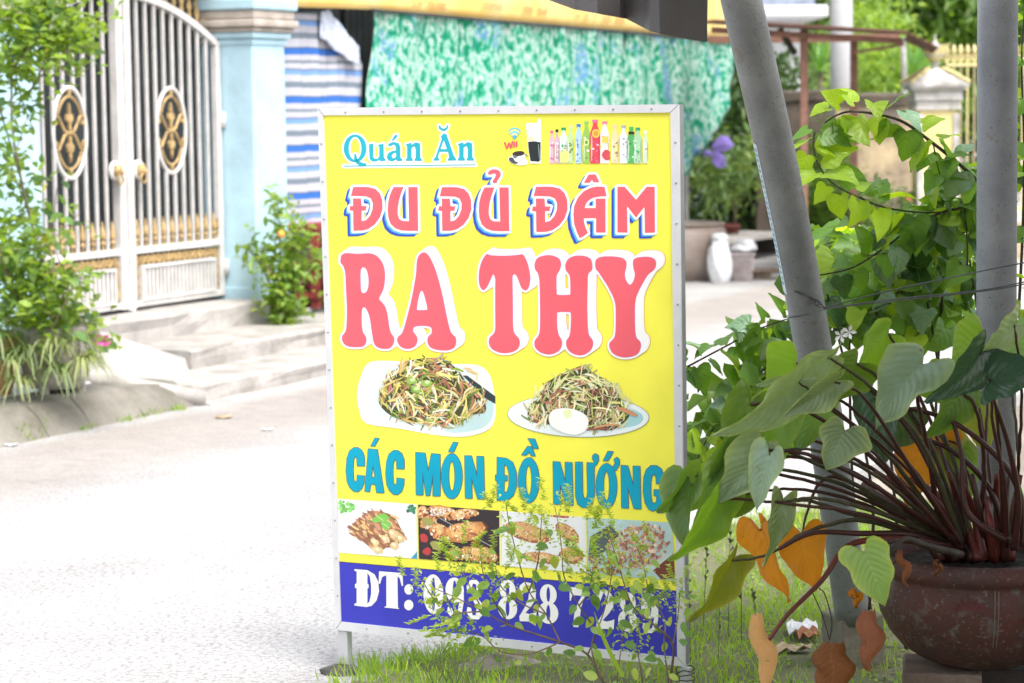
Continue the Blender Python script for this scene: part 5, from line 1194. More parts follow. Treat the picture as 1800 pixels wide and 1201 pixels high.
# strip photographs
def quad5(a, b, c, d): return z5([a, b, c, d])
def fillpoly(ink, q, col): ink.fill(q, col)
zc_ = lambda x, y: (x / 5.625 + 580, y / 5.625 + 870)
q1 = quad5((92, 318), (470, 345), (476, 606), (98, 576)); ik = Ink(E1 * 1.5); ik.fill(q1, (.84, .85, .86))
ik.fill([zc_(110, 420), zc_(370, 590), zc_(365, 594), zc_(105, 425)], (.5, .66, .72)); ik.fill([zc_(865, 555), zc_(870, 633), zc_(800, 628)], (.05, .33, .55))
for _ in range(34): ik.blob(*zc_(rnd(85, 240), rnd(60, 170)), rnd(2, 5), rnd(2, 4), vary((.22, .55, .14), .4), rnd(0, 3), clip=q1)
for _ in range(22): ik.blob(*zc_(rnd(770, 840), rnd(90, 175)), rnd(2, 4), rnd(2, 4), vary((.06, .22, .12), .4), rnd(0, 3), clip=q1)
rb2 = smooth([zc_(*p) for p in ((200, 320), (290, 230), (400, 160), (530, 170), (640, 220), (700, 330), (750, 420), (690, 470), (640, 520), (560, 520), (480, 570), (420, 540), (300, 440), (220, 390))], 2); ik.fill(rb2, (.30, .15, .08))
for _ in range(260):
    x, y = zc_(rnd(190, 750), rnd(160, 570))
    if inpoly(rb2, x, y): ik.strand(x, y, rnd(5, 18), .75 + rnd(-.3, .3), rnd(2, 5), vary(random.choice([(.55, .26, .14), (.70, .42, .18), (.34, .13, .09), (.80, .56, .28), (.62, .34, .20)]), .3), rnd(-.4, .4))
for x, y in ((190, 325), (210, 385), (240, 290), (300, 235), (340, 185), (385, 165)): ik.strand(*zc_(x + 10, y + 5), 12, .5, 3, (.30, .13, .12))
for x, y in ((480, 545), (640, 500), (450, 470), (620, 380), (700, 430), (550, 440)): ik.blob(*zc_(x, y), 8, 6, vary((.80, .58, .30), .1), .6); ik.blob(*zc_(x - 8, y - 8), 4, 2.4, (.90, .80, .56), .6)
for p in ([(400, 260), (470, 200), (540, 180), (600, 230), (540, 260), (470, 275)], [(500, 280), (560, 250), (610, 280), (590, 330), (560, 355), (520, 320)]): ik.fill([zc_(*a) for a in p], (.22, .52, .10)); ik.strand(*zc_(sum(a[0] for a in p) / 6, sum(a[1] for a in p) / 6), 16, .6, 1.5, (.5, .75, .3))
ik.pr.build('food_picture', 'printed picture of skewered pork rolls with a green herb on top')
def chicken(ik, q, seeds, scl=1.0):
    for x, y, rx, ry, a in seeds:
        cx_, cy_ = zc_(x, y); 
        for k, (f, c) in enumerate(((1.08, (.16, .06, .03)), (1.0, (.58, .24, .09)), (.82, (.74, .36, .12)), (.6, (.84, .52, .20)))): ik.blob(cx_ - k * .8, cy_ - k * 1.1, rx * f, ry * f, c, a, .12, clip=None)
        for _ in range(int(70 * scl)):
            t = rnd(0, 6.28); r_ = math.sqrt(random.random()); u_, v_ = rx * r_ * math.cos(t), ry * r_ * math.sin(t)
            ik.blob(cx_ + u_ * math.cos(a) - v_ * math.sin(a), cy_ + u_ * math.sin(a) + v_ * math.cos(a), rnd(1, 4.5), rnd(.8, 2.4), vary(random.choice([(.80, .45, .16), (.52, .18, .08), (.88, .66, .34), (.70, .30, .14), (.34, .10, .06), (.90, .80, .60)]), .25), rnd(0, 3), clip=q)
def masked_frame(ik, q, wd=9):
    pass
q2 = quad5((477, 346), (870, 376), (869, 636), (481, 606)); ik = Ink(E1 * 1.5); ik.fill(q2, (.045, .035, .04))
for i in range(9): x = 900 + i * 95; ik.strand(*zc_(x + 40, 150 + i * 52), 40, .5, 1.0, (.6, .55, .5), 0, clip=q2)
for x, y in ((930, 430), (960, 560), (1010, 610), (900, 500), (1440, 480)): ik.blob(*zc_(x, y), 8, 6, (.50, .06, .06), rnd(0, 3), clip=q2)
chicken(ik, q2, ((1130, 175, 30, 10, .25), (1330, 190, 26, 8, -.12), (980, 270, 14, 12, 0), (1090, 370, 18, 13, .3), (1330, 370, 38, 17, -.2), (1480, 590, 33, 14, .15), (1290, 590, 20, 9, .1), (920, 170, 9, 11, .4)))
for _ in range(90): ik.blob(*zc_(rnd(1000, 1150), rnd(130, 200)), 1.2, .8, (.9, .85, .8), rnd(0, 3), clip=q2)
for x, y in ((1060, 500), (980, 260)): ik.blob(*zc_(x, y), 11, 7, (.36, .34, .10), .3, clip=q2)
ik.pr.build('food_picture', 'printed picture of glazed chicken legs on a dark grill')
z5p = lambda x, y: (x / 2.7227 + 560, y / 2.7227 + 760)
q3 = quad5((872, 376), (1278, 407), (1280, 674), (871, 638)); ik = Ink(E1 * 1.5); ik.fill(q3, (.78, .80, .80)); ik.fill(z5([(1110, 395), (1200, 402), (1195, 412), (1112, 405)]), (.5, .08, .05))
for x, y, rx, ry, a in ((1000, 480, 42, 17, .3), (1190, 480, 26, 12, .6), (1210, 590, 22, 14, .2), (1060, 600, 34, 10, .1)):
    cx_, cy_ = z5p(x, y); ik.blob(cx_, cy_, rx, ry, (.36, .14, .07), a, .1); ik.blob(cx_, cy_ - 2, rx * .85, ry * .8, (.66, .38, .16), a, .1)
    for _ in range(60): t = rnd(0, 6.28); r_ = random.random(); ik.blob(cx_ + rx * r_ * math.cos(t), cy_ + ry * r_ * math.sin(t) + rx * r_ * math.cos(t) * math.tan(a) * .8, rnd(1, 4), rnd(.8, 1.8), vary(random.choice([(.72, .46, .20), (.40, .16, .08), (.85, .68, .40)]), .2), rnd(0, 3), clip=q3)
ik.pr.build('food_picture', 'printed picture of roast poultry on a white plate, partly behind the weed')
q4 = quad5((1284, 408), (1690, 432), (1708, 711), (1285, 676)); ik = Ink(E1 * 1.5); ik.fill(q4, (.45, .62, .62))
for i in range(12): ik.strand(*z5p(1290 + i * 36, 425 + (i % 4) * 14), 50, -.7, 1.2, (.75, .85, .84), 0, clip=q4)
ik.fill(z5([(1300, 500), (1400, 440), (1440, 500), (1340, 600), (1290, 610)]), (.10, .13, .13))
ik.fill(z5([(1600, 660), (1700, 580), (1706, 700), (1640, 705)]), (.20, .06, .04))
for i in range(9): ik.strand(*z5p(1560 + i * 17, 640 - i * 4), 44, -.75, 1.2, (.80, .78, .70), 0, clip=q4)
for _ in range(330):
    t = rnd(0, 6.28); r_ = math.sqrt(random.random()); x = 1530 + 150 * r_ * math.cos(t); y = 545 + 105 * r_ * math.sin(t) + (1530 - x) * .12
    ik.blob(*z5p(x, y), rnd(2, 4.5), rnd(1.6, 3.4), vary(random.choice([(.50, .24, .16), (.66, .40, .30), (.34, .14, .09), (.80, .60, .46), (.46, .20, .16)]), .25), rnd(0, 3), clip=q4)
for _ in range(60): ik.blob(*z5p(rnd(1295, 1450), rnd(600, 680)), rnd(2, 4), rnd(1.6, 3), vary((.36, .12, .10), .3), rnd(0, 3), clip=q4)
ik.pr.build('food_picture', 'printed picture of grilled snails heaped on a wire rack')
gp = Print()
for a, b in (((470, 345), (478, 606)), ((869, 376), (872, 638)), ((1278, 407), (1286, 676))): gp.add([z5([(a[0] - 1, a[1]), (a[0] + 6, a[1] + 1), (b[0] + 3, b[1] + 1), (b[0] - 3, b[1])])], (.84, .79, .3), E1 * 9 + 1.2e-3)
gp.build('picture_divider')
# drinks, cup, wifi mark
ik = Ink(E1 * 1.5); zB_ = lambda x, y: (x / 4.803 + 860, y / 4.803 + 190)
BT = [(528, 190, 44, (.75, .16, .28), (.80, .45, .52)), (572, 180, 40, (.03, .03, .03), (.62, .42, .50)), (628, 165, 66, (.03, .32, .10), (.66, .78, .66)), (688, 150, 52, (.5, .75, .45), (.50, .72, .30)), (755, 135, 58, (.05, .20, .60), (.42, .62, .82)), (822, 112, 62, (.25, .55, .12), (.30, .52, .10)), (975, 112, 74, (.80, .22, .30), (.84, .76, .72)), (1062, 140, 66, (.86, .60, .35), (.84, .68, .36)), (1135, 145, 66, (.42, .42, .42), (.74, .77, .78)), (1200, 158, 64, (.08, .50, .10), (.10, .42, .12)), (1255, 165, 66, (.03, .36, .16), (.42, .66, .42)), (1320, 190, 44, (.8, .82, .78), (.62, .74, .55)), (895, 98, 84, (.80, .18, .32), (.70, .07, .10))]
for cx_, ty, w_, cc_, bc in BT:
    h_ = 468 - ty; ik.fill([zB_(cx_ - w_ * .3, ty), zB_(cx_ + w_ * .3, ty), zB_(cx_ + w_ * .3, ty + 26), zB_(cx_ - w_ * .3, ty + 26)], cc_)
    pr_o = [(.17, 24), (.24, 50), (.5, .30 * h_), (.5, .5 * h_), (.42, .6 * h_), (.5, .7 * h_), (.5, h_ - 8), (.44, h_)]
    ik.fill([zB_(cx_ - w_ * a, ty + b) for a, b in pr_o] + [zB_(cx_ + w_ * a, ty + b) for a, b in pr_o[::-1]], bc)
    for _ in range(10): ik.blob(*zB_(cx_ + rnd(-.34, .34) * w_, ty + h_ * rnd(.35, .95)), rnd(.8, 2.6), rnd(1, 3.4), vary(random.choice([bc, tuple(v * .4 for v in bc), (.85, .85, .85), cc_]), .2), rnd(0, 3))
    ik.strand(*zB_(cx_ - w_ * .33, ty + h_ * .65), h_ * .12, math.pi / 2, 1.1, (.9, .9, .9)); ik.strand(*zB_(cx_ + w_ * .40, ty + h_ * .65), h_ * .12, math.pi / 2, 1.0, tuple(v * .35 for v in bc))
ik.fill(ell(*zB_(902, 215), 7, 7.5, 16), (.86, .60, .10)); ik.fill(ell(*zB_(902, 215), 4.4, 5, 12), (.80, .30, .05)); ik.fill([zB_(952, 240), zB_(1006, 240), zB_(1006, 300), zB_(952, 292)], (.85, .60, .10)); ik.blob(*zB_(990, 400), 7, 9, (.62, .08, .10)); ik.fill(ell(*zB_(822, 290), 5, 6, 14), (.70, .84, .30)); ik.fill(ell(*zB_(822, 290), 2.6, 3.4, 12), (.12, .34, .05))
ik.fill([zB_(600, 380), zB_(640, 350), zB_(672, 380), zB_(670, 462), zB_(598, 462)], (.82, .74, .22)); ik.fill([zB_(1176, 200), zB_(1226, 200), zB_(1226, 222), zB_(1176, 222)], (.04, .03, .03))
# glass of black coffee
ik.fill([zB_(312, 128), zB_(405, 128), zB_(415, 92), zB_(436, 95), zB_(440, 140), zB_(438, 468), zB_(345, 468), zB_(325, 290)], (.86, .87, .87)); ik.fill([zB_(328, 286), zB_(380, 280), zB_(436, 290), zB_(434, 440), zB_(420, 455), zB_(350, 450), zB_(338, 380)], (.022, .028, .03)); ik.fill([zB_(330, 240), zB_(372, 248), zB_(376, 276), zB_(334, 284)], (.80, .72, .34)); ik.strand(*zB_(422, 370), 28, 1.5, 1.6, (.25, .35, .33))
# cup and saucer
ik.fill(ell(*zB_(245, 445), 18, 7.5, 24, .2), (.86, .86, .85)); ik.fill(ell(*zB_(205, 445), 9, 4.6, 18, .5), (.07, .08, .10)); ik.fill(smooth([zB_(197, 385), zB_(250, 365), zB_(300, 378), zB_(302, 420), zB_(270, 455), zB_(225, 452), zB_(205, 420)], 3), (.84, .86, .88)); ik.fill(ell(*zB_(248, 385), 11, 4.6, 20, -.1), (.05, .035, .03)); ik.fill([zB_(198, 392), zB_(245, 408), zB_(220, 430), zB_(204, 415)], (.16, .17, .19)); ik.strand(*zB_(308, 405), 8, .9, 2, (.12, .12, .14), 1.5)
for r_, c in ((17, (.12, .50, .66)), (14.6, (.82, .78, .2)), (12, (.20, .60, .78)), (9, (.80, .80, .3)), (6.5, (.10, .42, .70))):
    cx_, cy_ = zB_(215, 262); ik.fill([(cx_, cy_ + 1)] + [(cx_ + r_ * .95 * math.cos(t), cy_ + 1 + r_ * 1.25 * math.sin(t)) for t in np.linspace(-2.35, -.8, 9)], c)
for seg in ([(130, 285), (150, 345)], [(150, 345), (170, 290)], [(168, 292), (185, 342)], [(185, 342), (198, 280)], [(212, 285), (212, 332)], [(232, 280), (234, 330)], [(268, 285), (270, 318)]):
    (xa_, ya_), (xb_, yb_) = zB_(*seg[0]), zB_(*seg[1]); L_ = math.hypot(xb_ - xa_, yb_ - ya_); dx, dy = (xb_ - xa_) / L_, (yb_ - ya_) / L_; w_ = 1.5 if seg[0][0] < 260 else .6
    ik.fill([(xa_ - dy * w_, ya_ + dx * w_), (xb_ - dy * w_, yb_ + dx * w_), (xb_ + dy * w_, yb_ - dx * w_), (xa_ + dy * w_, ya_ - dx * w_)], (.72, .10, .14) if w_ > 1 else (.5, .5, .12))
ik.pr.build('drinks_picture', 'printed picture of coffee, a wifi mark and a row of soft drink bottles')
# ============================================================= near ground: grass, rock, litter
gpos, n_ = [], 0
while len(gpos) < 19000:
    y = rnd(5.0, 9.3); x = rnd(-.65, .36 * y + .2)
    d_ = mno.noise(Vector((x * 2.2, y * 2.2, 7))) 
    bare = 1 if (x > .72 and y < 6.9) else 0
    if in_verge(x, y) and random.random() < (.75 + d_) * (.25 if bare else 1): gpos.append((x, y, .02))
gpos = np.array(gpos); d = RNG.normal(size=gpos.shape) * .38; d[:, 2] = 1; nr = RNG.normal(size=gpos.shape); nr[:, 2] *= .2
hh = .052 * RNG.uniform(.25, 1.25, len(gpos))
grm = LM('grass_blade', (.18, .31, .055), trans=.45, attr=True, var=.3)
me = leaves_mesh('grass', gpos, d, nr, hh, .0045, grm, (1, 7, 0), (.6, 1.5), .6); o = bpy.data.objects.new('grass', me); COL.objects.link(o); o.location = (1, 7, 0)
tag(o, 'short bright green grass growing on the verge under the signboard', 'grass', None, 'stuff')
blades('grass', [G(x, y) for x, y in ((640, 1188), (680, 1184), (720, 1178), (760, 1172), (800, 1160), (700, 1195), (850, 1150))], .05, 500, .06, .004, grm, 'grass tufts at the road edge below the sign\'s left side', 'grass')
wp_ = []
for _ in range(2400):
    y = rnd(5.6, 8.6); x = rnd(-.1, .36 * y)
    if in_verge(x, y): wp_.append((x, y, .025 + rnd(0, .02)))
wp_ = np.array(wp_); d = RNG.normal(size=wp_.shape); d[:, 2] = np.abs(d[:, 2]) * .5; nr = RNG.normal(size=wp_.shape) * .3; nr[:, 2] = 1
me = leaves_mesh('ground_weeds', wp_, d, nr, .022 * RNG.uniform(.6, 1.4, len(wp_)), .014, gl_b, (1, 7, 0), (.5, 1.4), .3); o = bpy.data.objects.new('ground_weeds', me); COL.objects.link(o); o.location = (1, 7, 0)
tag(o, 'small round leaved weeds creeping among the grass', 'weeds', None, 'stuff')
# tall thin grass stalks
for i, (x, y, y1, dx) in enumerate(((1303, 1160, 985, 0), (1215, 1190, 1010, -6), (1262, 1180, 1060, 3), (1235, 1120, 955, 8), (1330, 1140, 1040, -5), (1280, 1140, 905, 4))):
    g_ = G(x, y); t_ = P(x + dx, y1, g_.y); q = MB(); q.tube([g_, g_.lerp(t_, .5), t_], [.0018, .0009], 4)
    for k in range(7): p = g_.lerp(t_, .6 + k * .06); q.quad(p, p + Vector((rnd(-.012, .012), 0, .012)), p + Vector((rnd(-.012, .012), .004, .018)))
    q.build('grass_stalk', stemg if i else stemd, None, label=['dark wiry stalk standing in the grass left of the dried leaf', 'thin seeding grass stalk close to the sign\'s right leg', 'short thin grass stalk among the verge grass right of the sign', 'fine grass stalk rising at the grass edge beside the sign frame', 'short pale stalk in front of the leaning pole', 'tall fine stalk with tiny seed heads against the road'][i], cat='grass stalk')
rk = MB(); c_ = G(870, 1185)
rock_m = M('pale_rock', (.36, .32, .27), .95, .3, 9, .7, fine=35)
for i in range(9):
    pass
rows = []
for i in range(9):
    th = math.pi / 2 * i / 8; rows.append([c_ + Vector((.15 * math.cos(th) * math.cos(a) * (1 + .22 * math.sin(3 * a + 1)) , .07 * math.cos(th) * math.sin(a), .055 * math.sin(th) * (1 + .2 * math.sin(2 * a)) - .01)) for a in np.linspace(0, 2 * math.pi, 19)])
rk.grid(rows); rk.build('rock', rock_m, None, smooth=False, label='flat pale brown rock lying under the signboard', cat='rock')
lit = [M('litter_brown', (.20, .12, .08), .8), M('litter_tan', (.42, .33, .22), .8), M('litter_white', (.70, .70, .72), .5), M('litter_dark', (.05, .045, .04), .9)]
lm_ = []
V, F = [], []
mb = MB()
for k in range(420):
    y = rnd(5.6, 7.0); x = rnd(.9, .36 * y); s_ = rnd(.004, .015); a = rnd(0, 3)
    p = Vector((x, y, .03 + rnd(0, .012))); u_ = Vector((math.cos(a), math.sin(a), rnd(-.3, .3))) * s_; v_ = Vector((-math.sin(a), math.cos(a), rnd(-.3, .3))) * s_ * rnd(.3, .9)
    mb.quad(p - u_ - v_, p + u_ - v_ * .6, p + u_ * .8 + v_, p - u_ * .7 + v_ + Vector((0, 0, .003)))
mb.build('dead_leaf_litter', lit[0], None, at=(1.3, 6.3, 0), label='bits of dead leaf and twig scattered on the soil by the pole footing', cat='leaf litter', kind='stuff')
mb = MB()
for k in range(260):
    y = rnd(5.5, 7.6); x = rnd(.2, .36 * y); s_ = rnd(.004, .012); mb.ball((x, y, .022), s_, 4, (1, rnd(.6, 1), .6), .2)
mb.build('gravel', M('grey_gravel', (.33, .31, .29), .9, .4, 30), None, at=(1, 6.5, 0), label='small grey stones strewn through the verge soil', cat='gravel', kind='stuff')
def scrap(x, y, sx, sy, m, lab, cat='litter', h=.03):
    g_ = G(x, y, .03); rows = [[(g_.x + (i - 2) * sx / 2 + rnd(-.004, .004), g_.y + (j - 2) * sy / 2, .035 + h * abs(math.sin(i * 1.7 + j * 2.3)) * rnd(.5, 1)) for j in range(5)] for i in range(5)]
    o = MB().grid(rows).build('litter', m, None, label=lab, cat=cat); o.modifiers.new('t', 'SOLIDIFY').thickness = .0015
scrap(1410, 1112, .045, .06, lit[2], 'crumpled white paper lying on the soil left of the footing', 'paper')
scrap(1420, 1124, .03, .03, M('litter_rust', (.40, .16, .09), .7), 'rust coloured leaf scrap lying against the white paper')
scrap(1395, 1150, .05, .03, lit[1], 'pale tan dead leaf flat on the soil below the white paper')
scrap(1345, 1158, .02, .02, lit[2], 'small white scrap half hidden in the grass')

# ============================================================= poles, footing, wires, awning
gal = M('galvanised_grey_pipe', (.29, .305, .315), .55, .16, 7, .2, fine=130, metal=.1, col2=(.20, .21, .22))
def speckle(m, sc=180, lo=.66, hi=.72, col=(.08, .07, .06), k=.8):
    t = m.node_tree; b = t.nodes['Principled BSDF']; src = b.inputs['Base Color'].links[0].from_socket; g = t.nodes.new('ShaderNodeNewGeometry')
    n = t.nodes.new('ShaderNodeTexNoise'); n.inputs['Scale'].default_value = sc; n.inputs['Detail'].default_value = 2; t.links.new(g.outputs['Position'], n.inputs['Vector'])
    r = t.nodes.new('ShaderNodeMapRange'); r.inputs['From Min'].default_value = lo; r.inputs['From Max'].default_value = hi; r.inputs['To Max'].default_value = k; t.links.new(n.outputs['Fac'], r.inputs['Value'])
    x = t.nodes.new('ShaderNodeMix'); x.data_type = 'RGBA'; t.links.new(r.outputs[0], x.inputs['Factor']); t.links.new(src, x.inputs['A']); x.inputs['B'].default_value = (*col, 1); t.links.new(x.outputs['Result'], b.inputs['Base Color'])
speckle(gal); speckle(gal, 22, .66, .72, (.20, .15, .11), .5)
lp = thing('leaning_pole', P(1500, 1085, 6.45), 'leaning grey metal pole with a wire tied round it, rising from a concrete block', 'pole')
ctr = [(1296, -40, 5.62), (1303, 0, 5.64), (1362, 262, 5.82), (1418, 545, 6.05), (1461, 815, 6.27), (1499, 1085, 6.46)]
pp_ = cat_rom([P(x, y, d_) for x, y, d_ in ctr], 6); MB().tube([pp_[0] + (pp_[0] - pp_[3]) * 2.2] + pp_, .0475, 28).build('pipe', gal, lp, smooth=True)
# sticker with faint blue marks on the pipe's left side
stk = MB(); mk = MB(); cyan = M('sticker_white', (.66, .78, .84), .5, .05, 20, 0); blu_ = M('sticker_blue_ink', (.10, .30, .52), .5, .1, 20, 0)
def pole_pt(t, ang, off=.0008):
    i = 6 + t * 12; k = int(i); f = i - k; c = pp_[k].lerp(pp_[k + 1], f); ax = (pp_[k + 1] - pp_[k]).normalized(); vw = (CAM - c).normalized(); vw = (vw - ax * vw.dot(ax)).normalized(); sd_ = ax.cross(vw)
    return c + (vw * math.cos(ang) + sd_ * math.sin(ang)) * (.0475 + off)
sgn = 1 if (pole_pt(.5, 1.2).x < pole_pt(.5, 0).x) else -1
rows = [[pole_pt(t, sgn * a) for a in np.linspace(1.02, 1.62, 5)] for t in np.linspace(.46, .925, 20)]
st_o = stk.grid(rows).build('sticker', cyan, lp)
for i in range(26):
    t = .475 + i * .0165
    for k in range(random.choice((1, 2, 2))):
        a0 = 1.10 + .13 * k + rnd(0, .02); r_ = [[pole_pt(t + q, sgn * a, .0014) for a in (a0, a0 + .1)] for q in (0, .009)]; mk.grid(r_)
mk.build('sticker_marks', blu_, st_o)
vp = thing('upright_pole', Vector((P(1754, 600, 5.75).x, 5.75, 0)), 'upright grey metal pole behind the potted plant at the right', 'pole')
a_, b_ = P(1753, -60, 5.75), P(1751, 900, 5.75)
MB().tube([Vector((b_.x, 5.75, 0)), Vector((a_.x, 5.75, 2.4))], .0475, 28).build('pipe', gal, vp, smooth=True)
cb = thing('concrete_footing', P(1500, 1150, 6.5), 'square concrete block at the foot of the leaning pole', 'footing')
c_ = P(1500, 1090, 6.5); ax_ = (Vector((.94, .30, .06)).normalized(), Vector((-.30, .95, 0)).normalized(), Vector((-.05, .0, 1)).normalized())
MB().box((c_.x - .0, 6.50, .085), (.125, .14, .17), ax_).build('block', M('footing_concrete', (.20, .175, .145), .95, .3, 12, .7, fine=40, col2=(.15, .15, .09)), cb, bevel=.006)
wire = M('dark_tie_wire', (.10, .10, .105), .5, .2, 30, 0, metal=.4)
def wr(pts, r=.0018): return cat_rom(pts, 6)
w1 = MB(); w1.tube(wr([P(1449, 541, 5.98), P(1560, 512, 5.9), P(1719, 478, 5.68), P(1800, 462, 5.6), P(1900, 440, 5.5)]), .0017, 6); 
w1.build('tie_wire', wire, None, smooth=True, at=P(1600, 500, 5.8), label='upper of two thin wires stretched between the two grey poles', cat='wire')
w1 = MB(); 
for e in (0, 3.5): w1.tube(wr([P(1449, 543, 5.98), P(1560, 527 + e, 5.88), P(1719, 511 + e * .6, 5.68), P(1800, 496 + e, 5.6), P(1900, 476, 5.5)]), .0015, 6)
w1.build('tie_wire', wire, None, smooth=True, at=P(1600, 530, 5.8), label='lower doubled wire stretched between the two grey poles', cat='wire')
w1 = MB(); c0_ = Vector(P(1417, 546, 6.05)); ring = []
for a in np.linspace(0, 2 * math.pi, 30): ring.append(c0_ + Vector((.0495 * math.cos(a), .050 * math.sin(a), -.004 + .012 * math.cos(a) )))
w1.tube(ring, .0014, 6, False)
for e in (0, 1): w1.tube(wr([P(1450, 543 + e, 5.985), P(1440, 533 - e * 3, 5.975), P(1424, 521 + e * 2, 5.97), P(1396 + e * 8, 512 + e * 4, 5.965)]), .0019, 6)
for k in range(4): ck = P(1441 - k * 5, 537 - k * 4, 5.973); w1.tube([ck + Vector((.006 * math.cos(a), .004 * math.sin(a), .006 * math.sin(a))) for a in np.linspace(0, 6.28, 9)], .0016, 5, False)
w1.build('wire_knot', wire, None, smooth=True, at=P(1440, 540, 6.0), label='twisted wire tie wrapped round the leaning pole', cat='wire')
# roof over the viewer with its hanging tarp edge
tarp = M('dark_grey_tarpaulin', (.105, .10, .10), .6, .15, 3, .1)
rf = thing('tarp_roof', Vector((2.5, 2, 2.35)), 'dark grey tarpaulin roof overhead whose loose edge hangs into the top of the picture', 'awning')
RX = [(.30, 5.0), (.12, 3.6), (.1, 1.0), (.1, -3.5)]
mb = MB(); n = 16; rows = []
for i in range(n + 1):
    v = i / n; x0 = .25 + .12 * v
    rows.append([Vector((lerp(x0, 5.6, u), lerp(-3.5, 4.95 + min(.75, 3.6 * u), v), 2.30 + .30 * u - .07 * math.sin(math.pi * u * 5) * math.sin(math.pi * v * 4) ** 2)) for u in np.linspace(0, 1, 20)])
mb.grid(rows); o = mb.build('sheet', tarp, rf, smooth=True); o.modifiers.new('t', 'SOLIDIFY').thickness = .004
flm = M('tarp_edge_flap', (.13, .12, .12), .6, .15, 3, .1)
def flap(cols, d_, m, nm):
    rows = []; Pn = []
    for i in range(len(cols) - 1):
        for j in range(4): Pn.append([lerp(cols[i][k], cols[i + 1][k], j / 4) for k in range(4)])
    Pn.append(cols[-1])
    for i, c in enumerate(Pn):
        dy = c[3]; A = P(c[0], -200, dy); B = P(c[1], c[2], dy); A.z = 2.34; rows.append([A.lerp(B, t) for t in np.linspace(0, 1, 6)])
    o = MB().grid(rows).build(nm, m, rf, smooth=False); o.modifiers.new('t', 'SOLIDIFY').thickness = .003
flap([(960, 963, 0, 4.98), (1005, 1010, 17, 4.96), (1045, 1050, 24, 4.9), (1085, 1090, 31, 4.94), (1098, 1100, 33, 5.0), (1130, 1133, 50, 4.95), (1146, 1143, 55, 4.9)], 5, flm, 'edge_flap')
flap([(1147, 1142, 55, 4.88), (1148, 1160, 60, 4.86), (1200, 1200, 67, 4.9), (1254, 1243, 74, 4.93)], 5, tarp, 'corner_flap')
MB().tube([Vector((.36, 4.92, 2.33)), Vector((1.35, 5.6, 2.33)), Vector((5.5, 5.75, 2.5))], .02, 10).build('roof_rail', gal, rf, smooth=True)
MB().tube([Vector((.30, 4.92, 2.33)), Vector((.25, -3.4, 2.31))], .02, 10).build('roof_rail', gal, rf, smooth=True)

# ============================================================= big potted aroid
potm = M('dark_red_glazed_pot', (.105, .036, .028), .6, .35, 6, .35, fine=45, col2=(.055, .036, .032), spec=.35)
PD = 5.3; pc = P(1722, 1010, PD); px = PD / FPX
zp = lambda y: P(1722, y, PD).z
pot = thing('plant_pot', Vector((pc.x, PD + .0, zp(1160))), 'large dark red round clay pot holding the big leaved plant', 'pot')
prof = [(0, 1163), (60, 1163), (80, 1161), (112, 1148), (140, 1130), (163, 1104), (178, 1075), (186, 1045), (186, 1020), (182, 1006), (184, 1001), (191, 997), (195, 988), (195, 976), (190, 968), (178, 966), (171, 972), (169, 990), (165, 1010)]
MB().lathe((pc.x, PD, 0), [(r * px * .985, zp(y)) for r, y in prof], 56).build('body', potm, pot, smooth=True)
soil = M('potting_soil', (.045, .035, .028), 1, .5, 40, .9); sm_ = MB(); rows = []
for r in np.linspace(0, 1, 9): rows.append([Vector((pc.x + .206 * r * math.cos(a), PD + .206 * r * math.sin(a), zp(992) + .012 * mno.noise(Vector((r * 6 * math.cos(a), r * 6 * math.sin(a), 2))))) for a in np.linspace(0, 2 * math.pi, 33)])
sm_.grid(rows).build('soil', soil, pot, smooth=True)
speckle(potm, 30, .58, .70, (.13, .115, .10), .6); speckle(potm, 120, .62, .70, (.20, .18, .16), .6)
# faint raised petal motif on the pot's side
mot = M('faded_red_relief', (.13, .030, .028), .5, .3, 20, .2); 
for (ma, mz) in ((-1.86, 1052), (-1.18, 1060)):
    m_ = MB()
    for k in range(9):
        an = -math.pi / 2 + (k - 4) * .36
        for (r0_, r1_, w_) in ((.012, .050, .008),):
            def pp2(u_, v_):
                y_ = zp(mz) + v_; t_ = (zp(1020) - y_) / (zp(1020) - zp(1075)); rad = lerp(186, 178, max(0, min(1.6, t_)) ** 2) * px * .985 + .0012
                aa = ma + u_ / rad; return Vector((pc.x + rad * math.cos(aa), PD + rad * math.sin(aa), y_))
            u1, v1 = math.cos(an + math.pi), math.sin(an + math.pi) * 1; du, dv = -v1, u1
            ring_ = [(r0_, 0), ((r0_ + r1_) / 2, w_), (r1_, 0), ((r0_ + r1_) / 2, -w_)]
            m_.quad(*[pp2(u1 * a + du * b, v1 * a + dv * b) for a, b in ring_])
    for p_ in m_.f: pass
    m_.build('petal_relief', mot, pot)
dr = MB(); 
for a, h0_, h1_ in ((-1.62, 1000, 1115), (-1.585, 1000, 1060)):
    dr.grid([[Vector((pc.x + (r_ * px * .985 + .0008) * math.cos(a + e), PD + (r_ * px * .985 + .0008) * math.sin(a + e), zp(y_))) for e in (-.004, .004)] for r_, y_ in ((184, 1004), (186, 1020), (186, 1045), (178, 1075), (163, 1104))])
dr.build('drip_stain', conc_d, pot)
ped = thing('brick_pedestal', Vector((pc.x - .05, PD, 0)), 'rough brown block pedestal carrying the big pot', 'pedestal')
pm = M('brown_cement_block', (.21, .155, .12), .95, .25, 9, .6, fine=45)
z_t = zp(1162); ax_ = (Vector((.98, -.17, 0)).normalized(), Vector((.17, .98, 0)).normalized(), Z3)
for k in range(3): MB().box((pc.x - .085, PD - .01, z_t - .0 - (k + .5) * z_t / 3), (.172, .20, z_t / 3 - .006), ax_).build('block', pm, ped, bevel=.006)
MB().box((pc.x + .20, PD + .12, z_t / 2 - .01), (.36, .30, z_t - .02), ax_).build('block', M('painted_deep_shade', (.06, .05, .045), .95), ped, bevel=.006)  # added block; its near-black colour stands in for deep shade below the pot

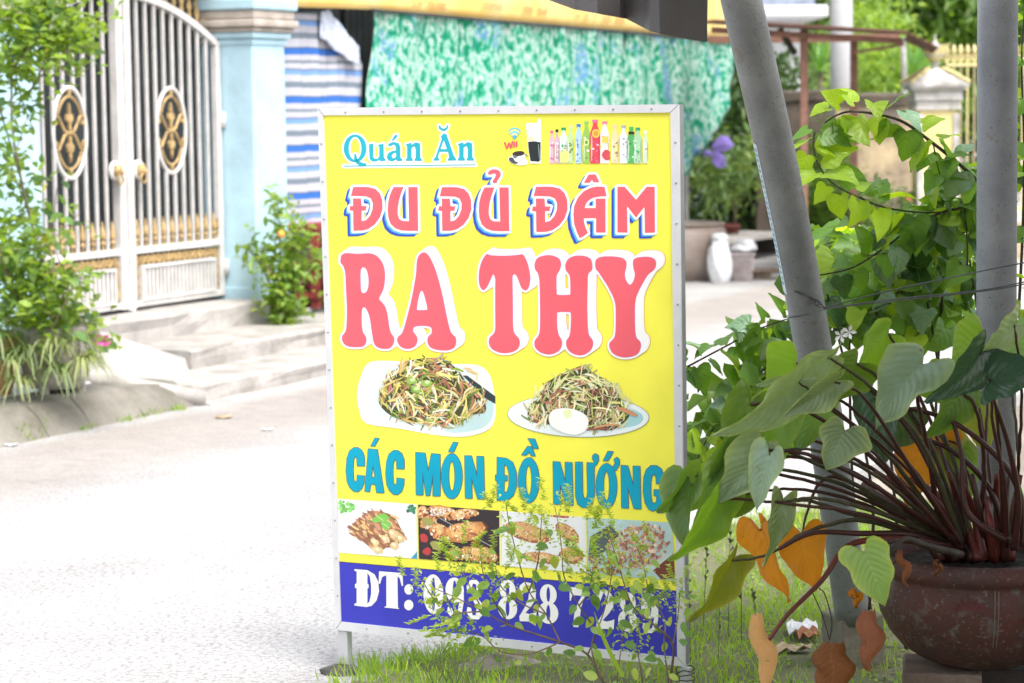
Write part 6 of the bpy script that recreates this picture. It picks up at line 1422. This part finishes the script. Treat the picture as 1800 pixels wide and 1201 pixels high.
# ---- the plant: every leaf placed one by one (base pixel, depth -> tip pixel, depth, width px, roll, fold, droop, colour)
V_ = 9
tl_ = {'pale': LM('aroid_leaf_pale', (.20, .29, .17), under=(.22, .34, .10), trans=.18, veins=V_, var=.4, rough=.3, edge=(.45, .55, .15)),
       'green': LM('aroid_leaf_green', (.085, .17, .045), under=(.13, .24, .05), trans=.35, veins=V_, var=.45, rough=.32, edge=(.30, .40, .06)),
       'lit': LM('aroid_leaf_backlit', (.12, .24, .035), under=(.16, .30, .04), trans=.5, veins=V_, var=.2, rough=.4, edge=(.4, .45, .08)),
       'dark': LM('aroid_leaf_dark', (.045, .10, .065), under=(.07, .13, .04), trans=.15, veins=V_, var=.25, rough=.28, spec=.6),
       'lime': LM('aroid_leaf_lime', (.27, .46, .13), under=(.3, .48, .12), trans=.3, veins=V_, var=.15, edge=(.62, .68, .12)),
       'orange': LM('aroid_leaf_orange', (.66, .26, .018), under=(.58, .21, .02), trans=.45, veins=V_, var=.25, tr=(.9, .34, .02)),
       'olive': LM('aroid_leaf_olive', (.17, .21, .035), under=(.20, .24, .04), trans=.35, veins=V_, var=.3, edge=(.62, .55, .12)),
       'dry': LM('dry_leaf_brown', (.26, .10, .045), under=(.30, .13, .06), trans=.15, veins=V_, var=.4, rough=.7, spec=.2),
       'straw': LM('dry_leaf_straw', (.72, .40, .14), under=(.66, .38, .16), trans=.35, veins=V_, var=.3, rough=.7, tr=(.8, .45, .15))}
ar = thing('leafy_potted_plant', Vector((pc.x, PD, zp(985))), 'large heart leaved plant with long dark red stalks growing in the big pot', 'plant')
pet = M('dark_red_petiole', (.075, .020, .018), .4, .35, 25, .1, col2=(.045, .022, .014)); petg = M('olive_petiole', (.075, .065, .03), .5, .3, 20, .1); sheath = M('red_sheath', (.19, .030, .022), .45, .3, 18, .1, col2=(.085, .025, .015))
def taro(bx, by, bd, tx, ty, td, wpx, roll=0, fold=.25, droop=.2, m='green', wave=.02, ax=0, nm='leaf', lab=None, lobe=1, upv=None):
    B = P(bx, by, bd); T = P(tx, ty, td); d = T - B; L = d.length; Wd = wpx * 1.0 * bd / FPX
    wave = wave * 1.5 + .008
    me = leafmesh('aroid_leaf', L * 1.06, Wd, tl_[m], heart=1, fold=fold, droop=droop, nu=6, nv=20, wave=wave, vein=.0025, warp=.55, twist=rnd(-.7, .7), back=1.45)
    up = (CAM - B).normalized(); up = Matrix.Rotation(roll, 3, d.normalized()) @ up
    o = place_leaf(me, ar, B, d, up, 1.0, nm)
    if lab: o['label'] = lab
    return B, d.normalized()
cr0 = P(1700, 985, 5.3)
def petiole(B, x0, y0, d0, m=pet, r=(.0068, .0036), bow=.04, via=None, sub=8):
    A = P(x0, y0, d0)
    pts = [A] + ([P(*v) for v in via] if via else [A.lerp(B, .5) + Vector((0, 0, bow))]) + [B]
    MB().tube(cat_rom(pts, sub), list(r), 8).build('petiole', m, ar, smooth=True)
R_ = math.radians
LV = [
 # base x,y,depth   tip x,y,depth   width roll fold droop colour wave | petiole start
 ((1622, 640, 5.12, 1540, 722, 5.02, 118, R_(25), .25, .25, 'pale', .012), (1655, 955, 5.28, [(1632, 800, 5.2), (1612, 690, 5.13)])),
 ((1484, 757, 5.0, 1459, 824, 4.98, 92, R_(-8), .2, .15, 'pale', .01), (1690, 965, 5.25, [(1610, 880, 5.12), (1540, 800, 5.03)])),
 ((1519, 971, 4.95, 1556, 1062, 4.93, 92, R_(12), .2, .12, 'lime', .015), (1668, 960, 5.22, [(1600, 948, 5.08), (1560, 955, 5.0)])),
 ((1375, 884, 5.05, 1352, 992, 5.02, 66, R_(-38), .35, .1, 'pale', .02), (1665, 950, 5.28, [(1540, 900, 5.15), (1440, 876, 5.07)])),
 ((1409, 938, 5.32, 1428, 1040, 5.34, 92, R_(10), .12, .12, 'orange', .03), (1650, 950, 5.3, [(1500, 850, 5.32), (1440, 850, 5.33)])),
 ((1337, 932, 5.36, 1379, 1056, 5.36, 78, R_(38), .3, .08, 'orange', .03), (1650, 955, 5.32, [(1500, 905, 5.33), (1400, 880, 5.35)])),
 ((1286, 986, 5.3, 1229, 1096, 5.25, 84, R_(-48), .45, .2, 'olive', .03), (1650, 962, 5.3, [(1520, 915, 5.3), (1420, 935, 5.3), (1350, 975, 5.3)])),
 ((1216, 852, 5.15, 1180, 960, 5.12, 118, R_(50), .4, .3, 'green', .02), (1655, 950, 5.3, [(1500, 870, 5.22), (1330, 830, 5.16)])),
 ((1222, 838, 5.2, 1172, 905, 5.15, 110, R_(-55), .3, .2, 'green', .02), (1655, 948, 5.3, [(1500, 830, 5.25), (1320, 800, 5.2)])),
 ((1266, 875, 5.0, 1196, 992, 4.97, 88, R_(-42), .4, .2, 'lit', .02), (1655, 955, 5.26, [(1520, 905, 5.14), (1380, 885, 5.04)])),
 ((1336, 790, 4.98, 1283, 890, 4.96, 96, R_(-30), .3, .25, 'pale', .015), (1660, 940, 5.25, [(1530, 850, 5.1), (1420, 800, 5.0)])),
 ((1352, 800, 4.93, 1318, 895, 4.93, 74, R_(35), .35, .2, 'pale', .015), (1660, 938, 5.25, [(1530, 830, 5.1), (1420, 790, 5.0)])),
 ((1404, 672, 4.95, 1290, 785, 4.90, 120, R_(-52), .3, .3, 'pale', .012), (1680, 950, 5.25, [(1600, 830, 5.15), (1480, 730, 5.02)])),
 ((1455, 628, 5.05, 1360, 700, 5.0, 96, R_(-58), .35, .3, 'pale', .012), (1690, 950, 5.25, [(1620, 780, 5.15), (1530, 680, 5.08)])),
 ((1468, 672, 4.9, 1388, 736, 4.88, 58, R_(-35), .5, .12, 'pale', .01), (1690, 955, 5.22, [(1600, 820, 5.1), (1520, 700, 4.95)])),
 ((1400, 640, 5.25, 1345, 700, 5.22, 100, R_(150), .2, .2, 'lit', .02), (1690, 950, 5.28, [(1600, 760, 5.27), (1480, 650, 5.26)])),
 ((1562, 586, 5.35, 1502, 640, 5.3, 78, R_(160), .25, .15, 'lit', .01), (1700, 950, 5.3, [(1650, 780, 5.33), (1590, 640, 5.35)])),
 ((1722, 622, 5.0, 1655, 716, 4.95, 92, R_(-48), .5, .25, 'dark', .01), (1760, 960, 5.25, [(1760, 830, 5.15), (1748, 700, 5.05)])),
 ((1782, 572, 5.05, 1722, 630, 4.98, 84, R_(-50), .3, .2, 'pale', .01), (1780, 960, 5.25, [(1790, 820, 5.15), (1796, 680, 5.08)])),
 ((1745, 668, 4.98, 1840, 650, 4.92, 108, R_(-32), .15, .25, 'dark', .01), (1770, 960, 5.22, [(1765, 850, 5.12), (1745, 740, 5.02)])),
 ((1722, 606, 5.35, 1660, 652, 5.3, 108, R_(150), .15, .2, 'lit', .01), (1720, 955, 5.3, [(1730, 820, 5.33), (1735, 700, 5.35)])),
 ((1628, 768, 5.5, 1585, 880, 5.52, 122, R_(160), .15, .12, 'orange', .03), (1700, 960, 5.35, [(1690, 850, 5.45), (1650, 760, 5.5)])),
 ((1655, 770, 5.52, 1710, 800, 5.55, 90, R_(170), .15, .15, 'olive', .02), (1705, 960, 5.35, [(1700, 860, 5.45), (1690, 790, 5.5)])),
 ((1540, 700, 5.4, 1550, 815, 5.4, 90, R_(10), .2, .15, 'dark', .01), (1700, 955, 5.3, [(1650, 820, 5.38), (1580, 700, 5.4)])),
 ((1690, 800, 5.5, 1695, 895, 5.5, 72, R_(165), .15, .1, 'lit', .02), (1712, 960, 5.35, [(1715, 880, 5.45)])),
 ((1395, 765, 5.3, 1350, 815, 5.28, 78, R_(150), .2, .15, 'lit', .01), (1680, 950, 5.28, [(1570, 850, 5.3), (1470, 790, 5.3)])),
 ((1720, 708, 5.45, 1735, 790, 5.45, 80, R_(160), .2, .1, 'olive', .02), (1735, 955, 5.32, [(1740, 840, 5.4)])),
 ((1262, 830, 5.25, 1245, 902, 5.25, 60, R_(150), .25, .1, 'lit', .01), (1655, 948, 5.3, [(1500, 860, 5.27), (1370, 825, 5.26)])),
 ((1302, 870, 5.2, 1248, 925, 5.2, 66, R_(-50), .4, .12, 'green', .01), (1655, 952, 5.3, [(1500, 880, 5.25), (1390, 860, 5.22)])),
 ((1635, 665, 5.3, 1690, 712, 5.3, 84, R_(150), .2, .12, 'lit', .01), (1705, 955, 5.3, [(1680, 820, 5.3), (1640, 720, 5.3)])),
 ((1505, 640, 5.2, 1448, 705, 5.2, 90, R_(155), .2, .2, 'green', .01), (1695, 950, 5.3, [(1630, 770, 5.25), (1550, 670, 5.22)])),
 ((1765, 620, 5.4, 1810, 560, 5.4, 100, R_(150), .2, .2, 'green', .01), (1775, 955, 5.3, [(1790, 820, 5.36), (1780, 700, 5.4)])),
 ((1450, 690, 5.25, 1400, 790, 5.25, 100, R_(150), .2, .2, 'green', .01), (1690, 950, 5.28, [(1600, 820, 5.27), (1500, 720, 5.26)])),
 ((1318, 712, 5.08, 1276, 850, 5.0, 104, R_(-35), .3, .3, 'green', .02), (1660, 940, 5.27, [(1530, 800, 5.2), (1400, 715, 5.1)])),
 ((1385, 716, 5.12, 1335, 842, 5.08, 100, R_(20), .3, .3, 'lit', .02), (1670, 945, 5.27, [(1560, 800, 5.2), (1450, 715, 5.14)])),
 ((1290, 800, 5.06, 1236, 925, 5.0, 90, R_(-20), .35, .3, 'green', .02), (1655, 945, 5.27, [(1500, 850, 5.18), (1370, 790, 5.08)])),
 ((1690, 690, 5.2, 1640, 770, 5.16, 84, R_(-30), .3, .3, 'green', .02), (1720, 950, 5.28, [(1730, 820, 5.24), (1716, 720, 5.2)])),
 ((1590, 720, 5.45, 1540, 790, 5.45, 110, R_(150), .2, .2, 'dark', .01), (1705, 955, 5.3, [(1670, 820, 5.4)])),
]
for lf, (sx, sy, sd_, via) in LV:
    B, dd = taro(*lf); A_ = P(sx, sy, sd_)
    pts = [A_] + [P(*v) for v in via] + [B]
    mm_ = pet if random.random() < .75 else petg
    MB().tube([q_ + Vector((rnd(-1, 1), rnd(-1, 1), rnd(-1, 1))) * .0012 for q_ in cat_rom(pts, 8)], [rnd(.0045, .0072), rnd(.002, .003)], 8).build('petiole', mm_, ar, smooth=True)
# red sheaths at the crown, extra stalks
for i in range(14):
    x0 = 1650 + i * 9.4; a = (i - 9) / 10; p0 = P(x0 + 4, 985, 5.3 + rnd(-.06, .06)); p1 = P(x0 + a * 46 - 10, 900 + rnd(-12, 14), 5.3 + rnd(-.08, .08)); p2 = P(x0 + a * 120 - 26, 835 + rnd(-20, 20), 5.3 + rnd(-.1, .1))
    MB().tube(cat_rom([p0, p1, p2], 4), [.012, .005], 8).build('sheath', sheath if i % 3 else pet, ar, smooth=True)
for pts in ([(1782, 965, 5.2), (1790, 880, 5.15), (1772, 780, 5.1), (1742, 690, 5.05)], [(1800, 960, 5.2), (1790, 860, 5.2), (1740, 790, 5.2), (1660, 735, 5.2), (1561, 712, 5.2)], [(1770, 965, 5.3), (1740, 860, 5.3), (1670, 790, 5.3), (1600, 768, 5.3)],
            [(1770, 950, 5.2), (1700, 900, 5.2), (1690, 800, 5.2), (1668, 712, 5.2)], [(1640, 955, 5.25), (1565, 948, 5.15), (1490, 960, 5.1), (1445, 1020, 5.05), (1385, 1080, 5.0), (1352, 1125, 4.98)], [(1655, 960, 5.28), (1600, 940, 5.2), (1512, 938, 5.15), (1430, 937, 5.12), (1370, 965, 5.1)]):
    MB().tube(cat_rom([P(*p) for p in pts], 7), [.0085, .004], 8).build('petiole', sheath if pts[0][0] in (1640,) else pet, ar, smooth=True)
MB().tube(cat_rom([P(1690, 975, 5.12), P(1630, 960, 5.05), P(1590, 948, 5.0), P(1560, 975, 4.97), P(1525, 975, 4.95)], 6), [.009, .004], 8).build('petiole', stemd, ar, smooth=True)
MB().tube(cat_rom([P(1425, 1035, 5.33), P(1445, 1080, 5.3), P(1458, 1125, 5.3)], 6), [.0015, .001], 6).build('tendril', stemd, ar, smooth=True)
def dryleaf(x, y, d_, x1, y1, wpx, m, tw, label):
    """shrivelled hanging leaf, rolled round its midrib"""
    A, B = P(x, y, d_), P(x1, y1, d_); rows = []; n = 16; w_ = wpx * d_ / FPX; dn = (B - A); sdv = dn.cross(Vector((0, -1, 0))).normalized(); fw = Vector((0, -1, 0)); uv_ = []
    for i in range(n + 1):
        t = i / n; r = w_ * (.22 + .78 * math.sin(math.pi * min(1, .12 + t * .86))) * .5; c = A + dn * t + sdv * .006 * math.sin(t * 9); row = []
        for j in range(11):
            q = (j - 5) / 5; a = q * (1.5 + .5 * math.sin(t * 5)) + tw * t; row.append(c + sdv * math.sin(a) * r * (1 + .12 * math.sin(t * 17 + j)) + fw * math.cos(a) * r * .7 + dn.normalized() * .004 * math.sin(j * 2.4 + t * 12))
        rows.append(row)
    mb = MB().grid(rows); o = mb.build('dry_leaf', tl_[m], ar, smooth=True, label=label); ul = o.data.uv_layers.new(name='UVMap')
    for lp_i in o.data.loops: k = lp_i.vertex_index; ul.data[lp_i.index].uv = ((k % 11 - 5) / 5, (k // 11) / n)
dryleaf(1330, 1078, 5.0, 1358, 1230, 36, 'straw', .8, 'withered straw coloured leaf hanging rolled up')
dryleaf(1465, 1128, 5.15, 1462, 1230, 70, 'dry', .3, 'shrivelled brown leaf hanging at the lowest point')
dryleaf(1527, 1072, 5.12, 1532, 1178, 44, 'dry', .9, 'curled brown leaf hanging against the pot')
dryleaf(1582, 968, 5.05, 1598, 1030, 16, 'dry', .9, 'small brown shred on the pot rim'); dryleaf(1648, 985, 5.0, 1650, 1012, 9, 'dry', .9, 'thin brown shred on the pot rim')
dryleaf(1500, 1035, 5.2, 1510, 1066, 18, 'orange', .5, 'small orange leaf behind the lime leaf')
MB().tube(cat_rom([P(1458, 1125, 5.18), P(1462, 1090, 5.2), P(1450, 1045, 5.25), P(1440, 1035, 5.3)], 5), .0016, 6).build('petiole', stemd, ar, smooth=True)
MB().tube(cat_rom([P(1527, 1072, 5.12), P(1540, 1020, 5.1), P(1600, 965, 5.12)], 5), .003, 6).build('petiole', pet, ar, smooth=True)

# ============================================================= climbing vine behind the poles
vn = thing('vine', Vector((P(1640, 900, 6.6).x, 6.7, 0)), 'heart leaved climbing vine arching between and behind the grey poles', 'vine')
vm = [LM('vine_leaf_' + n_, c, trans=t_, veins=5, var=.3, rough=.4, under=u_) for n_, c, t_, u_ in (('lime', (.24, .37, .035), .5, (.24, .37, .06)), ('green', (.10, .21, .03), .42, (.14, .25, .045)), ('deep', (.035, .09, .022), .25, (.06, .12, .03)), ('glossy', (.16, .27, .15), .15, (.1, .2, .05)))]
vml = []
for m_ in vm:
    for k in range(5): vml.append(leafmesh('vine_leaf', .078, .066 + .006 * k, m_, heart=1, fold=.10 + .12 * k, droop=.15 + .12 * k, nu=3, nv=9, wave=.015 * k, warp=.6, twist=rnd(-1, 1), back=rnd(.5, 1.3)))
VS = [([(1722, 322, 6.2), (1690, 292, 6.2), (1640, 252, 6.2), (1590, 216, 6.2), (1550, 203, 6.2), (1500, 196, 6.2), (1470, 203, 6.2), (1450, 216, 6.2)], 5.2e-3, 22),
      ([(1432, 232, 6.2), (1430, 256, 6.2), (1436, 284, 6.2), (1456, 315, 6.2), (1480, 333, 6.2), (1512, 348, 6.2)], 3e-3, 12), ([(1512, 348, 6.2), (1560, 366, 6.25), (1640, 374, 6.3), (1722, 362, 6.3)], 3e-3, 14),
      ([(1722, 362, 6.3), (1660, 372, 6.3), (1600, 402, 6.3), (1560, 432, 6.3), (1500, 470, 6.3), (1440, 484, 6.3)], 4e-3, 26), ([(1722, 404, 6.4), (1650, 416, 6.4), (1590, 440, 6.4), (1520, 450, 6.4)], 4e-3, 20),
      ([(1208, 645, 6.6), (1270, 612, 6.6), (1340, 576, 6.6), (1420, 550, 6.6)], 3.2e-3, 18), ([(1740, 480, 6.6), (1620, 500, 6.6), (1500, 550, 6.6), (1400, 610, 6.6), (1320, 670, 6.6), (1250, 760, 6.6), (1212, 840, 6.5)], 4e-3, 34),
      ([(1700, 560, 6.8), (1560, 520, 6.8), (1450, 500, 6.8)], 3e-3, 18), ([(1800, 300, 6.2), (1760, 330, 6.3), (1700, 330, 6.3)], 3e-3, 6), ([(1790, 560, 6.1), (1798, 400, 6.1), (1800, 250, 6.1), (1796, 100, 6.1), (1806, -30, 6.1)], 4e-3, 40),
      ([(1640, 250, 6.2), (1650, 300, 6.2), (1665, 340, 6.25)], 2e-3, 7), ([(1700, 480, 6.3), (1700, 420, 6.3), (1690, 340, 6.3), (1660, 290, 6.3)], 3e-3, 10)]
vsb = MB(); vpts = []
for pts, r_, n_ in VS:
    c = cat_rom([P(*p) for p in pts], 8); vsb.tube(c, [r_, r_ * .5], 6); vpts.append((c, n_))
for k in range(7):
    g0 = Vector((P(1500 + k * 40, 900, 6.8).x, 6.7 + rnd(-.2, .3), .02)); tgt = P(1450 + k * 42, 500 - k * 10, 6.5); vsb.tube(cat_rom([g0, g0.lerp(tgt, .4) + Vector((rnd(-.1, .1), .05, 0)), tgt], 8), [.006, .003], 6)
vsb.build('stem', stemd, vn, smooth=True)
nleaf = 0
for ci, (c, n_) in enumerate(vpts):
    for k in range(n_):
        i = int(k / n_ * (len(c) - 1)); p = c[i]; tang = (c[min(i + 1, len(c) - 1)] - c[max(i - 1, 0)]).normalized(); side = 1 if k % 2 else -1
        pr_v = tang.cross(Vector((0, 1, 0))) * side
        tpx = random.choice((0, 0, 0, 1, 1, 3)) if ci in (0, 1, 2, 9) else random.choice((0, 1, 1, 2, 1, 3))
        d = pr_v * .7 + tang * rnd(-.3, .5) + Vector((0, rnd(-.7, .2), rnd(-.9, .1))); up = Vector((rnd(-.5, .5), rnd(-1, .2), rnd(.3, 1)))
        off_ = pr_v * .02 + Vector((0, 0, .005)); vs_ = rnd(.6, 1.15) * (.55 if i > len(c) - 5 and ci in (0, 1) else 1)
        place_leaf(vml[tpx * 5 + random.randrange(5)], vn, p + off_, d, up, vs_)
        nleaf += 1
reg = [((1440, 1720, 400, 600), 120, 6.35, 6.9), ((1215, 1400, 655, 860), 90, 6.4, 6.9), ((1380, 1600, 330, 480), 22, 6.3, 6.6), ((1600, 1725, 290, 420), 34, 6.2, 6.5), ((1300, 1480, 560, 700), 30, 6.4, 6.8)]
pp, dd_, nn_ = [], [], []
for (x0, x1, y0, y1), n_, d0, d1 in reg:
    for k in range(n_ * 3):
        x, y = rnd(x0, x1), rnd(y0, y1)
        if (x0, y0) == (1215, 655) and y < 655 + (x - 1215) * -.2 : continue
        if (x0, y0) == (1215, 655) and x > 1215 + (900 - y) * 1.1: continue
        if (x0, y0) == (1440, 400) and y > 400 + (1760 - x) * .9: pass
        if (x0, y0) == (1380, 330) and y < 640 - x * .13 + rnd(-30, 30): continue
        if (x0, y0) == (1600, 290) and y < 290 + (1725 - x) * .6: continue
        p = P(x, y, rnd(d0, d1)); d = Vector((rnd(-1, .6), rnd(-.9, .2), rnd(-1, .2))); up = Vector((rnd(-.6, .4), rnd(-1, .1), rnd(.2, 1)))
        if k < n_ and nleaf < 298:
            tpx = random.choice((0, 0, 1, 1, 2, 3)) if y < 470 else random.choice((1, 2, 1, 1, 3, 0)); place_leaf(vml[tpx * 5 + random.randrange(5)], vn, p, d, up, rnd(.5, 1.35)); nleaf += 1
        elif k % 2: pp.append(tuple(p + Vector((0, .12, 0)))); dd_.append(tuple(d)); nn_.append(tuple(up))
me = leaves_mesh('foliage', np.array(pp), np.array(dd_), np.array(nn_), .075 * RNG.uniform(.6, 1.2, len(pp)), .06, gl_a, base(vn), (.5, 1.6), .3)
o = bpy.data.objects.new('foliage', me); COL.objects.link(o); o.parent = vn; o['kind'] = 'stuff'
fw_ = MB(); fm_ = M('white_petals', (.8, .8, .8), .6, .03, 9, 0)
for (x, y) in ((1478, 590), (1492, 584)):
    c_ = P(x, y, 6.1); 
    for k in range(5): a = k * 1.257; fw_.quad(c_, c_ + Vector((math.cos(a - .4) * .013, -.003, math.sin(a - .4) * .013)), c_ + Vector((math.cos(a) * .02, -.004, math.sin(a) * .02)), c_ + Vector((math.cos(a + .4) * .013, -.003, math.sin(a + .4) * .013)))
fw_.build('flower', fm_, vn)

# ============================================================= weedy basil in front of the sign
BD = 5.85
wd_ = thing('basil_weed', Vector((P(1080, 1200, BD).x, BD, 0)), 'straggly flowering basil like weed growing in front of the sign\'s lower right corner', 'plant')
bm_ = [LM('basil_leaf_' + n_, c, trans=.4, var=.3) for n_, c in (('green', (.22, .36, .09)), ('lime', (.36, .48, .11)), ('deep', (.12, .24, .07)))]
bml = [leafmesh('basil_leaf', .033, .020, m_, nu=1, nv=5, fold=f_, droop=.3) for m_ in bm_ for f_ in (.1, .35)]
BS = [[(1150, 1310), (1062, 1201), (1033, 1151), (985, 1129), (897, 1100), (850, 1075), (800, 1050), (765, 1035)], [(1033, 1151), (1045, 1110), (1018, 1065), (992, 1015), (988, 970), (982, 925), (975, 890)], [(1062, 1201), (1040, 1140), (1060, 1080), (1075, 1010), (1070, 960), (1066, 925)],
      [(985, 1129), (960, 1080), (930, 1040), (910, 980), (895, 920), (890, 890)], [(897, 1100), (870, 1060), (850, 1010), (845, 975)], [(850, 1075), (820, 1020), (800, 980)], [(985, 1129), (930, 1150), (880, 1145), (850, 1120), (820, 1110), (790, 1112)],
      [(1190, 1330), (1180, 1201), (1183, 1135), (1154, 1102), (1112, 1065), (1085, 985), (1066, 925)], [(1183, 1250), (1168, 1142), (1168, 1090), (1143, 1046), (1130, 990), (1118, 960)], [(1183, 1135), (1192, 1080), (1195, 1040)], [(1112, 1065), (1090, 1040), (1050, 1020), (1020, 1000)],
      [(1090, 1300), (1085, 1200), (1092, 1140), (1100, 1080), (1098, 1030)], [(960, 1080), (915, 1060), (880, 1030), (870, 990)], [(930, 1040), (945, 990), (950, 940), (952, 910)], [(1018, 1065), (1040, 1030), (1035, 990)], [(1140, 1290), (1130, 1200), (1120, 1130), (1130, 1080)], [(800, 1050), (770, 1060), (742, 1020)], [(850, 1075), (800, 1080), (770, 1100)]]
sb_ = MB(); bpts = []
for bi, b in enumerate(BS):
    c = cat_rom([P(x, y, BD + .05 * math.sin(bi * 2.1 + i * .8)) for i, (x, y) in enumerate(b)], 8); sb_.tube(c, [.004 if bi in (0, 7) else .0022, .0009], 5); bpts.append(c)
sb_.build('stem', M('basil_stem', (.22, .15, .10), .7, .3, 30, .1), wd_, smooth=True)
for _ in range(230):
    b = random.choice(bpts); i = random.randrange(3, len(b)); s_ = rnd(.5, 1.2) * (.7 if i > len(b) - 8 else 1)
    if b is bpts[0] and i < 10: continue
    place_leaf(random.choice(bml), wd_, b[i] + Vector((rnd(-.025, .025), rnd(-.03, .03), rnd(-.025, .02))), (rnd(-1, 1), rnd(-.8, .3), rnd(-1, .35)), (rnd(-.6, .6), rnd(-1, 0), rnd(.2, 1)), s_)
# flower spikes: whorls of tiny bracts
pp, dd_, nn_ = [], [], []
for b in bpts[1:]:
    tip = b[-1]; tg = (b[-1] - b[-6]).normalized()
    for e in range(3):
        o_ = Vector((rnd(-.05, .05), rnd(-.02, .02), rnd(-.02, .03))); dv = (tg + Vector((rnd(-.6, .6), rnd(-.3, .3), rnd(-.1, .5)))).normalized()
        for k in range(13):
            for j in range(3): pp.append(tuple(tip + o_ + dv * k * .0045)); a = j * 1.57 + k; dd_.append((math.cos(a), math.sin(a), .4)); nn_.append((0, 0, 1))
for _ in range(1100):
    b = random.choice(bpts[1:]); i = random.randrange(len(b) // 2, len(b)); pp.append(tuple(b[i] + Vector((random.gauss(0, .018), random.gauss(0, .02), random.gauss(0, .018))))); dd_.append((rnd(-1, 1), rnd(-1, 1), rnd(-.6, .8))); nn_.append((rnd(-.5, .5), -.5, 1))
me = leaves_mesh('flower_spikes', np.array(pp), np.array(dd_), np.array(nn_), .014 * RNG.uniform(.5, 1.3, len(pp)), .0065, LM('pale_sprig', (.30, .42, .12), trans=.4, attr=True, var=.2), base(wd_), (.6, 1.5), .4)
o = bpy.data.objects.new('flower_spikes', me); COL.objects.link(o); o.parent = wd_; o['kind'] = 'stuff'
rows = []; A, B = P(1095, 1190, 5.75), P(1045, 1075, 5.75)
for k in range(9):
    t = k / 8; p = A.lerp(B, t) + Vector((-.006 * math.sin(t * 3), 0, 0)); w_ = .005 * math.sin(math.pi * min(1, .25 + t * .75)) + .0006; rows.append([p + Vector((-w_, 0, 0)), p + Vector((0, -.002, 0)), p + Vector((w_, 0, 0))])
MB().grid(rows)  .build('bright_reed', LM('bright_blade', (.30, .46, .05), trans=.4), None, smooth=True, at=A, label='broad bright grass blade crossing the white phone number', cat='reed')
pp = []
for _ in range(60): pp.append(tuple(P(rnd(750, 900), rnd(1130, 1200), rnd(5.9, 6.2))))
th = MB()
for (x, y) in ((765, 1195), (800, 1190), (830, 1195), (785, 1180)):
    for k in range(9): a_ = P(x, y + 20, 6.1); th.tube([a_, a_ + Vector((rnd(-.03, .03), 0, .05)), a_ + Vector((rnd(-.07, .05), 0, rnd(.08, .13)))], [.0012, .0005], 4)
th.build('thin_weed', stemg, None, at=P(790, 1200, 6.1), label='spray of thin weed stems at the road edge, left of the flat rock', cat='weed', kind='stuff')
